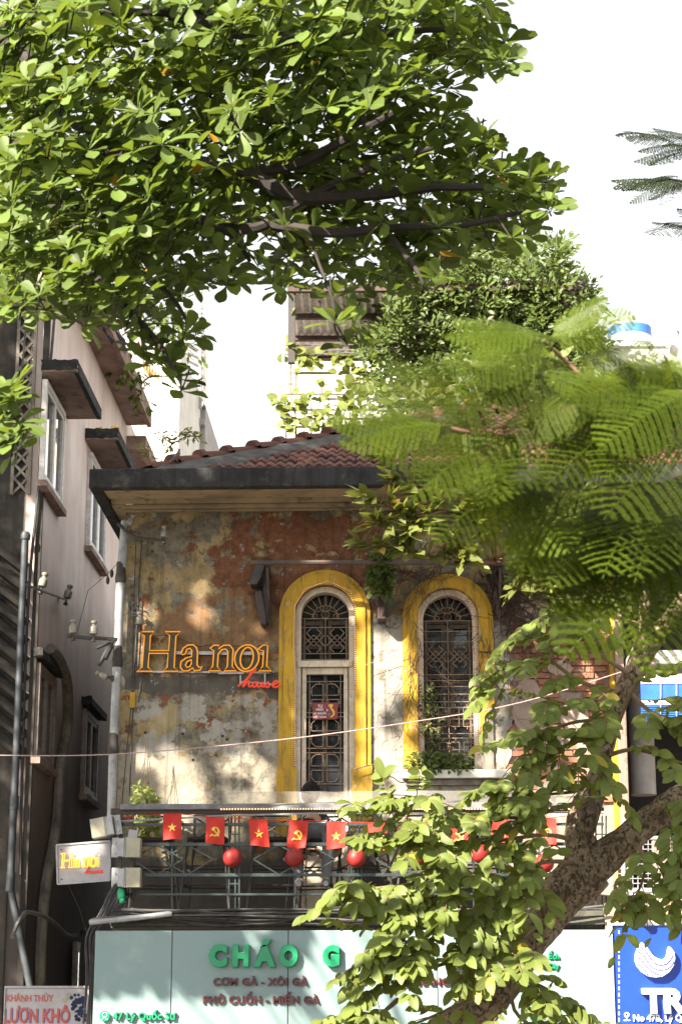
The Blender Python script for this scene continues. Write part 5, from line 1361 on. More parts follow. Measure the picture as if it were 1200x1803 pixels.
b = MB(); b.lathe([(.13, P(1120, 1400, 20.2).z), (.13, P(1120, 1225, 20.2).z)], (P(1128, 1300, 20.2).x, 20.2, 0), 16); b.build('pale_column', M['greywall'], nbx, True)
zs0, zs1 = P(1150, 1640, 18.95).z, P(1150, 1594, 18.95).z
b = MB(); b.prism([ragged([Vector((XB1 + .004, zs0)), Vector((6, zs0)), Vector((6, zs1)), Vector((P(1180, 1590, 18.95).x, zs1 - .01)), Vector((P(1130, 1590, 18.95).x, zs1 + .01)), Vector((XB1 + .004, zs1 + .02))], .06, .014, 8)], 18.93, 19.0); b.box(XB1 + .004, 6, 19.001, 21.38, zs0, zs1 - .05); b.build('veranda_ledge', M['pinkplaster'], nbx)
b = MB(); b.prism([ragged([Vector((P(1160, 1600, 18.9).x, P(1160, 1618, 18.9).z)), Vector((P(1240, 1600, 18.9).x, P(1160, 1618, 18.9).z)), Vector((P(1240, 1600, 18.9).x, P(1160, 1588, 18.9).z)), Vector((P(1172, 1600, 18.9).x, P(1160, 1588, 18.9).z))], .03, .012, 2)], 18.915, 18.929); b.build('peeled_patch', M['soffit'], nbx)
b = MB(); b.box(P(1100, 1575, 19.4).x, 6, 19.3, 19.5, zs1 - .04, P(1150, 1563, 19.3).z); b.build('white_sill', M['whitewash'], nbx)
b = MB(); p = P(1058, 1560, 18.98); b.obox(p, (.22, .12, .17), Matrix.Rotation(R(6), 3, 'Y')); b.build('rubble_block', M['pinkplaster'], nbx, bevel=.01)
dpp = thing('spout_pipe', 'short open plastic drain spout sticking out above the blue sign', 'pipe', tuple(P(1120, 1604, 18.9)))
o = P(1120, 1604, 18.62); c = Vector((.03, 1, -.02)).normalized(); b = MB(); L = .38; n = 16; r0_, r1_ = .042, .033
u = c.orthogonal().normalized(); v_ = c.cross(u); ringp = lambda t, r: [o + c * t + (u * math.cos(2 * math.pi * i / n) + v_ * math.sin(2 * math.pi * i / n)) * r for i in range(n)]
vs = ringp(L, r0_) + ringp(0, r0_) + ringp(0, r1_) + ringp(.2, r1_)
b.add(vs, [(k * n + i, k * n + (i + 1) % n, (k + 1) * n + (i + 1) % n, (k + 1) * n + i) for k in range(3) for i in range(n)] + [tuple(3 * n + i for i in range(n))]); b.build('spout', M['darkpipe'], dpp, True)
ba = thing('blue_awning', 'blue striped roll awning with white band under the neighbour\'s veranda roof', 'awning', tuple(P(1170, 1230, 19.35)))
YA2 = 19.35
def aw(y0, y1, mat, dy=0): a, e = P(1128, y1, YA2), P(1330, y0, YA2); b = MB(); b.box(a.x, e.x, YA2 + dy, YA2 + .04 + dy, a.z, e.z); return b
for y0, y1, m_ in ((1186, 1204, 'whitetarp'), (1204.4, 1232, 'bluetarp'), (1232.4, 1241, 'whitetarp')): aw(y0, y1, 0).build('band', M[m_], ba)
for k in range(8): y_ = 1241.4 + k * 3.6; aw(y_, y_ + 3.3, 0, .004 * (k % 2)).build('slat', M['bluetarp'], ba)
b = MB()
for x in (1162, 1190): b.tube([P(x, 1188, YA2 - .02), P(x, 1268, YA2 - .02)], .004, 4)
b.build('cord', M['white'], ba)
mg = thing('wire_mesh_rail', 'galvanised wire mesh guard along the neighbour\'s veranda', 'railing', tuple(P(1150, 1570, 19.15)))
YM = 19.12
b = MB()
for k in range(22): x = 1086 + k * 9; b.bar(P(x, 1566, YM), P(x, 1478, YM), .008)
for k in range(11): y_ = 1478 + k * 8.6; b.bar(P(1086, y_, YM - .006), P(1290, y_, YM - .006), .008)
tag(b.build('mesh_wires', M['steel'], mg), kind='stuff')
b = MB(); b.bar(P(1096, 1575, YM), P(1096, 1440, YM), .035); b.bar(P(1086, 1475, YM), P(1290, 1475, YM), .03); b.bar(P(1086, 1568, YM), P(1290, 1568, YM), .03); b.build('guard_frame', M['steel'], mg)
b = MB(); b.box(P(1150, 1560, 20).x, P(1185, 1480, 20).x, 20, 20.3, zs1, P(1150, 1480, 20).z); tag(b.build('wooden_crate', M['canopy'], None, bevel=.01), 'brown wooden crate standing behind the wire mesh guard', 'crate')
b = MB(); b.lathe([(.05, 0), (.06, .16), (.05, .2)], P(1177, 1568, 19.5), 12); tag(b.build('blue_tub', M['bluetarp'], None, True), 'small dark blue tub on the veranda sill behind the wire mesh', 'tub')
b = MB(); b.tube([P(1034, 1156, 19.93), P(1036, 1010, 19.95)], .013, 6); tag(b.build('wall_conduit', M['darkpipe']), 'thin grey conduit running down the exposed brick wall', 'pipe')
b = MB(); b.tube([P(1081, 1085, 19.9), P(1080, 1060, 19.9), P(1090, 1030, 19.9), P(1086, 990, 19.9)], .02, 8); tag(b.build('white_pipe', M['white'], None, True), 'short white plastic pipe at the right end of the bricks', 'pipe')
# ---------------------------------------------------------------- the seated person behind the railing
def skin(name, nodes, edges, mat, parent, sub=2, root=0):
    """nodes: (point, radius or (rx, ry)); one continuous skinned surface."""
    me = bpy.data.meshes.new(name)
    me.from_pydata([tuple(n_[0]) for n_ in nodes], edges, [])
    o = bpy.data.objects.new(name, me); COL.objects.link(o)
    sk = o.modifiers.new('skin', 'SKIN'); sk.use_smooth_shade = True
    for i, n_ in enumerate(nodes):
        r_ = n_[1] if isinstance(n_[1], tuple) else (n_[1], n_[1])
        me.skin_vertices[0].data[i].radius = r_
        me.skin_vertices[0].data[i].use_root = (i == root)
    sb = o.modifiers.new('sub', 'SUBSURF'); sb.levels = sub; sb.render_levels = sub
    dg = bpy.context.evaluated_depsgraph_get()
    m2 = bpy.data.meshes.new_from_object(o.evaluated_get(dg))
    bpy.data.objects.remove(o)
    m2.name = name; m2.materials.clear(); m2.materials.append(mat)
    m2.transform(Matrix.Translation(-ORG[parent]))
    return link(name, m2, parent)
px0, Yp = 553, 19.60
pe = thing('person', 'person in black T-shirt and grey trousers seated behind the railing, head bent', 'person', (P(px0, 1590, Yp).x, Yp, ZFLOOR))
X0 = P(px0, 1590, Yp).x; Z0 = ZFLOOR
V = lambda x, y, z: Vector((X0 + x, Yp + y, Z0 + z))
hz = P(545, 1401, Yp).z - Z0                     # centre of the head
sh = hz - .27
hip = .78
head = V(-.045, -.03, hz)
body = [(V(0, .02, hip), (.15, .12)), (V(0, .02, hip + .16), (.14, .10)), (V(-.005, .0, sh - .10), (.165, .105)), (V(-.01, -.005, sh), (.10, .08)), (V(-.02, -.012, sh + .07), .052), (V(-.035, -.02, hz - .10), .05),
        (V(.17, .0, sh - .03), .058), (V(.235, -.03, sh - .28), .042), (V(.14, -.20, sh - .36), .034), (V(.05, -.24, sh - .33), .026),
        (V(-.17, .0, sh - .03), .058), (V(-.235, -.05, sh - .27), .042), (V(-.13, -.21, sh - .37), .034), (V(-.05, -.25, sh - .34), .026)]
ed = [(0, 1), (1, 2), (2, 3), (3, 4), (4, 5), (3, 6), (6, 7), (7, 8), (8, 9), (3, 10), (10, 11), (11, 12), (12, 13)]
skin('body', body, ed, M['skin'], pe)
b = MB(); tl = Matrix.Rotation(R(38), 3, 'X') @ Matrix.Rotation(R(-18), 3, 'Z')
b.sph(head, (.075, .092, .115), 16, 12, tl)
for v in range(len(b.v)):                        # narrow the jaw, brow and nose
    d = tl.transposed() @ (b.v[v] - head)
    if d.z < -.02: d.x *= 1 + d.z * 2.6
    if abs(d.x) < .02 and d.y < -.07 and -.04 < d.z < .02: d.y -= .02
    b.v[v] = head + tl @ d
b.build('head', M['skin'], pe, True, sharp=80)
b = MB()
for s in (-1, 1): b.sph(head + tl @ Vector((s * .076, .01, -.005)), (.012, .022, .033), 8, 6, tl)
b.build('ears', M['skin'], pe, True)
b = MB()
for s in (-1, 1): b.sph(head + tl @ Vector((s * .03, -.083, .005)), (.014, .008, .007), 8, 6, tl)
b.build('eyes', M['iron'], pe, True)
b = MB(); b.sph(head + tl @ Vector((0, -.082, -.055)), (.024, .008, .007), 8, 6, tl); b.build('mouth', M['red_text'], pe, True)
b = MB(); b.sph(head + tl @ Vector((0, .018, .028)), (.092, .098, .112), 18, 12, tl)
rr = random.Random(2)
b.v = [v + (v - head).normalized() * rr.uniform(-.004, .007) for v in b.v]
b.v = [v if (tl.transposed() @ (v - head)).y > -.035 or (tl.transposed() @ (v - head)).z > .045 else v + tl @ Vector((0, .05, .02)) for v in b.v]
b.build('hair', M['hair'], pe, True, sharp=80)
b = MB(); b.tube([head + tl @ Vector((-.088, -.03, .03)), head + tl @ Vector((-.06, -.098, -.01)), head + tl @ Vector((-.02, -.112, -.025))], [.010, .016, .012], 8); b.build('glasses', M['white'], pe, True)
# T-shirt
ts = [(V(0, .02, hip + .02), (.175, .14)), (V(0, .02, hip + .16), (.16, .12)), (V(-.005, 0, sh - .10), (.185, .125)), (V(-.01, -.005, sh + .015), (.10, .088)),
      (V(.175, 0, sh - .03), .075), (V(.222, -.02, sh - .20), .068), (V(-.175, 0, sh - .03), .075), (V(-.222, -.03, sh - .19), .068)]
skin('tshirt', ts, [(0, 1), (1, 2), (2, 3), (3, 4), (4, 5), (3, 6), (6, 7)], M['blackcloth'], pe)
tr_ = [(V(0, .03, hip + .03), (.165, .13)), (V(.10, .0, hip - .01), .098), (V(.16, -.38, hip - .02), .078), (V(.15, -.36, hip - .26), .066), (V(.13, -.30, hip - .46), .055),
       (V(-.10, .0, hip - .01), .098), (V(-.19, -.36, hip + .0), .080), (V(-.17, -.34, hip - .26), .066), (V(-.13, -.28, hip - .46), .055)]
skin('trousers', tr_, [(0, 1), (1, 2), (2, 3), (3, 4), (0, 5), (5, 6), (6, 7), (7, 8)], M['greycloth'], pe)
for s, p in ((1, V(.13, -.31, hip - .515)), (-1, V(-.13, -.29, hip - .515))):
    b = MB(); b.tube([p + Vector((0, .07, 0)), p + Vector((0, .0, .005)), p + Vector((0, -.10, -.012)), p + Vector((0, -.16, -.018))], [.034, .046, .042, .026], 10); b.build('shoe', M['castalu'], pe, True)
# hands: palm, four fingers and a thumb round a phone
for s in (-1, 1):
    c = V(s * .048, -.265, sh - .315); nodes = [(c + Vector((0, .03, -.01)), (.026, .018)), (c, (.034, .017))]; eds = [(0, 1)]
    for k in range(4):
        L = (.030, .036, .034, .026)[k]; base = c + Vector((s * (.024 - .016 * k), -.02, .018)); i0 = len(nodes)
        nodes += [(base, .0092), (base + Vector((-s * .012, -.018, L * .6)), .0085), (base + Vector((-s * .026, -.010, L)), .0075)]; eds += [(1, i0), (i0, i0 + 1), (i0 + 1, i0 + 2)]
    i0 = len(nodes); nodes += [(c + Vector((-s * .026, .006, .004)), .011), (c + Vector((-s * .036, -.014, .028)), .009), (c + Vector((-s * .034, -.022, .046)), .008)]; eds += [(1, i0), (i0, i0 + 1), (i0 + 1, i0 + 2)]
    skin('hand', nodes, eds, M['skin'], pe, 1)
b = MB(); b.obox(V(0, -.30, sh - .285), (.072, .010, .148), Matrix.Rotation(R(-35), 3, 'X')); tag(b.build('phone', M['iron'], None, bevel=.004), 'dark phone held in both hands by the seated person', 'phone')
b = MB(); b.tube([V(.16, -.10, sh + .02), V(.185, -.14, sh - .2), V(.24, -.06, sh - .32)], .009, 5); b.tube([V(.24, -.1, sh + .0), V(.2, -.16, sh - .14)], .009, 5)
tag(b.build('bag_strap', M['bluetarp']), 'pale blue bag strap beside the seated person\'s arm', 'strap')
# ---------------------------------------------------------------- plants
def leaf_mesh(name, widths, mat, fold=.25, curl=.18, wave=.02, seed=0, cols=2):
    """a leaf of length 1 along +Y, lying in XY, folded along its midrib and curled at its tip"""
    rr = random.Random(seed); vs, fs, uv = [], [], []
    n = len(widths)
    for j, (t, w_) in enumerate(widths):
        for i in range(-1, 2):
            x = i * w_; z = abs(i) * w_ * fold - curl * t * t + (rr.uniform(-wave, wave) if i else 0)
            vs.append((x, t, z)); uv.append((.5 + i * .5, t))
    for j in range(n - 1):
        for i in range(2):
            a = j * 3 + i; fs.append((a, a + 1, a + 4, a + 3))
    return vs, fs, uv
def make_leaf(name, spec, mat):
    vs, fs, uv = spec
    me = bpy.data.meshes.new(name); me.from_pydata(vs, [], fs)
    l = me.uv_layers.new(name='UVMap')
    for lp in me.loops: l.data[lp.index].uv = uv[lp.vertex_index]
    me.materials.append(mat); me.polygons.foreach_set('use_smooth', [True] * len(me.polygons))
    return me
def merged(name, specs, xf, mat, parent):
    """many leaves as ONE mesh; xf: list of (spec index, matrix)"""
    org = ORG.get(parent, Vector()) if parent else Vector()
    VV, FF, UU = [], [], []; base = 0
    for k, (vs, fs, uv) in enumerate(specs):
        ms = [m for i, m in xf if i == k]
        if not ms: continue
        A = np.array([[list(r) for r in m] for m in ms]); v = np.c_[np.array(vs), np.ones(len(vs))]
        W_ = np.einsum('mij,nj->mni', A, v)[:, :, :3] - np.array(org)
        VV.append(W_.reshape(-1, 3)); f = np.array(fs)
        FF.append((f[None] + (np.arange(len(ms)) * len(vs))[:, None, None] + base).reshape(-1, f.shape[1]))
        UU.append(np.tile(np.array(uv)[f.reshape(-1)], (len(ms), 1))); base += len(ms) * len(vs)
    V_, F_, U_ = np.vstack(VV), np.vstack(FF), np.vstack(UU)
    me = bpy.data.meshes.new(name); me.vertices.add(len(V_)); me.vertices.foreach_set('co', V_.astype(np.float32).ravel())
    nl = F_.size; me.loops.add(nl); me.loops.foreach_set('vertex_index', F_.astype(np.int32).ravel())
    me.polygons.add(len(F_)); me.polygons.foreach_set('loop_start', np.arange(0, nl, F_.shape[1], dtype=np.int32))
    l = me.uv_layers.new(name='UVMap'); l.data.foreach_set('uv', U_.astype(np.float32).ravel())
    me.update(calc_edges=True); me.polygons.foreach_set('use_smooth', [True] * len(F_)); me.materials.append(mat)
    return tag(link(name, me, parent), kind='stuff')
def plant_leaves(parent, specs, xf, mat, singles=290, name='leaf', rest='foliage', cell=7):
    """the leaves that show largest become objects of their own, the rest one mass"""
    meshes = [make_leaf(name, s, mat) for s in specs]
    info = []
    for n_, (k, m) in enumerate(xf):
        c = m @ Vector((0, .5, 0)); x, y, d = proj(c)
        if d > 0 and -15 < x < 1215 and -15 < y < 1818:
            ny = m.to_3x3() @ Vector((0, 1, 0)); nx = m.to_3x3() @ Vector((1, 0, 0))
            vd = (c - CAM).normalized(); area = abs(ny.cross(nx).dot(vd)) / (d * d)
            info.append((d, area, x, y, n_))
    seen = {}
    for d, ar, x, y, n_ in sorted(info):
        key = (int(x / cell), int(y / cell))
        if key not in seen: seen[key] = (ar, n_)
    best = {n_ for ar, n_ in sorted(seen.values(), reverse=True)[:singles]}
    for n_ in best: link(name, meshes[xf[n_][0]], parent, xf[n_][1])
    left = [q_ for n_, q_ in enumerate(xf) if n_ not in best]
    if left: merged(rest, specs, left, mat, parent)
def frame(d, up, roll=0):
    d = d.normalized(); x = d.cross(up)
    if x.length < 1e-3: x = d.orthogonal()
    x.normalize(); z = x.cross(d)
    m = Matrix((x, d, z)).transposed()
    return m @ Matrix.Rotation(roll, 3, 'Y')
def lm(p, d, up, L, roll=0): return Matrix.Translation(p) @ (frame(d, up, roll) * L).to_4x4()
def inpoly(x, y, poly):
    c = False; n = len(poly); j = n - 1
    for i in range(n):
        if (poly[i][1] > y) != (poly[j][1] > y) and x < (poly[j][0] - poly[i][0]) * (y - poly[i][1]) / (poly[j][1] - poly[i][1]) + poly[i][0]: c = not c
        j = i
    return c
UPV = Vector((0, 0, 1))

# ------------------------------------------------ the big almond tree, top left
OB = [(0, .02), (.14, .045), (.35, .12), (.58, .215), (.78, .25), (.92, .19), (1.0, .03)]
al_specs = [leaf_mesh('a', OB, None, .28, c_, .014, s) for s, c_ in ((1, .05), (2, .16), (3, .30), (4, -.06))]
alm = thing('almond_tree', 'big almond tree with broad glossy leaf rosettes filling the top left', 'tree', (-6.5, 11.0, .12))
rr = random.Random(21)
def limb(b, pts, r0, r1, n=8):
    pts = spline(pts, 5); k = len(pts)
    b.tube(pts, [lerp(r0, r1, i / (k - 1)) * (1 + .08 * math.sin(i * 2.3)) for i in range(k)], n)
b = MB(); limb(b, [(-6.5, 11.0, .1), (-6.45, 11.1, 2.5), (-6.1, 11.1, 5.0), (-5.6, 11.0, 7.0)], .34, .22, 14); b.build('trunk', M['bark'], alm, True)
YA_ = 12.0
limbs = [([(-60, 230, 11.00), (0, 65, 10.90), (40, 30, 10.80), (150, 22, 10.80), (300, 22, 10.80), (420, 20, 10.80)], .036, .022), ([(-60, 230, 11.00), (5, 130, 11.00), (35, 50, 10.90), (60, -40, 10.90)], .04, .03), ([(-40, 60, 10.80), (40, 95, 10.60), (60, 130, 10.50), (120, 210, 10.40), (160, 230, 10.30)], .05, .02),
         ([(-120, 260, 11.10), (120, 262, 11.00), (310, 282, 10.80), (430, 300, 10.80), (520, 290, 10.80), (600, 250, 10.70), (690, 200, 10.70)], .055, .025), ([(430, 300, 10.80), (520, 345, 10.80), (640, 345, 10.80), (760, 330, 10.70), (850, 330, 10.70)], .055, .02),
         ([(-80, 380, 11.10), (180, 372, 10.90), (370, 392, 10.80), (450, 402, 10.80), (520, 360, 10.80), (640, 300, 10.80), (760, 260, 10.80)], .05, .018), ([(360, 390, 10.80), (410, 415, 10.70), (440, 460, 10.70)], .03, .012), ([(480, 395, 10.80), (580, 410, 10.70), (700, 400, 10.70), (820, 395, 10.60), (930, 370, 10.60)], .04, .012),
         ([(540, 400, 10.80), (560, 460, 10.60), (586, 530, 10.50), (590, 580, 10.50), (610, 610, 10.50)], .010, .006), ([(300, 22, 10.80), (480, 70, 10.80), (640, 60, 10.80), (800, 50, 10.70)], .05, .015), ([(690, 420, 10.70), (730, 470, 10.60), (745, 500, 10.60)], .02, .01),
         ([(100, 420, 10.90), (180, 500, 10.70), (250, 570, 10.50), (290, 620, 10.40), (312, 665, 10.40)], .03, .010), ([(-60, 520, 10.90), (60, 535, 10.80), (140, 540, 10.70)], .06, .03), ([(250, 480, 10.80), (300, 520, 10.60), (335, 575, 10.50)], .02, .01), ([(-60, 660, 10.80), (0, 700, 10.60), (30, 690, 10.60)], .03, .012)]
for pts, r0, r1 in limbs:
    b = MB(); limb(b, [P(*p) for p in pts], r0, r1); b.build('branch', M['darkbark'], alm, True)
for a, e, r0 in (((-5.9, 11.1, 5.6), P(-60, 230, 11.00), .07), ((-6.0, 11.1, 5.2), P(-120, 260, 11.10), .06), ((-6.0, 11.1, 5.0), P(-80, 380, 11.10), .06), ((-6.1, 11.1, 4.8), P(-60, 520, 10.90), .055), ((-6.2, 11.1, 4.4), P(-60, 660, 10.80), .06)):
    b = MB(); a = Vector(a); limb(b, [a, a.lerp(e, .5) + Vector((0, 0, .25)), e], r0, r0 * .75); b.build('branch', M['darkbark'], alm, True)
al_x = []; al_far = []
def rosette(p, ax, L, n, out, rr, open_=1.0, skip=None):
    ph = rr.uniform(0, 6.28); t = ax.orthogonal().normalized(); s = ax.cross(t)
    for i in range(n):
        a = ph + i * 2.4 + rr.uniform(-.2, .2); el = (rr.uniform(-.15, .65) if i < n * .7 else rr.uniform(.7, 1.1)) * open_
        d = (t * math.cos(a) + s * math.sin(a)) * math.cos(el) + ax * math.sin(el)
        l = L * rr.uniform(.75, 1.1) * (.75 if i >= n * .7 else 1)
        m = lm(p + d * .012, d, ax, l, rr.uniform(-.35, .35))
        if skip and skip(m): continue
        out.append((rr.randrange(4), m))
crown = [(-30, -25), (640, -25), (890, -25), (890, 50), (905, 110), (860, 140), (805, 120), (780, 180), (815, 215), (860, 260), (875, 295), (955, 300), (985, 360), (955, 400), (905, 440), (870, 455), (810, 450), (750, 490), (690, 510), (640, 500), (610, 480), (560, 500), (520, 470), (500, 505), (460, 490), (470, 445), (425, 425), (430, 500), (395, 520), (355, 500), (300, 560), (240, 590), (150, 560), (60, 555), (0, 570), (-30, 560)]
holes = [(460, 435, 28), (330, 80, 14), (690, 360, 14), (560, 255, 14), (255, 80, 10.80), (490, 120, 10.80), (345, 275, 10.80), (545, 165, 10), (395, 205, 10), (330, 450, 22)]
def hole(x, y): return any((x - a) ** 2 + (y - b_) ** 2 < (r * 1.4) ** 2 for a, b_, r in holes)
def grid_pts(poly, step, jit, rr):
    xs = [p[0] for p in poly]; ys = [p[1] for p in poly]; out = []
    y = min(ys)
    while y < max(ys):
        x = min(xs)
        while x < max(xs):
            px, py = x + rr.uniform(-jit, jit), y + rr.uniform(-jit, jit)
            if inpoly(px, py, poly): out.append((px, py))
            x += step
        y += step * .9
    return out
# dark inner layers, seen from below
twigs = MB()
for Y0, step, nn in ((11.1, 44, 7), (11.5, 42, 7), (11.9, 42, 7), (10.7, 58, 7)):
    for px, py in grid_pts(crown, step, 22, rr):
        if hole(px, py): continue
        ax = Vector((rr.uniform(-.5, .5), rr.uniform(-.6, .3), rr.uniform(.5, 1))).normalized()
        if Y0 < 11.3 and rr.random() < (.25 if px < 400 else .04): ax = (TO_SUN * .8 + Vector((rr.uniform(-.4, .4), -.45 + rr.uniform(-.4, .2), -.15 + rr.uniform(-.25, .4)))).normalized()
        p = P(px, py, Y0 + rr.uniform(-.3, .3))
        rosette(p, ax, rr.uniform(.135, .185), rr.randint(nn - 1, nn + 2), al_x, rr)
        twigs.tube([p + Vector((rr.uniform(-.12, .02), .14, rr.uniform(-.02, .08))), p + Vector((-.01, .03, .01)), p], [.006, .005, .004], 4)
# outer sunlit rosettes with their tips turned to the light
lit = [(15, 20), (60, 15), (20, 60), (55, 75), (10, 105), (95, 40), (30, 95), (130, 20), (45, 150), (110, 175), (165, 145), (60, 195), (125, 185), (215, 240), (120, 165), (245, 195), (190, 235), (40, 285), (110, 290), (175, 300), (235, 265), (60, 330), (120, 325), (20, 345), (200, 330), (155, 265), (285, 255), (310, 250), (300, 330), (260, 350), (320, 370), (350, 375), (240, 395), (180, 420), (120, 440), (40, 425), (75, 455), (215, 440), (110, 480), (30, 490), (170, 470), (245, 430), (300, 405), (20, 235), (280, 340), (330, 340), (150, 520), (200, 510), (250, 500), (70, 520), (10, 540), (50, 390), (150, 380), (90, 250),
       (335, 10), (420, 35), (500, 15), (430, 95), (555, 75), (590, 65), (480, 85), (555, 135), (525, 165), (410, 190), (475, 185), (540, 185), (600, 95), (640, 165), (690, 180), (700, 130), (610, 40), (660, 110), (560, 30), (625, 10), (690, 20), (450, 30), (380, 55), (585, 190), (650, 190), (505, 110), (720, 150),
       (10, 700), (35, 745), (20, 690), (25, 780), (0, 745)]
for px, py in [q2 for q_ in lit for q2 in (q_, (q_[0] + rr.uniform(-34, 34), q_[1] + rr.uniform(-30, 30)))]:
    p = P(px, py, rr.uniform(9.8, 10.2)); ax = (TO_SUN * .75 + Vector((rr.uniform(-.4, .4), rr.uniform(-.4, .15), .30 + rr.uniform(-.3, .35)))).normalized()
    rosette(p, ax, rr.uniform(.135, .185), rr.randint(8, 11), al_x, rr, .8)
    twigs.tube([p + Vector((-.04, .14, -.03)), p], [.006, .004], 5)
# hanging sprays along the edge
for px, py in [(585, 525), (612, 530), (640, 505), (590, 570), (620, 572), (612, 608), (635, 612), (480, 495), (455, 470), (500, 510), (430, 440), (400, 500), (360, 500), (330, 495), (290, 620), (250, 615), (325, 590), (345, 590), (310, 665), (320, 688), (270, 645), (300, 640), (220, 585), (190, 560), (120, 560), (80, 545), (150, 575), (745, 505), (770, 490), (690, 515), (720, 470), (820, 455), (870, 440), (900, 420), (940, 350), (965, 370), (930, 315), (880, 305), (845, 245), (880, 110), (865, 40), (860, 95), (800, 40), (790, 100), (820, 60), (745, 35), (835, 300), (900, 345), (920, 400), (790, 440), (840, 400), (770, 400)]:
    p = P(px, py, rr.uniform(10.3, 10.9)); ax = Vector((rr.uniform(-.3, .5), -.1 + rr.uniform(-.3, .3), rr.uniform(.3, .9))).normalized()
    rosette(p, ax, rr.uniform(.14, .18), rr.randint(7, 9), al_x, rr)
    twigs.tube([p + Vector((rr.uniform(-.1, .04), .06, .16)), p], [.006, .004], 5)
for px, py in grid_pts([(60, -330), (760, -330), (760, -60), (60, -60)], 42, 16, rr):      # unseen crown added above, shading the leaves inside the tree
    p = P(px, py, 10.2 + rr.uniform(-.4, .3)); rosette(p, Vector((rr.uniform(-.5, .3), rr.uniform(-.5, .2), .8)).normalized(), rr.uniform(.16, .2), 8, al_x, rr)
tag(twigs.build('twigs', M['darkbark'], alm), kind='stuff')
plant_leaves(alm, al_specs, al_x, M['almond_leaf'])
# the rest of its crown, above and to the left of the picture, added and thinned to dapple the house front
SUNNY = [(302, 1352, 48), (285, 1320, 34), (330, 1392, 40), (300, 1400, 40), (415, 1325, 20), (385, 1327, 13), (453, 1352, 20), (446, 1390, 18), (398, 1384, 12), (335, 1062, 20), (232, 1068, 22), (226, 1135, 17), (222, 1090, 16), (440, 1090, 9), (492, 940, 12), (483, 975, 12), (338, 1010, 10), (212, 1180, 30), (228, 1320, 14), (395, 950, 9),
         (641, 1110, 26), (637, 1145, 22), (640, 1190, 18), (638, 1230, 14), (637, 1275, 16), (637, 1335, 16), (636, 1390, 18), (680, 1120, 24), (700, 1150, 24), (672, 1160, 22), (690, 1190, 26), (668, 1210, 16), (690, 1280, 26), (675, 1325, 18), (700, 1330, 18), (690, 1380, 22), (660, 1290, 12), (523, 1250, 12), (530, 1300, 9), (620, 1060, 16), (575, 1398, 40), (600, 1405, 30), (625, 1320, 10),
         (724, 1200, 16), (716, 1260, 26), (714, 1320, 26), (728, 1350, 18), (848, 1245, 30), (850, 1290, 26), (862, 1160, 26), (880, 1180, 26), (850, 1340, 22), (880, 1320, 18), (790, 1220, 26), (815, 1235, 20), (760, 1260, 20), (780, 1180, 12),
         (300, 1425, 26), (270, 1425, 14), (400, 1425, 12), (560, 1425, 60), (690, 1425, 60), (520, 1505, 12), (390, 1455, 12), (560, 1465, 14), (310, 1450, 12), (285, 1475, 12), (290, 1500, 14), (310, 1500, 14), (520, 1580, 12), (190, 1445, 5), (140, 1495, 3), (150, 1548, 4),
         (270, 1765, 24), (300, 1755, 21), (245, 1775, 21), (320, 1740, 14), (290, 1790, 33), (240, 1795, 21), (195, 1675, 10), (265, 1640, 8), (372, 1650, 10), (460, 1655, 17), (340, 1710, 7), (365, 1700, 7), (375, 1715, 7), (180, 1750, 9), (200, 1785, 11), (430, 1770, 17), (440, 1790, 21), (480, 1795, 19), (365, 1795, 10), (540, 1700, 21), (560, 1720, 24), (590, 1740, 19), (590, 1690, 24), (360, 1672, 13), (520, 1650, 9), (560, 1780, 16),
         (290, 1615, 14), (265, 1607, 16), (205, 1620, 7)]
LITZONE = [(640, 1000), (700, 1090), (760, 1120), (900, 1050), (1300, 900), (1300, 1900), (600, 1900), (620, 1650), (640, 1560), (630, 1430), (880, 1400), (890, 1240), (900, 1100), (900, 1045)]
LITZONE = [(893, 1060), (1300, 850), (1300, 1900), (610, 1900), (600, 1700), (620, 1600), (640, 1430), (890, 1410)]
ROOFLIT = 0
def shade_hit(c, Yh=19.9):
    h = c - TO_SUN * ((c.y - Yh) / TO_SUN.y); return proj(h)
def wanted(c, rr, rad):  # leaves are dropped where sun spots should fall
    x, y, d = shade_hit(c)
    if inpoly(x, y, LITZONE): return mnoise.noise(Vector((x / 38, y / 38, 3.3))) > .22 and rr.random() < .7
    for a, b_, r in SUNNY:
        if (x - a) ** 2 + (y - b_) ** 2 < ((r + 13 if r < 25 else r * .98) + rad) ** 2: return False
    return True
far = []
rr = random.Random(5); tw2 = MB()
def unshade(px, py, Yt, Yh=19.9):
    h = P(px, py, Yh); return h + TO_SUN * ((Yt - Yh) / TO_SUN.y)
for Yt, step in ((13.2, 27), (12.6, 29), (13.8, 31), (12.2, 34)):
    for px, py in grid_pts([(20, 860), (980, 860), (980, 1060), (930, 1440), (700, 1460), (700, 1920), (20, 1920)], step, 11, rr):
        c = unshade(px, py, Yt + rr.uniform(-.3, .3)); ax = (TO_SUN * .5 + Vector((rr.uniform(-.6, .6), rr.uniform(-.6, .6), .8))).normalized()
        x_, y_, d_ = proj(c)
        if d_ > 0 and -60 < x_ < 1260 and y_ > -90: continue          # stay out of the picture
        n0_ = len(far)
        rosette(c, ax, rr.uniform(.18, .23), 7, far, rr, 1.0, lambda m: not wanted(m @ Vector((0, .55, 0)), rr, 0))
        if len(far) > n0_: tw2.tube([c - ax * .16, c], [.006, .004], 4)
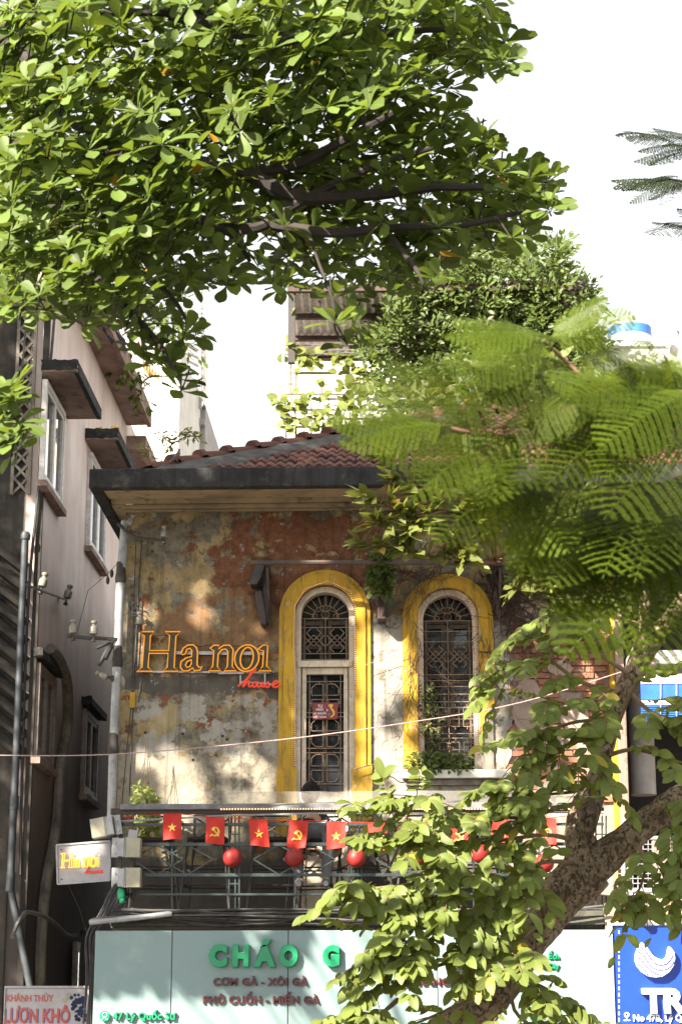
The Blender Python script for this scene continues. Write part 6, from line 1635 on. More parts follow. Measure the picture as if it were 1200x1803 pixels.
for px, py in grid_pts([(60, 560), (640, 560), (900, 860), (900, 1040), (300, 1040), (60, 860)], 23, 11, rr):   # over the roof, added to shade the tiles
    c = P(px, py, 21.0); c = c + TO_SUN * ((13.4 + rr.uniform(-.5, .5) - 21.0) / TO_SUN.y); ax = (TO_SUN * .5 + Vector((rr.uniform(-.6, .6), rr.uniform(-.6, .6), .8))).normalized()
    x_, y_, d_ = proj(c)
    if d_ > 0 and -60 < x_ < 1260 and y_ > -90: continue
    if rr.random() < .9: rosette(c, ax, rr.uniform(.18, .23), 7, far, rr); tw2.tube([c - ax * .16, c], [.006, .004], 4)
for px, py in grid_pts([(-150, 250), (110, 250), (110, 1850), (-150, 1850)], 26, 11, rr):   # over the left annex, added to shade it
    c = P(px, py, 21.3); c = c + TO_SUN * ((13.4 + rr.uniform(-.5, .5) - 21.3) / TO_SUN.y); ax = (TO_SUN * .5 + Vector((rr.uniform(-.6, .6), rr.uniform(-.6, .6), .8))).normalized()
    if proj(c)[0] > -60: continue
    rosette(c, ax, rr.uniform(.18, .23), 6, far, rr, 1.0, lambda m: not wanted(m @ Vector((0, .55, 0)), rr, 20))
for k in range(16):                                    # limbs that carry it
    e = unshade(rr.uniform(60, 700), rr.uniform(1000, 1850), 13.0); a = Vector((-6.1 + rr.uniform(-.2, .3), 11.2, rr.uniform(4.5, 7.0)))
    if proj(e)[0] > -60 and proj(e)[1] > -90: continue
    b = MB(); limb(b, [a, a.lerp(e, .5) + Vector((0, .1, .3)), e], .028, .010, 6); b.build('branch', M['darkbark'], alm, True)
merged('shading_crown', al_specs, far, M['almond_leaf'], alm)
tag(tw2.build('shading_twigs', M['darkbark'], alm), kind='stuff')

# ------------------------------------------------ the front tree with pinnate leaves, lower right
EL = [(0, .02), (.12, .14), (.32, .245), (.55, .265), (.75, .215), (.9, .12), (1.0, .01)]
fr_specs = [leaf_mesh('f', EL, None, .2, c_, .012, s) for s, c_ in ((1, .10), (2, .25), (3, .02), (4, .36))]
ft = thing('front_tree', 'rough barked leaning tree with long pinnate leaves in front of the shop sign', 'tree', tuple(P(760, 1860, 16.6) * 1.0))
Ft = 16.5
def PT(x, y, dy=0): return P(x, y, Ft + dy * .55 - (.18 if dy < -.2 else 0))
b = MB(); pts = spline([P(700, 2050, 16.7), PT(770, 1850, .1), PT(845, 1770, .05), PT(905, 1690), PT(965, 1610), PT(1010, 1555), PT(1040, 1525)], 8)
rad = [.19, .185, .175, .165, .165, .185, .18]; k = len(pts)
def knotty(b, pts, rad, n=18, seed=0, amp=.24):
    rr = random.Random(seed); k = len(pts); base = len(b.v)
    b.tube(pts, [lerp(rad[int(i * (len(rad) - 1) / (k - 1))], rad[min(int(i * (len(rad) - 1) / (k - 1)) + 1, len(rad) - 1)], (i * (len(rad) - 1) / (k - 1)) % 1) for i in range(k)], n)
    for i in range(base, len(b.v)):
        j = (i - base) // n
        c = pts[min(j, k - 1)]; d = b.v[i] - c
        f = 1 + amp * (mnoise.noise(b.v[i] * 3.3 + Vector((seed, 0, 0))) + .6 * mnoise.noise(b.v[i] * 8 + Vector((seed, 3, 0))) + .35 * mnoise.noise(b.v[i] * 19))
        b.v[i] = c + d * f
knotty(b, pts, rad, 20, 1); b.build('trunk', M['bark'], ft, True, sharp=80)
for seed, (pp2, rads) in enumerate((([(1020, 1550), (1020, 1500), (1018, 1470), (1032, 1420), (1048, 1380), (1062, 1330), (1078, 1270), (1098, 1215), (1115, 1170)], [.16, .14, .13, .115, .095, .072, .066, .066, .062]),
                                    ([(1110, 1180), (1125, 1130), (1135, 1060), (1130, 1000)], [.05, .045, .045, .03]), ([(1112, 1185), (1140, 1150), (1175, 1090), (1215, 1040)], [.08, .075, .07, .06]),
                                    ([(1030, 1535), (1070, 1505), (1110, 1470), (1150, 1440), (1200, 1405), (1260, 1370)], [.15, .135, .13, .12, .12, .11]))):
    b = MB(); knotty(b, spline([PT(*p) for p in pp2], 7), rads, 16, seed + 2); b.build('branch', M['bark'], ft, True, sharp=80)
b = MB(); b.sph(PT(1015, 1545, -.12), (.12, .10, .10), 12, 8); b.sph(PT(1040, 1480, -.06), (.05, .08, .05), 10, 6); b.bar(PT(1050, 1500, -.1), PT(1078, 1480, -.14), .05)
b.build('burl', M['bark'], ft, True, sharp=80)
rr = random.Random(33)
fx_ = []
stalks = MB()
def pinnate(p, d, L, n, out, ll, droop=.5, up=UPV, stalk=None, jitter=.25):
    """a compound leaf: rachis from p towards d, bending down, leaflets alternating along it"""
    d = d.normalized(); pts = [p]; cur = p.copy(); dd = d.copy(); K = n + 2
    for i in range(K):
        dd = (dd + Vector((0, 0, -droop / K)) + Vector((rr.uniform(-.03, .03),) * 3)).normalized(); cur = cur + dd * (L / K); pts.append(cur.copy())
    if stalk is not None: stalk.tube(pts, [.0055] + [.004] * (len(pts) - 2) + [.0025], 4)
    side = dd.cross(up); side = side.normalized() if side.length > .05 else Vector((1, 0, 0))
    nrm0 = (up * .15 + TO_SUN * .9 + Vector((0, -.4, 0))).normalized()
    for i in range(2, K + 1):
        t = (pts[i] - pts[i - 1]).normalized()
        for s in (-1, 1):
            if rr.random() < .06: continue
            nrm = nrm0 + Vector((rr.uniform(-.45, .45), rr.uniform(-.45, .45), rr.uniform(-.35, .45)))
            dv = (t * .55 + side * s * .85 + Vector((0, 0, -.28 + rr.uniform(-jitter, jitter)))).normalized()
            out.append((rr.randrange(4), lm(pts[i] + side * s * .006, dv, nrm, ll * rr.uniform(.7, 1.1) * (.8 if i < 4 else 1), rr.uniform(-.5, .5))))
    t = (pts[-1] - pts[-2]).normalized(); out.append((rr.randrange(4), lm(pts[-1], t, nrm0, ll, rr.uniform(-.3, .3))))
# twig skeleton in picture space (x, y, depth offset), each carries compound leaves
tw = [
    [(985, 1580, 0), (930, 1560, -.3), (850, 1540, -.6), (760, 1545, -.8), (720, 1556, -.9), (665, 1563, -1.0), (635, 1568, -1.0)],
    [(930, 1560, -.3), (860, 1600, -.6), (780, 1640, -.8), (720, 1675, -.9), (675, 1685, -1.0)],
    [(890, 1700, -.1), (820, 1690, -.5), (740, 1710, -.7), (690, 1735, -.9), (655, 1760, -.9)],
    [(1010, 1480, 0), (960, 1470, -.4), (880, 1480, -.7), (800, 1490, -.8), (750, 1490, -.9), (705, 1480, -1.0), (695, 1455, -1.0)],
    [(1040, 1410, 0), (990, 1420, -.3), (920, 1440, -.6), (830, 1430, -.7), (770, 1410, -.8), (725, 1402, -.9)],
    [(1060, 1340, 0), (1000, 1350, -.3), (930, 1380, -.6), (870, 1390, -.7)],
    [(1080, 1270, 0), (1020, 1270, -.4), (960, 1290, -.6), (920, 1330, -.7)],
    [(1090, 1220, 0), (1020, 1200, -.4), (960, 1160, -.6), (910, 1170, -.7), (895, 1190, -.7)],
    [(1125, 1100, 0), (1060, 1080, -.3), (1000, 1070, -.5), (950, 1090, -.6)],
    [(1130, 1060, 0), (1080, 1040, -.3), (1020, 1050, -.5)],
    [(1100, 1210, 0), (1140, 1250, -.4), (1180, 1270, -.6), (1230, 1300, -.6)],
    [(1070, 1330, 0), (1110, 1320, -.5), (1160, 1330, -.7), (1220, 1350, -.8)],
    [(1150, 1440, 0), (1170, 1420, -.5), (1190, 1480, -.7), (1195, 1540, -.7)],
    [(1110, 1480, 0), (1135, 1510, -.4), (1130, 1550, -.5), (1120, 1575, -.5)], [(1180, 1440, 0), (1215, 1500, -.4), (1210, 1560, -.5)],
    [(920, 1680, 0), (920, 1720, -.4), (960, 1740, -.6), (985, 1760, -.6)],
    [(870, 1740, 0), (830, 1760, -.4), (760, 1790, -.6), (690, 1820, -.7)],
    [(960, 1620, 0), (930, 1640, -.5), (880, 1670, -.7), (850, 1690, -.8)],
    [(1010, 1520, -.1), (950, 1520, -.5), (900, 1570, -.7), (840, 1620, -.8), (790, 1600, -.9)],
    [(930, 1650, -.1), (900, 1760, -.5), (940, 1810, -.5), (1000, 1820, -.5)],
    [(830, 1540, -.6), (780, 1580, -.9), (735, 1610, -1.0), (705, 1630, -1.0)],
    [(1095, 1210, 0), (1060, 1230, -.4), (1010, 1240, -.6), (960, 1230, -.7)], [(1090, 1260, 0), (1050, 1300, -.5), (1000, 1310, -.6), (950, 1350, -.8)], [(1085, 1280, 0), (1120, 1200, -.4), (1150, 1180, -.5)], [(1060, 1350, 0), (1020, 1390, -.5), (960, 1400, -.7), (900, 1420, -.8)], [(1110, 1190, 0), (1050, 1150, -.4), (1000, 1130, -.6)], [(1075, 1310, 0), (1040, 1340, -.5), (1060, 1370, -.7)],
    [(760, 1640, -.8), (730, 1660, -1.0), (690, 1650, -1.0)], [(700, 1760, -.7), (670, 1785, -.9), (640, 1800, -.9)]]
for pts in tw:
    P3 = spline([PT(*p) for p in pts], 4)
    b = MB(); kk = len(P3); b.tube(P3, [lerp(.022, .006, i / (kk - 1)) for i in range(kk)], 6); b.build('twig', M['twig'], ft, True)
    for i in range(3, kk):
        t = (P3[i] - P3[i - 1]).normalized()
        if rr.random() < (.60 if proj(P3[i])[1] < 1400 else .86) or i == kk - 1:
            s = 1 if i % 2 else -1
            d = t * .5 + Vector((s * rr.uniform(.1, .6), -rr.uniform(.2, .9), rr.uniform(-.25, .6)))
            if i == kk - 1: d = t + Vector((0, -.2, .1))
            pinnate(P3[i], d, rr.uniform(.36, .54), rr.randint(4, 7), fx_, rr.uniform(.115, .175), rr.uniform(.3, 1.1), UPV, stalks)
tag(stalks.build('leaf_stalks', M['twig'], ft), kind='stuff')
TRK = [(960, 1400), (1000, 1385), (1065, 1380), (1110, 1440), (1170, 1415), (1180, 1440), (1115, 1500), (1070, 1560), (1010, 1640), (930, 1690), (905, 1640), (985, 1560)]
def hides(m): x, y, d = proj(m @ Vector((0, .5, 0))); return inpoly(x, y, TRK) or (x > 1075 and y > 1625)
fx_ = [q_ for q_ in fx_ if not hides(q_[1]) or rr.random() < .28]
plant_leaves(ft, fr_specs, fx_, M['front_leaf'])

# ------------------------------------------------ fig growing on the house front
fg = thing('wall_fig', 'fig shrub with pale green leaves and hanging roots growing on the house eave', 'shrub', tuple(P(860, 980, 19.7)))
rr = random.Random(8); fgx = []
OV = [(0, .015), (.15, .14), (.35, .22), (.55, .215), (.75, .14), (.9, .06), (1.0, .005)]
fg_specs = [leaf_mesh('g', OV, None, .15, c_, .012, s) for s, c_ in ((1, .12), (2, .28), (3, .02))]
stems = [[(870, 985, 19.5), (820, 960, 19.0), (760, 930, 18.7), (700, 900, 18.5), (650, 875, 18.4)], [(870, 985, 19.5), (800, 985, 19.0), (740, 975, 18.7), (690, 965, 18.5), (645, 960, 18.4)], [(870, 985, 19.5), (850, 930, 19.1), (800, 900, 18.8), (740, 870, 18.6), (690, 845, 18.5)],
         [(870, 985, 19.5), (870, 940, 19.0), (850, 900, 18.8), (830, 870, 18.7)], [(870, 985, 19.5), (900, 970, 19.1), (930, 950, 18.9), (970, 930, 18.8)], [(870, 990, 19.5), (840, 990, 19.1), (815, 985, 18.8)], [(870, 985, 19.5), (930, 1010, 19.1), (960, 1040, 18.9)], [(880, 985, 19.5), (920, 1000, 19.2), (910, 1040, 19.0)],
         [(760, 930, 18.7), (720, 925, 18.5), (660, 925, 18.4)], [(800, 900, 18.8), (760, 905, 18.6), (720, 940, 18.5)], [(880, 980, 19.4), (960, 900, 19.0), (1020, 880, 18.9)], [(740, 870, 18.6), (700, 820, 18.5), (680, 800, 18.5)]]
st_ = MB()
for pts in stems:
    P3 = spline([P(*p) for p in pts], 4); kk = len(P3)
    b = MB(); b.tube(P3, [lerp(.016, .005, i / (kk - 1)) for i in range(kk)], 6); b.build('stem', M['redtwig'], fg, True)
    for i in range(4, kk):
        for j in range(rr.randint(4, 8)):
            t = (P3[i] - P3[i - 1]).normalized(); d = t * .5 + Vector((rr.uniform(-.8, .8), rr.uniform(-.9, .1), rr.uniform(-.5, .6)))
            p0 = P3[i] + d * rr.uniform(.02, .10); st_.tube([P3[i], p0], .003, 4)
            fgx.append((rr.randrange(3), lm(p0, d, (UPV * .3 + TO_SUN * .9 + Vector((rr.uniform(-.5, .5), rr.uniform(-.4, .4), rr.uniform(-.3, .5)))), rr.uniform(.14, .23), rr.uniform(-.5, .5))))
tag(st_.build('leaf_stalks', M['redtwig'], fg), kind='stuff')
plant_leaves(fg, fg_specs, fgx, M['fig_leaf'], 260)
b = MB(); rr = random.Random(9)
for k in range(70):                                     # matted hanging roots
    x = rr.gauss(876, 16); y0 = rr.uniform(985, 1000); L = rr.uniform(40, 105) * math.exp(-((x - 880) / 26) ** 2)
    pts = [P(x + rr.uniform(-3, 3) * i / 3 + (4 * math.sin(k + i)), y0 + L * i / 5, 19.93 - rr.uniform(.0, .16)) for i in range(6)]
    b.tube(pts, [rr.uniform(.006, .014)] * 5 + [.003], 4)
tag(b.build('hanging_roots', M['vine'], fg), kind='stuff')
b = MB()
def creeper(b, x, y, ang, L, n, r, rr, branch=2, Yv=19.985):
    pts = [P(x, y, Yv)]
    for i in range(n):
        ang += rr.uniform(-.35, .35); x += math.cos(ang) * L; y += math.sin(ang) * L
        pts.append(P(x, y, Yv - rr.uniform(0, .02)))
        if branch and rr.random() < .3: creeper(b, x, y, ang + rr.choice((-.7, .7)), L, max(3, n // 2), r * .6, rr, branch - 1, Yv)
    b.tube(pts, [lerp(r, r * .35, i / n) for i in range(n + 1)], 4)
for k in range(46):
    creeper(b, rr.gauss(872, 14), rr.uniform(985, 1080), rr.choice((rr.uniform(.1, 1.9), rr.uniform(.2, 1.0), rr.uniform(-.2, .5))), rr.uniform(9, 14), rr.randint(7, 15), rr.uniform(.003, .007), rr)
for k in range(22):
    creeper(b, rr.gauss(790, 40), rr.uniform(985, 1010), rr.uniform(1.8, 3.0), rr.uniform(8, 12), rr.randint(6, 11), rr.uniform(.002, .005), rr, 2, 19.925)
for k in range(16):
    creeper(b, rr.uniform(712, 735), rr.uniform(1080, 1240), rr.uniform(1.2, 1.9), rr.uniform(9, 13), rr.randint(8, 16), rr.uniform(.002, .0045), rr, 1, 19.925)
for k in range(12):
    creeper(b, rr.uniform(840, 880), rr.uniform(1080, 1180), rr.uniform(1.2, 1.9), rr.uniform(9, 13), rr.randint(8, 14), rr.uniform(.002, .004), rr, 1, 19.94)
for k in range(12):
    creeper(b, rr.uniform(560, 760), rr.uniform(862, 905), rr.uniform(-.6, .6), 11, 9, .004, rr, 1, 19.3 if k % 2 else 19.86)
for k in range(10):
    creeper(b, rr.uniform(610, 700), rr.uniform(940, 1000), rr.uniform(1.0, 2.2), 9, 7, .004, rr, 1)
tag(b.build('creeper_stems', M['vine'], fg), kind='stuff')
# dark small-leaved creeper hanging by the corbel
ck = thing('hanging_creeper', 'dark green creeper trailing from the awning rail between the two arches', 'plant', tuple(P(672, 1000, 19.7)))
ckx = []; b = MB()
for k in range(9):
    x = 672 + rr.gauss(0, 9); p0 = None; pts = [P(x + rr.uniform(-30, 24), 955 + rr.uniform(-15, 15), 19.6), P(x, 992, 19.55)] + [P(x + rr.gauss(0, 3), 992 + 11 * i, 19.62) for i in range(1, rr.randint(3, 6))]
    P3 = spline(pts, 4); b.tube(P3, .004, 4)
    for p in P3:
        for j in range(2): d = Vector((rr.uniform(-1, 1), rr.uniform(-1, .1), rr.uniform(-1, .3))); ckx.append((rr.randrange(3), lm(p, d, Vector((0, -1, .5)), rr.uniform(.06, .11), 0)))
tag(b.build('stems', M['vine'], ck), kind='stuff'); merged('leaves', fg_specs, ckx, M['bg_leaf'], ck)
# window box ivy and the trailing pot plant in the window
def ivy(name, label, polys, Y, n, size, seed, mat='ivy_leaf', cords=None, cat='plant', depth=.12):
    rr = random.Random(seed); t = thing(name, label, cat, tuple(P(*polys[0][0], Y))); xs = []
    for poly, cnt_ in zip(polys, n):
        xa, xb = min(p[0] for p in poly), max(p[0] for p in poly); ya, yb = min(p[1] for p in poly), max(p[1] for p in poly); c = 0
        while c < cnt_:
            x, y = rr.uniform(xa, xb), rr.uniform(ya, yb)
            if inpoly(x, y, poly):
                c += 1; d = Vector((rr.uniform(-1, 1), rr.uniform(-.9, .0), rr.uniform(-1, .4)))
                xs.append((rr.randrange(3), lm(P(x, y, Y - rr.uniform(0, depth)), d, Vector((rr.uniform(-.3, .3), -1, .6)), rr.uniform(*size), rr.uniform(-.4, .4))))
    b = MB()
    for poly in polys:
        xm = sum(p[0] for p in poly) / len(poly); ya, yb = min(p[1] for p in poly), max(p[1] for p in poly)
        for k in range(6): b.tube([P(xm + rr.uniform(-6, 6), lerp(ya, yb, i / 5), Y - .03) for i in range(6)], .004, 4)
    if cords:
        for c in cords: b.tube([P(*q_, Y - .02) for q_ in c], .003, 4)
    b.build('stems', M['vine'], t); merged('leaves', fg_specs, xs, M[mat], t); return t
ivy('trailing_pot_plant', 'small leaved plant trailing down inside the grille of the right arched window', [[(740, 1205), (765, 1200), (775, 1230), (776, 1290), (780, 1340), (765, 1345), (750, 1290), (738, 1230)]], 20.08, [150], (.05, .085), 3, cords=[[(748, 1205), (752, 1130)], [(760, 1205), (752, 1130)]])
ivy('sill_ivy', 'dark green ivy spilling along the sill of the right arched window', [[(718, 1335), (745, 1318), (790, 1325), (830, 1328), (834, 1350), (815, 1358), (740, 1356), (718, 1350)]], 19.98, [230], (.05, .085), 4, 'bg_leaf')
ivy('hanging_basket_plant', 'yellow-green plant hanging on pale cords at the left end of the balcony', [[(236, 1385), (255, 1375), (272, 1395), (280, 1420), (282, 1470), (262, 1480), (240, 1470), (232, 1420)]], 19.75, [260], (.05, .09), 5, 'vine_leaf', [[(258, 1300), (252, 1380)], [(258, 1300), (262, 1380)], [(258, 1300), (270, 1395)], [(257, 1335), (240, 1385)]], depth=.25)
# sapling sprouting on the eave
sp_ = thing('eave_sapling', 'thin sapling with pale yellow-green leaves sprouting from the left eave', 'plant', tuple(P(290, 830, 20.6))); rr = random.Random(14); xs = []; b = MB()
for pts in ([(278, 826), (296, 790), (325, 770), (345, 768)], [(296, 790), (290, 772), (280, 765)], [(325, 770), (335, 760), (350, 778)], [(262, 830), (262, 800), (252, 785)], [(300, 785), (312, 770), (320, 760)]):
    P3 = spline([P(x, y, 20.6) for x, y in pts], 4); b.tube(P3, .006, 4)
    for i, p in enumerate(P3[2:]):
        for j in range(3): d = Vector((rr.uniform(-1, 1), rr.uniform(-.6, .4), rr.uniform(-.6, .6))); xs.append((rr.randrange(3), lm(p + d * .03, d, UPV + Vector((0, -.6, 0)), rr.uniform(.05, .10), rr.uniform(-.6, .6))))
b.build('stem', M['twig'], sp_); merged('leaves', fg_specs, xs, M['vine_leaf'], sp_)
# weeds on the alley house
def weed(name, label, pts_, Y, n, L, seed, mat='ivy_leaf', cat='plant', spread=.2):
    rr = random.Random(seed); t = thing(name, label, cat, tuple(P(pts_[0][0], pts_[0][1], Y))); xs = []; b = MB()
    for px, py in pts_:
        c = P(px, py, Y)
        for k in range(n):
            d = Vector((rr.uniform(-1, 1), rr.uniform(-.8, .2), rr.uniform(-.7, .9))); e = c + d * spread * rr.uniform(.3, 1); b.tube([c, e], .003, 4)
            for j in range(4): d2 = d + Vector((rr.uniform(-.6, .6), rr.uniform(-.5, .5), rr.uniform(-.9, .2))); xs.append((rr.randrange(3), lm(c.lerp(e, rr.uniform(.4, 1)), d2, UPV + Vector((0, -.4, 0)), L * rr.uniform(.6, 1.2), 0)))
    b.build('stems', M['twig'], t); merged('leaves', fg_specs, xs, M[mat], t)
weed('wall_fern', 'narrow leaved weed growing out of the grimy wall below the lattice', [(28, 880), (45, 895), (20, 868)], 21.2, 9, .10, 4)
weed('lattice_weed', 'small grassy weed sprouting at the foot of the concrete lattice', [(40, 745), (48, 730)], 21.2, 9, .09, 5)
weed('balcony_plant', 'loose leafy plant growing through the high balcony railing on the left', [(236, 660), (244, 690), (232, 640), (250, 705)], PX(235, 700, XW + .4).y, 8, .13, 6, 'bg_leaf', spread=.4)
weed('moss_tuft', 'bright green moss tuft on the edge of the high balcony', [(222, 670)], PX(222, 670, XW + .36).y, 14, .07, 7, 'vine_leaf', spread=.14)
weed('roof_terrace_plant', 'thin leafy bush hanging over the far terrace above the red banner', [(300, 600), (310, 580), (290, 570), (320, 620), (300, 560), (305, 545)], 34, 12, .2, 8, 'bg_leaf', spread=.7)

# ------------------------------------------------ trees behind the house
def bush(name, label, poly, Y, dY, n, L, mat, seed, trunk, cat='tree', holes_=0, clump=14):
    rr = random.Random(seed); t = thing(name, label, cat, tuple(P(trunk[0], 860, Y + dY / 2))); xs = []; tb = MB(); tb2 = MB()
    base = P(trunk[0], 1000, Y + dY / 2); base.z = .1; fork = P(trunk[0], trunk[1], Y + dY / 2)
    limb(tb, [base, base.lerp(fork, .6), fork], .20, .10, 10); tb.build('trunk', M['darkbark'], t, True)
    xa, xb = min(p[0] for p in poly), max(p[0] for p in poly); ya, yb = min(p[1] for p in poly), max(p[1] for p in poly); c = 0
    while c < n:
        x, y = rr.uniform(xa, xb), rr.uniform(ya, yb)
        if not inpoly(x, y, poly): continue
        v = mnoise.noise(Vector((x / 45, y / 45, seed)))
        if v < -.22 and rr.random() < holes_: c += .2; continue
        c += 1; cc = P(x, y, Y + rr.random() ** 1.3 * dY + v * .4)
        if rr.random() < .12: tb2.tube([fork.lerp(cc, .55) + Vector((0, 0, .1)), cc], [.018, .005], 4)
        ax = Vector((rr.uniform(-.7, .7), rr.uniform(-.9, .3), rr.uniform(-.2, .8)))
        for k in range(clump):
            d = ax + Vector((rr.uniform(-1, 1), rr.uniform(-1, 1), rr.uniform(-1, .6)))
            xs.append((rr.randrange(3), lm(cc + d * rr.uniform(.02, .22), d, TO_SUN * .9 + Vector((rr.uniform(-.5, .5), -.4 + rr.uniform(-.5, .5), rr.uniform(-.3, .4))), L * rr.uniform(.7, 1.2), rr.uniform(-.5, .5))))
    tag(tb2.build('limbs', M['darkbark'], t), kind='stuff'); merged('foliage', fg_specs, xs, M[mat], t)
bush('background_tree', 'dense small leaved green tree rising behind the tiled roof', [(690, 500), (700, 455), (720, 470), (760, 460), (850, 450), (900, 430), (960, 425), (1000, 440), (1000, 490), (1040, 500), (1055, 560), (1060, 620), (1075, 680), (1000, 720), (900, 700), (800, 720), (700, 740), (660, 690), (640, 660), (630, 620), (650, 590), (660, 540), (680, 520)], 28.3, 3.0, 950, .115, 'bg_leaf', 51, (840, 700), holes_=.95, clump=24)
bush('hedge_shrub', 'pale leaved bush behind the roof ridge under the poinciana fronds', [(690, 700), (800, 680), (920, 640), (1000, 640), (1060, 680), (1200, 700), (1230, 800), (900, 820), (700, 790)], 26.5, 1.2, 130, .22, 'fig_leaf', 52, (960, 780), 'shrub', clump=10)
gv = thing('gourd_vine', 'yellow-green gourd vine climbing the trellis and wires behind the roof', 'plant', tuple(P(560, 750, 27.4))); rr = random.Random(77); xs = []
for cx_, cy_, n, sx, sy, Y in ((530, 632, 18, 16, 7, 28.9), (575, 638, 12, 22, 7, 28.9), (610, 640, 12, 16, 8, 28.9), (510, 600, 9, 3, 26, 28.9), (640, 660, 12, 20, 12, 28.9), (520, 705, 16, 20, 5, 27.4), (600, 690, 34, 45, 14, 27.4), (620, 720, 34, 30, 18, 27.4), (505, 725, 8, 8, 8, 27.4), (512, 745, 10, 12, 10, 27.4), (535, 715, 8, 8, 12, 27.4), (545, 740, 8, 10, 10, 27.4), (575, 730, 16, 16, 14, 27.4)):
    for k in range(n): d = Vector((rr.uniform(-1, 1), rr.uniform(-.6, .2), rr.uniform(-1, .5))); xs.append((rr.randrange(3), lm(P(rr.gauss(cx_, sx), rr.gauss(cy_, sy), Y - rr.uniform(0, .15)), d, Vector((0, -1, .6)), rr.uniform(.10, .17), rr.uniform(-.5, .5))))
GL = [(0, .2), (.2, .42), (.45, .46), (.7, .34), (.9, .14), (1, .01)]; gspec = [leaf_mesh('v', GL, None, .1, c_, .05, s) for s, c_ in ((1, .1), (2, .25), (3, 0))]
merged('leaves', gspec, xs, M['vine_leaf'], gv); b = MB()
for k in range(8): b.tube(spline([P(500 + 16 * k + rr.uniform(-8, 8), 790, 27.4), P(505 + 16 * k, 740, 27.4), P(510 + 16 * k + rr.uniform(-15, 15), 700, 27.4)], 4), .008, 4)
b.tube(spline([P(512, 700, 28.9), P(514, 600, 28.9), P(530, 632, 28.9), P(600, 630, 28.9)], 6), .01, 4); b.build('stems', M['twig'], gv)

# ------------------------------------------------ poinciana fronds close to the camera
def frond_spec(seed, droop):
    rr = random.Random(seed); vs, fs, uv = [], [], []
    def q4(a, d, s, L, w_):
        n_ = len(vs); vs.extend([a, a + d * L * .5 + s * w_, a + d * L, a + d * L * .5 - s * w_]); fs.append((n_, n_ + 1, n_ + 2, n_ + 3)); uv.extend([(.5, 0), (1, .5), (.5, 1), (0, .5)])
    cur = Vector((0, 0, 0)); N = 19; d = Vector((0, 1, 0))
    for i in range(N + 1):
        t = i / N; d = Vector((0, 1, -droop * t * 1.6)).normalized(); nx = cur + d * (1.0 / N)
        s0 = Vector((1, 0, 0)); n0 = len(vs); r_ = .006 * (1 - .7 * t)
        vs.extend([cur - s0 * r_, cur + s0 * r_, nx + s0 * r_, nx - s0 * r_]); fs.append((n0, n0 + 1, n0 + 2, n0 + 3)); uv.extend([(0, 0), (1, 0), (1, 1), (0, 1)])
        if t > .12:
            PL = .30 * math.sin(math.pi * min(1, (t - .05) * .92 + .12)) ** .7 + .02
            for sd in (-1, 1):
                pd = Vector((sd * .86, .5 - .1 * t, -.18 + rr.uniform(-.10, .05))).normalized(); K = 15; pn = pd.cross(Vector((0, 0, 1))).normalized()
                a = cur.copy()
                for k in range(K):
                    tt = k / K; pd2 = (pd + Vector((0, 0, -.35 * tt))).normalized(); nxt = a + pd2 * (PL / K)
                    ll = .026 * (1 - .35 * tt)
                    for s2 in (-1, 1):
                        ld = (pn * s2 * .9 + pd2 * .42 + Vector((0, 0, rr.uniform(-.12, .12)))).normalized()
                        q4(a, ld, pd2, ll, .0115)
                    a = nxt
        cur = nx
    return [tuple(v) for v in vs], fs, uv
fr_s = [frond_spec(1, .15), frond_spec(2, .35), frond_spec(3, .6)]
fmesh = [make_leaf('frond', s, M['frond']) for s in fr_s]
for me in fmesh: me.polygons.foreach_set('use_smooth', [False] * len(me.polygons))
pt_ = thing('poinciana_tree', 'feathery flame tree branch hanging close to the camera at right', 'tree', (3.6, 7.4, .12))
b = MB(); limb(b, [(3.6, 7.4, .1), (3.55, 7.4, 1.6), (3.2, 7.3, 3.0), (2.4, 7.2, 3.6)], .20, .09, 12); b.build('trunk', M['bark'], pt_, True)
rr = random.Random(61); YPc = 7.0
brs = [[(1320, 700, 7.1), (1200, 740, 7.0), (1100, 748, 7.0), (1000, 765, 7.0), (900, 770, 6.9), (820, 760, 6.8), (760, 740, 6.8)], [(1200, 740, 7.1), (1130, 715, 7.1), (1060, 690, 7.0), (1000, 640, 7.0), (955, 600, 6.9)], [(1280, 800, 7.3), (1180, 850, 7.2), (1080, 880, 7.2), (980, 880, 7.1), (880, 850, 7.0), (800, 830, 7.0)],
       [(1300, 900, 7.4), (1220, 940, 7.3), (1150, 960, 7.3), (1080, 950, 7.3), (1000, 940, 7.2)], [(1320, 640, 7.0), (1250, 680, 6.9), (1190, 690, 6.8)]]
for pts in brs:
    b = MB(); P3 = spline([P(*p) for p in pts], 5); kk = len(P3); b.tube(P3, [lerp(.016, .004, i / (kk - 1)) for i in range(kk)], 6); b.build('branch', M['redtwig'], pt_, True)
b = MB(); e = P(1320, 700, 7.1); limb(b, [Vector((2.4, 7.2, 3.6)), Vector((2.0, 7.2, 3.3)), e], .07, .016, 8); b.build('branch', M['bark'], pt_, True)
for q_ in ((1280, 800, 7.3), (1300, 900, 7.4), (1320, 640, 7.0)): b = MB(); limb(b, [Vector((2.4, 7.2, 3.4)), Vector((1.9, 7.25, 3.0)), P(*q_)], .04, .016, 8); b.build('branch', M['bark'], pt_, True)
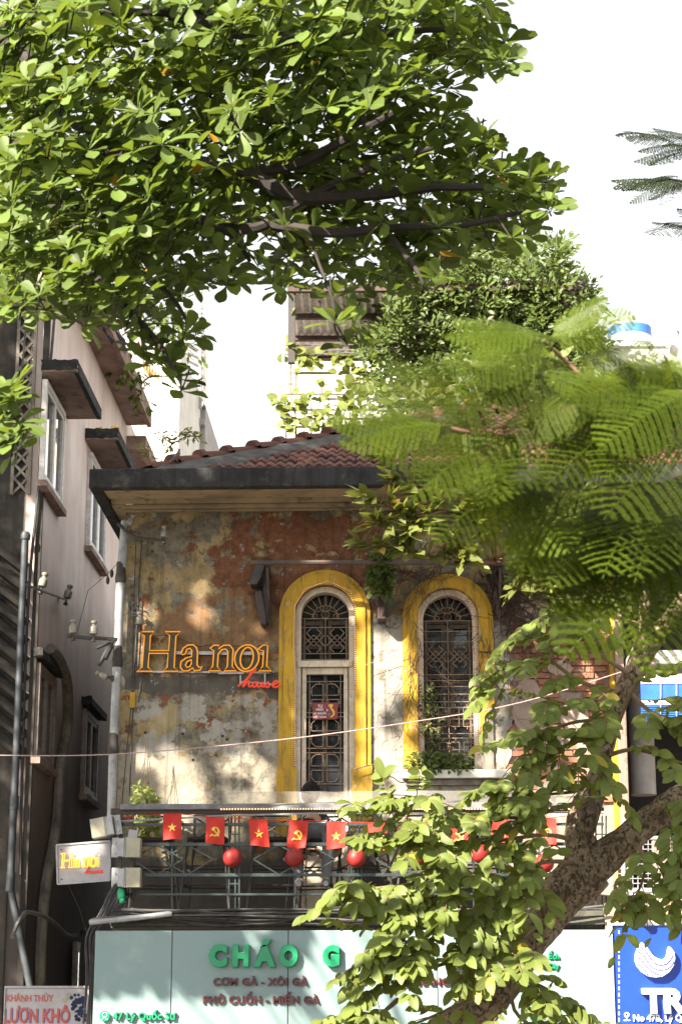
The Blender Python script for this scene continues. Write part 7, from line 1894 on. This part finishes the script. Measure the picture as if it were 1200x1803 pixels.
FR = [  # base, tip, depth at base and tip
    ((960, 590), (800, 595), 6.9, 6.7, 0), ((958, 588), (1062, 532), 6.9, 6.8, 0), ((970, 610), (815, 650), 6.9, 6.6, 0), ((990, 630), (850, 690), 7.0, 6.7, 1), ((1000, 640), (1140, 612), 7.0, 6.9, 0), ((1040, 680), (1150, 625), 7.0, 6.9, 0), ((1060, 690), (1160, 660), 7.0, 6.8, 0), ((1090, 705), (1230, 620), 7.0, 6.7, 0), ((1020, 660), (860, 740), 7.0, 6.6, 1),
    ((760, 740), (595, 745), 6.8, 6.6, 0), ((790, 750), (620, 690), 6.8, 6.7, 0), ((830, 760), (690, 650), 6.8, 6.7, 0), ((800, 750), (640, 790), 6.8, 6.6, 1), ((860, 765), (720, 820), 6.9, 6.6, 1), ((880, 770), (760, 640), 6.9, 6.7, 0), ((930, 768), (800, 880), 6.9, 6.6, 2), ((950, 766), (880, 660), 6.9, 6.7, 0), ((1000, 765), (900, 880), 7.0, 6.7, 2), ((1000, 765), (960, 660), 7.0, 6.8, 0), ((1060, 755), (960, 850), 7.0, 6.6, 1), ((1060, 755), (1040, 640), 7.0, 6.8, 0), ((1120, 748), (1060, 860), 7.0, 6.6, 2), ((1120, 748), (1110, 650), 7.0, 6.7, 0), ((1180, 742), (1140, 850), 7.0, 6.6, 2), ((1200, 740), (1190, 640), 7.0, 6.7, 0),
    ((900, 855), (840, 960), 7.1, 6.8, 2), ((960, 875), (900, 980), 7.1, 6.8, 2), ((1000, 880), (870, 900), 7.1, 6.8, 1), ((1040, 882), (980, 1000), 7.2, 6.9, 2), ((1080, 880), (1020, 1020), 7.2, 6.9, 2), ((1120, 870), (1060, 800), 7.2, 7.0, 0), ((1150, 860), (1110, 1000), 7.2, 6.8, 2), ((1200, 845), (1160, 1000), 7.2, 6.8, 2), ((1240, 830), (1200, 960), 7.2, 6.8, 1),
    ((1000, 940), (880, 960), 7.2, 7.0, 1), ((1040, 945), (970, 1030), 7.3, 7.0, 2), ((1080, 950), (1010, 1070), 7.3, 7.0, 2), ((1130, 958), (1080, 1090), 7.3, 7.0, 2), ((1160, 958), (1140, 1110), 7.3, 7.0, 2), ((1200, 948), (1190, 1100), 7.3, 7.0, 2), ((1240, 930), (1215, 1150), 7.3, 7.0, 2), ((1250, 930), (1120, 1150), 7.3, 6.9, 2), ((1190, 690), (1060, 720), 6.8, 6.5, 1), ((1230, 685), (1120, 790), 6.8, 6.5, 1), ((1250, 780), (1010, 790), 7.0, 6.6, 1), ((1250, 760), (1130, 900), 7.0, 6.5, 1), ((1180, 850), (1000, 830), 7.2, 6.8, 1)]
for (bx_, by_), (tx_, ty_), y0, y1, k in FR:
    p, q_ = P(bx_, by_, y0), P(tx_, ty_, y1); d = q_ - p; L = d.length
    d.z += (.12, .28, .45)[k] * L
    up = Vector((rr.uniform(-.35, .35), -1.15 + rr.uniform(-.3, .3), .75)).normalized()
    link('frond', fmesh[k], pt_, lm(p, d, up, L * (1.03, 1.08, 1.15)[k], rr.uniform(-.3, .3)))
NOF = [(540, 790), (680, 800), (790, 870), (860, 950), (880, 1010), (880, 1200), (540, 1200)]
for n_ in range(48):                                     # upper sprays, turned to the viewer
    br_ = brs[rr.choice((0, 0, 1, 4))]; i = rr.randrange(1, len(br_)); x, y, Y = br_[i]; x += rr.uniform(-45, 45); a = rr.uniform(-2.9, -.2) if rr.random() < .6 else rr.uniform(2.2, 4.0)
    q_x, q_y = x + 200 * math.cos(a), y + 95 * math.sin(a) + 25; p = P(x, y, Y + .1); q_ = P(q_x, q_y, Y + rr.uniform(-.3, .1)); d = q_ - p; k = rr.choice((0, 0, 1)); d.z += .12 * d.length
    if inpoly(q_x, q_y, NOF) or q_x < 600 or (q_y < 640 and q_x < 800) or q_y < 560: continue
    link('frond', fmesh[k], pt_, lm(p, d, Vector((rr.uniform(-.4, .4), -1.2, .6)), d.length * rr.uniform(.85, 1.1), rr.uniform(-.3, .3)))
for n_ in range(85):                                    # denser inner fronds
    br_ = brs[rr.choice((0, 2, 2, 3, 3))]; i = rr.randrange(1, len(br_)); x, y, Y = br_[i]; a = rr.uniform(.3, 2.9)
    p = P(x + rr.uniform(-30, 30), y, Y + .15); q_x, q_y = x + 190 * math.cos(a), y + 150 * math.sin(a); q_ = P(q_x, q_y, Y + rr.uniform(-.3, .3)); d = q_ - p; k = rr.randrange(3); d.z += .15
    if inpoly(q_x, q_y, NOF): continue
    link('frond', fmesh[k], pt_, lm(p, d, Vector((rr.uniform(-.4, .4), -1.1, .8)), d.length * rr.uniform(.9, 1.1), rr.uniform(-.4, .4)))
# far poinciana sprig, top right, sharp and dark against the sky
dfm = [make_leaf('frond', s, M['darkfrond']) for s in fr_s]
pf = thing('far_poinciana', 'dark feathery poinciana sprig against the white sky at the right edge', 'tree', (5.2, 15.5, .12))
b = MB(); limb(b, [(5.2, 15.5, .1), (5.1, 15.5, 4), (4.6, 15.4, 7.0)], .18, .07, 10); b.build('trunk', M['bark'], pf, True)
for pts in ([(1400, 240, 15.3), (1280, 270, 15.2), (1200, 262, 15.2)], [(1400, 330, 15.3), (1280, 330, 15.2), (1210, 325, 15.2)], [(1400, 400, 15.3), (1300, 400, 15.2), (1230, 380, 15.2)]):
    b = MB(); b.tube(spline([Vector((4.6, 15.4, 6.8))] + [P(*p) for p in pts], 5), [.03] * 10 + [.008] * 6, 6); b.build('branch', M['darkbark'], pf)
for n_ in range(27):
    ci = n_ % 3; bx_, by_ = (rr.uniform(1190, 1270), (258, 325, 395)[ci] + rr.uniform(-14, 14)); tx_ = (1105, 1090, 1150)[ci] + rr.uniform(0, 75); ty_ = by_ + rr.uniform(-22, 40); k = rr.choice((0, 1, 2, 2))
    p, q_ = P(bx_, by_, 15.2 + rr.uniform(-.2, .2)), P(tx_, ty_, 15.0 + rr.uniform(-.2, .2)); d = q_ - p; L = d.length; d.z += (.12, .28, .45)[k] * L
    link('frond', dfm[k], pf, lm(p, d, Vector((rr.uniform(-.3, .3), -.45, 1)), L * 1.05, rr.uniform(-.3, .3)))
for o in list(SC.objects):
    if o.type == 'MESH' and o.parent is None and o.get('category') is None and o.get('kind') is None:
        print('UNTAGGED', o.name)
print('objects', len(SC.objects), 'tris', sum(sum(len(p.vertices) - 2 for p in me.polygons) * max(1, me.users) for me in bpy.data.meshes))
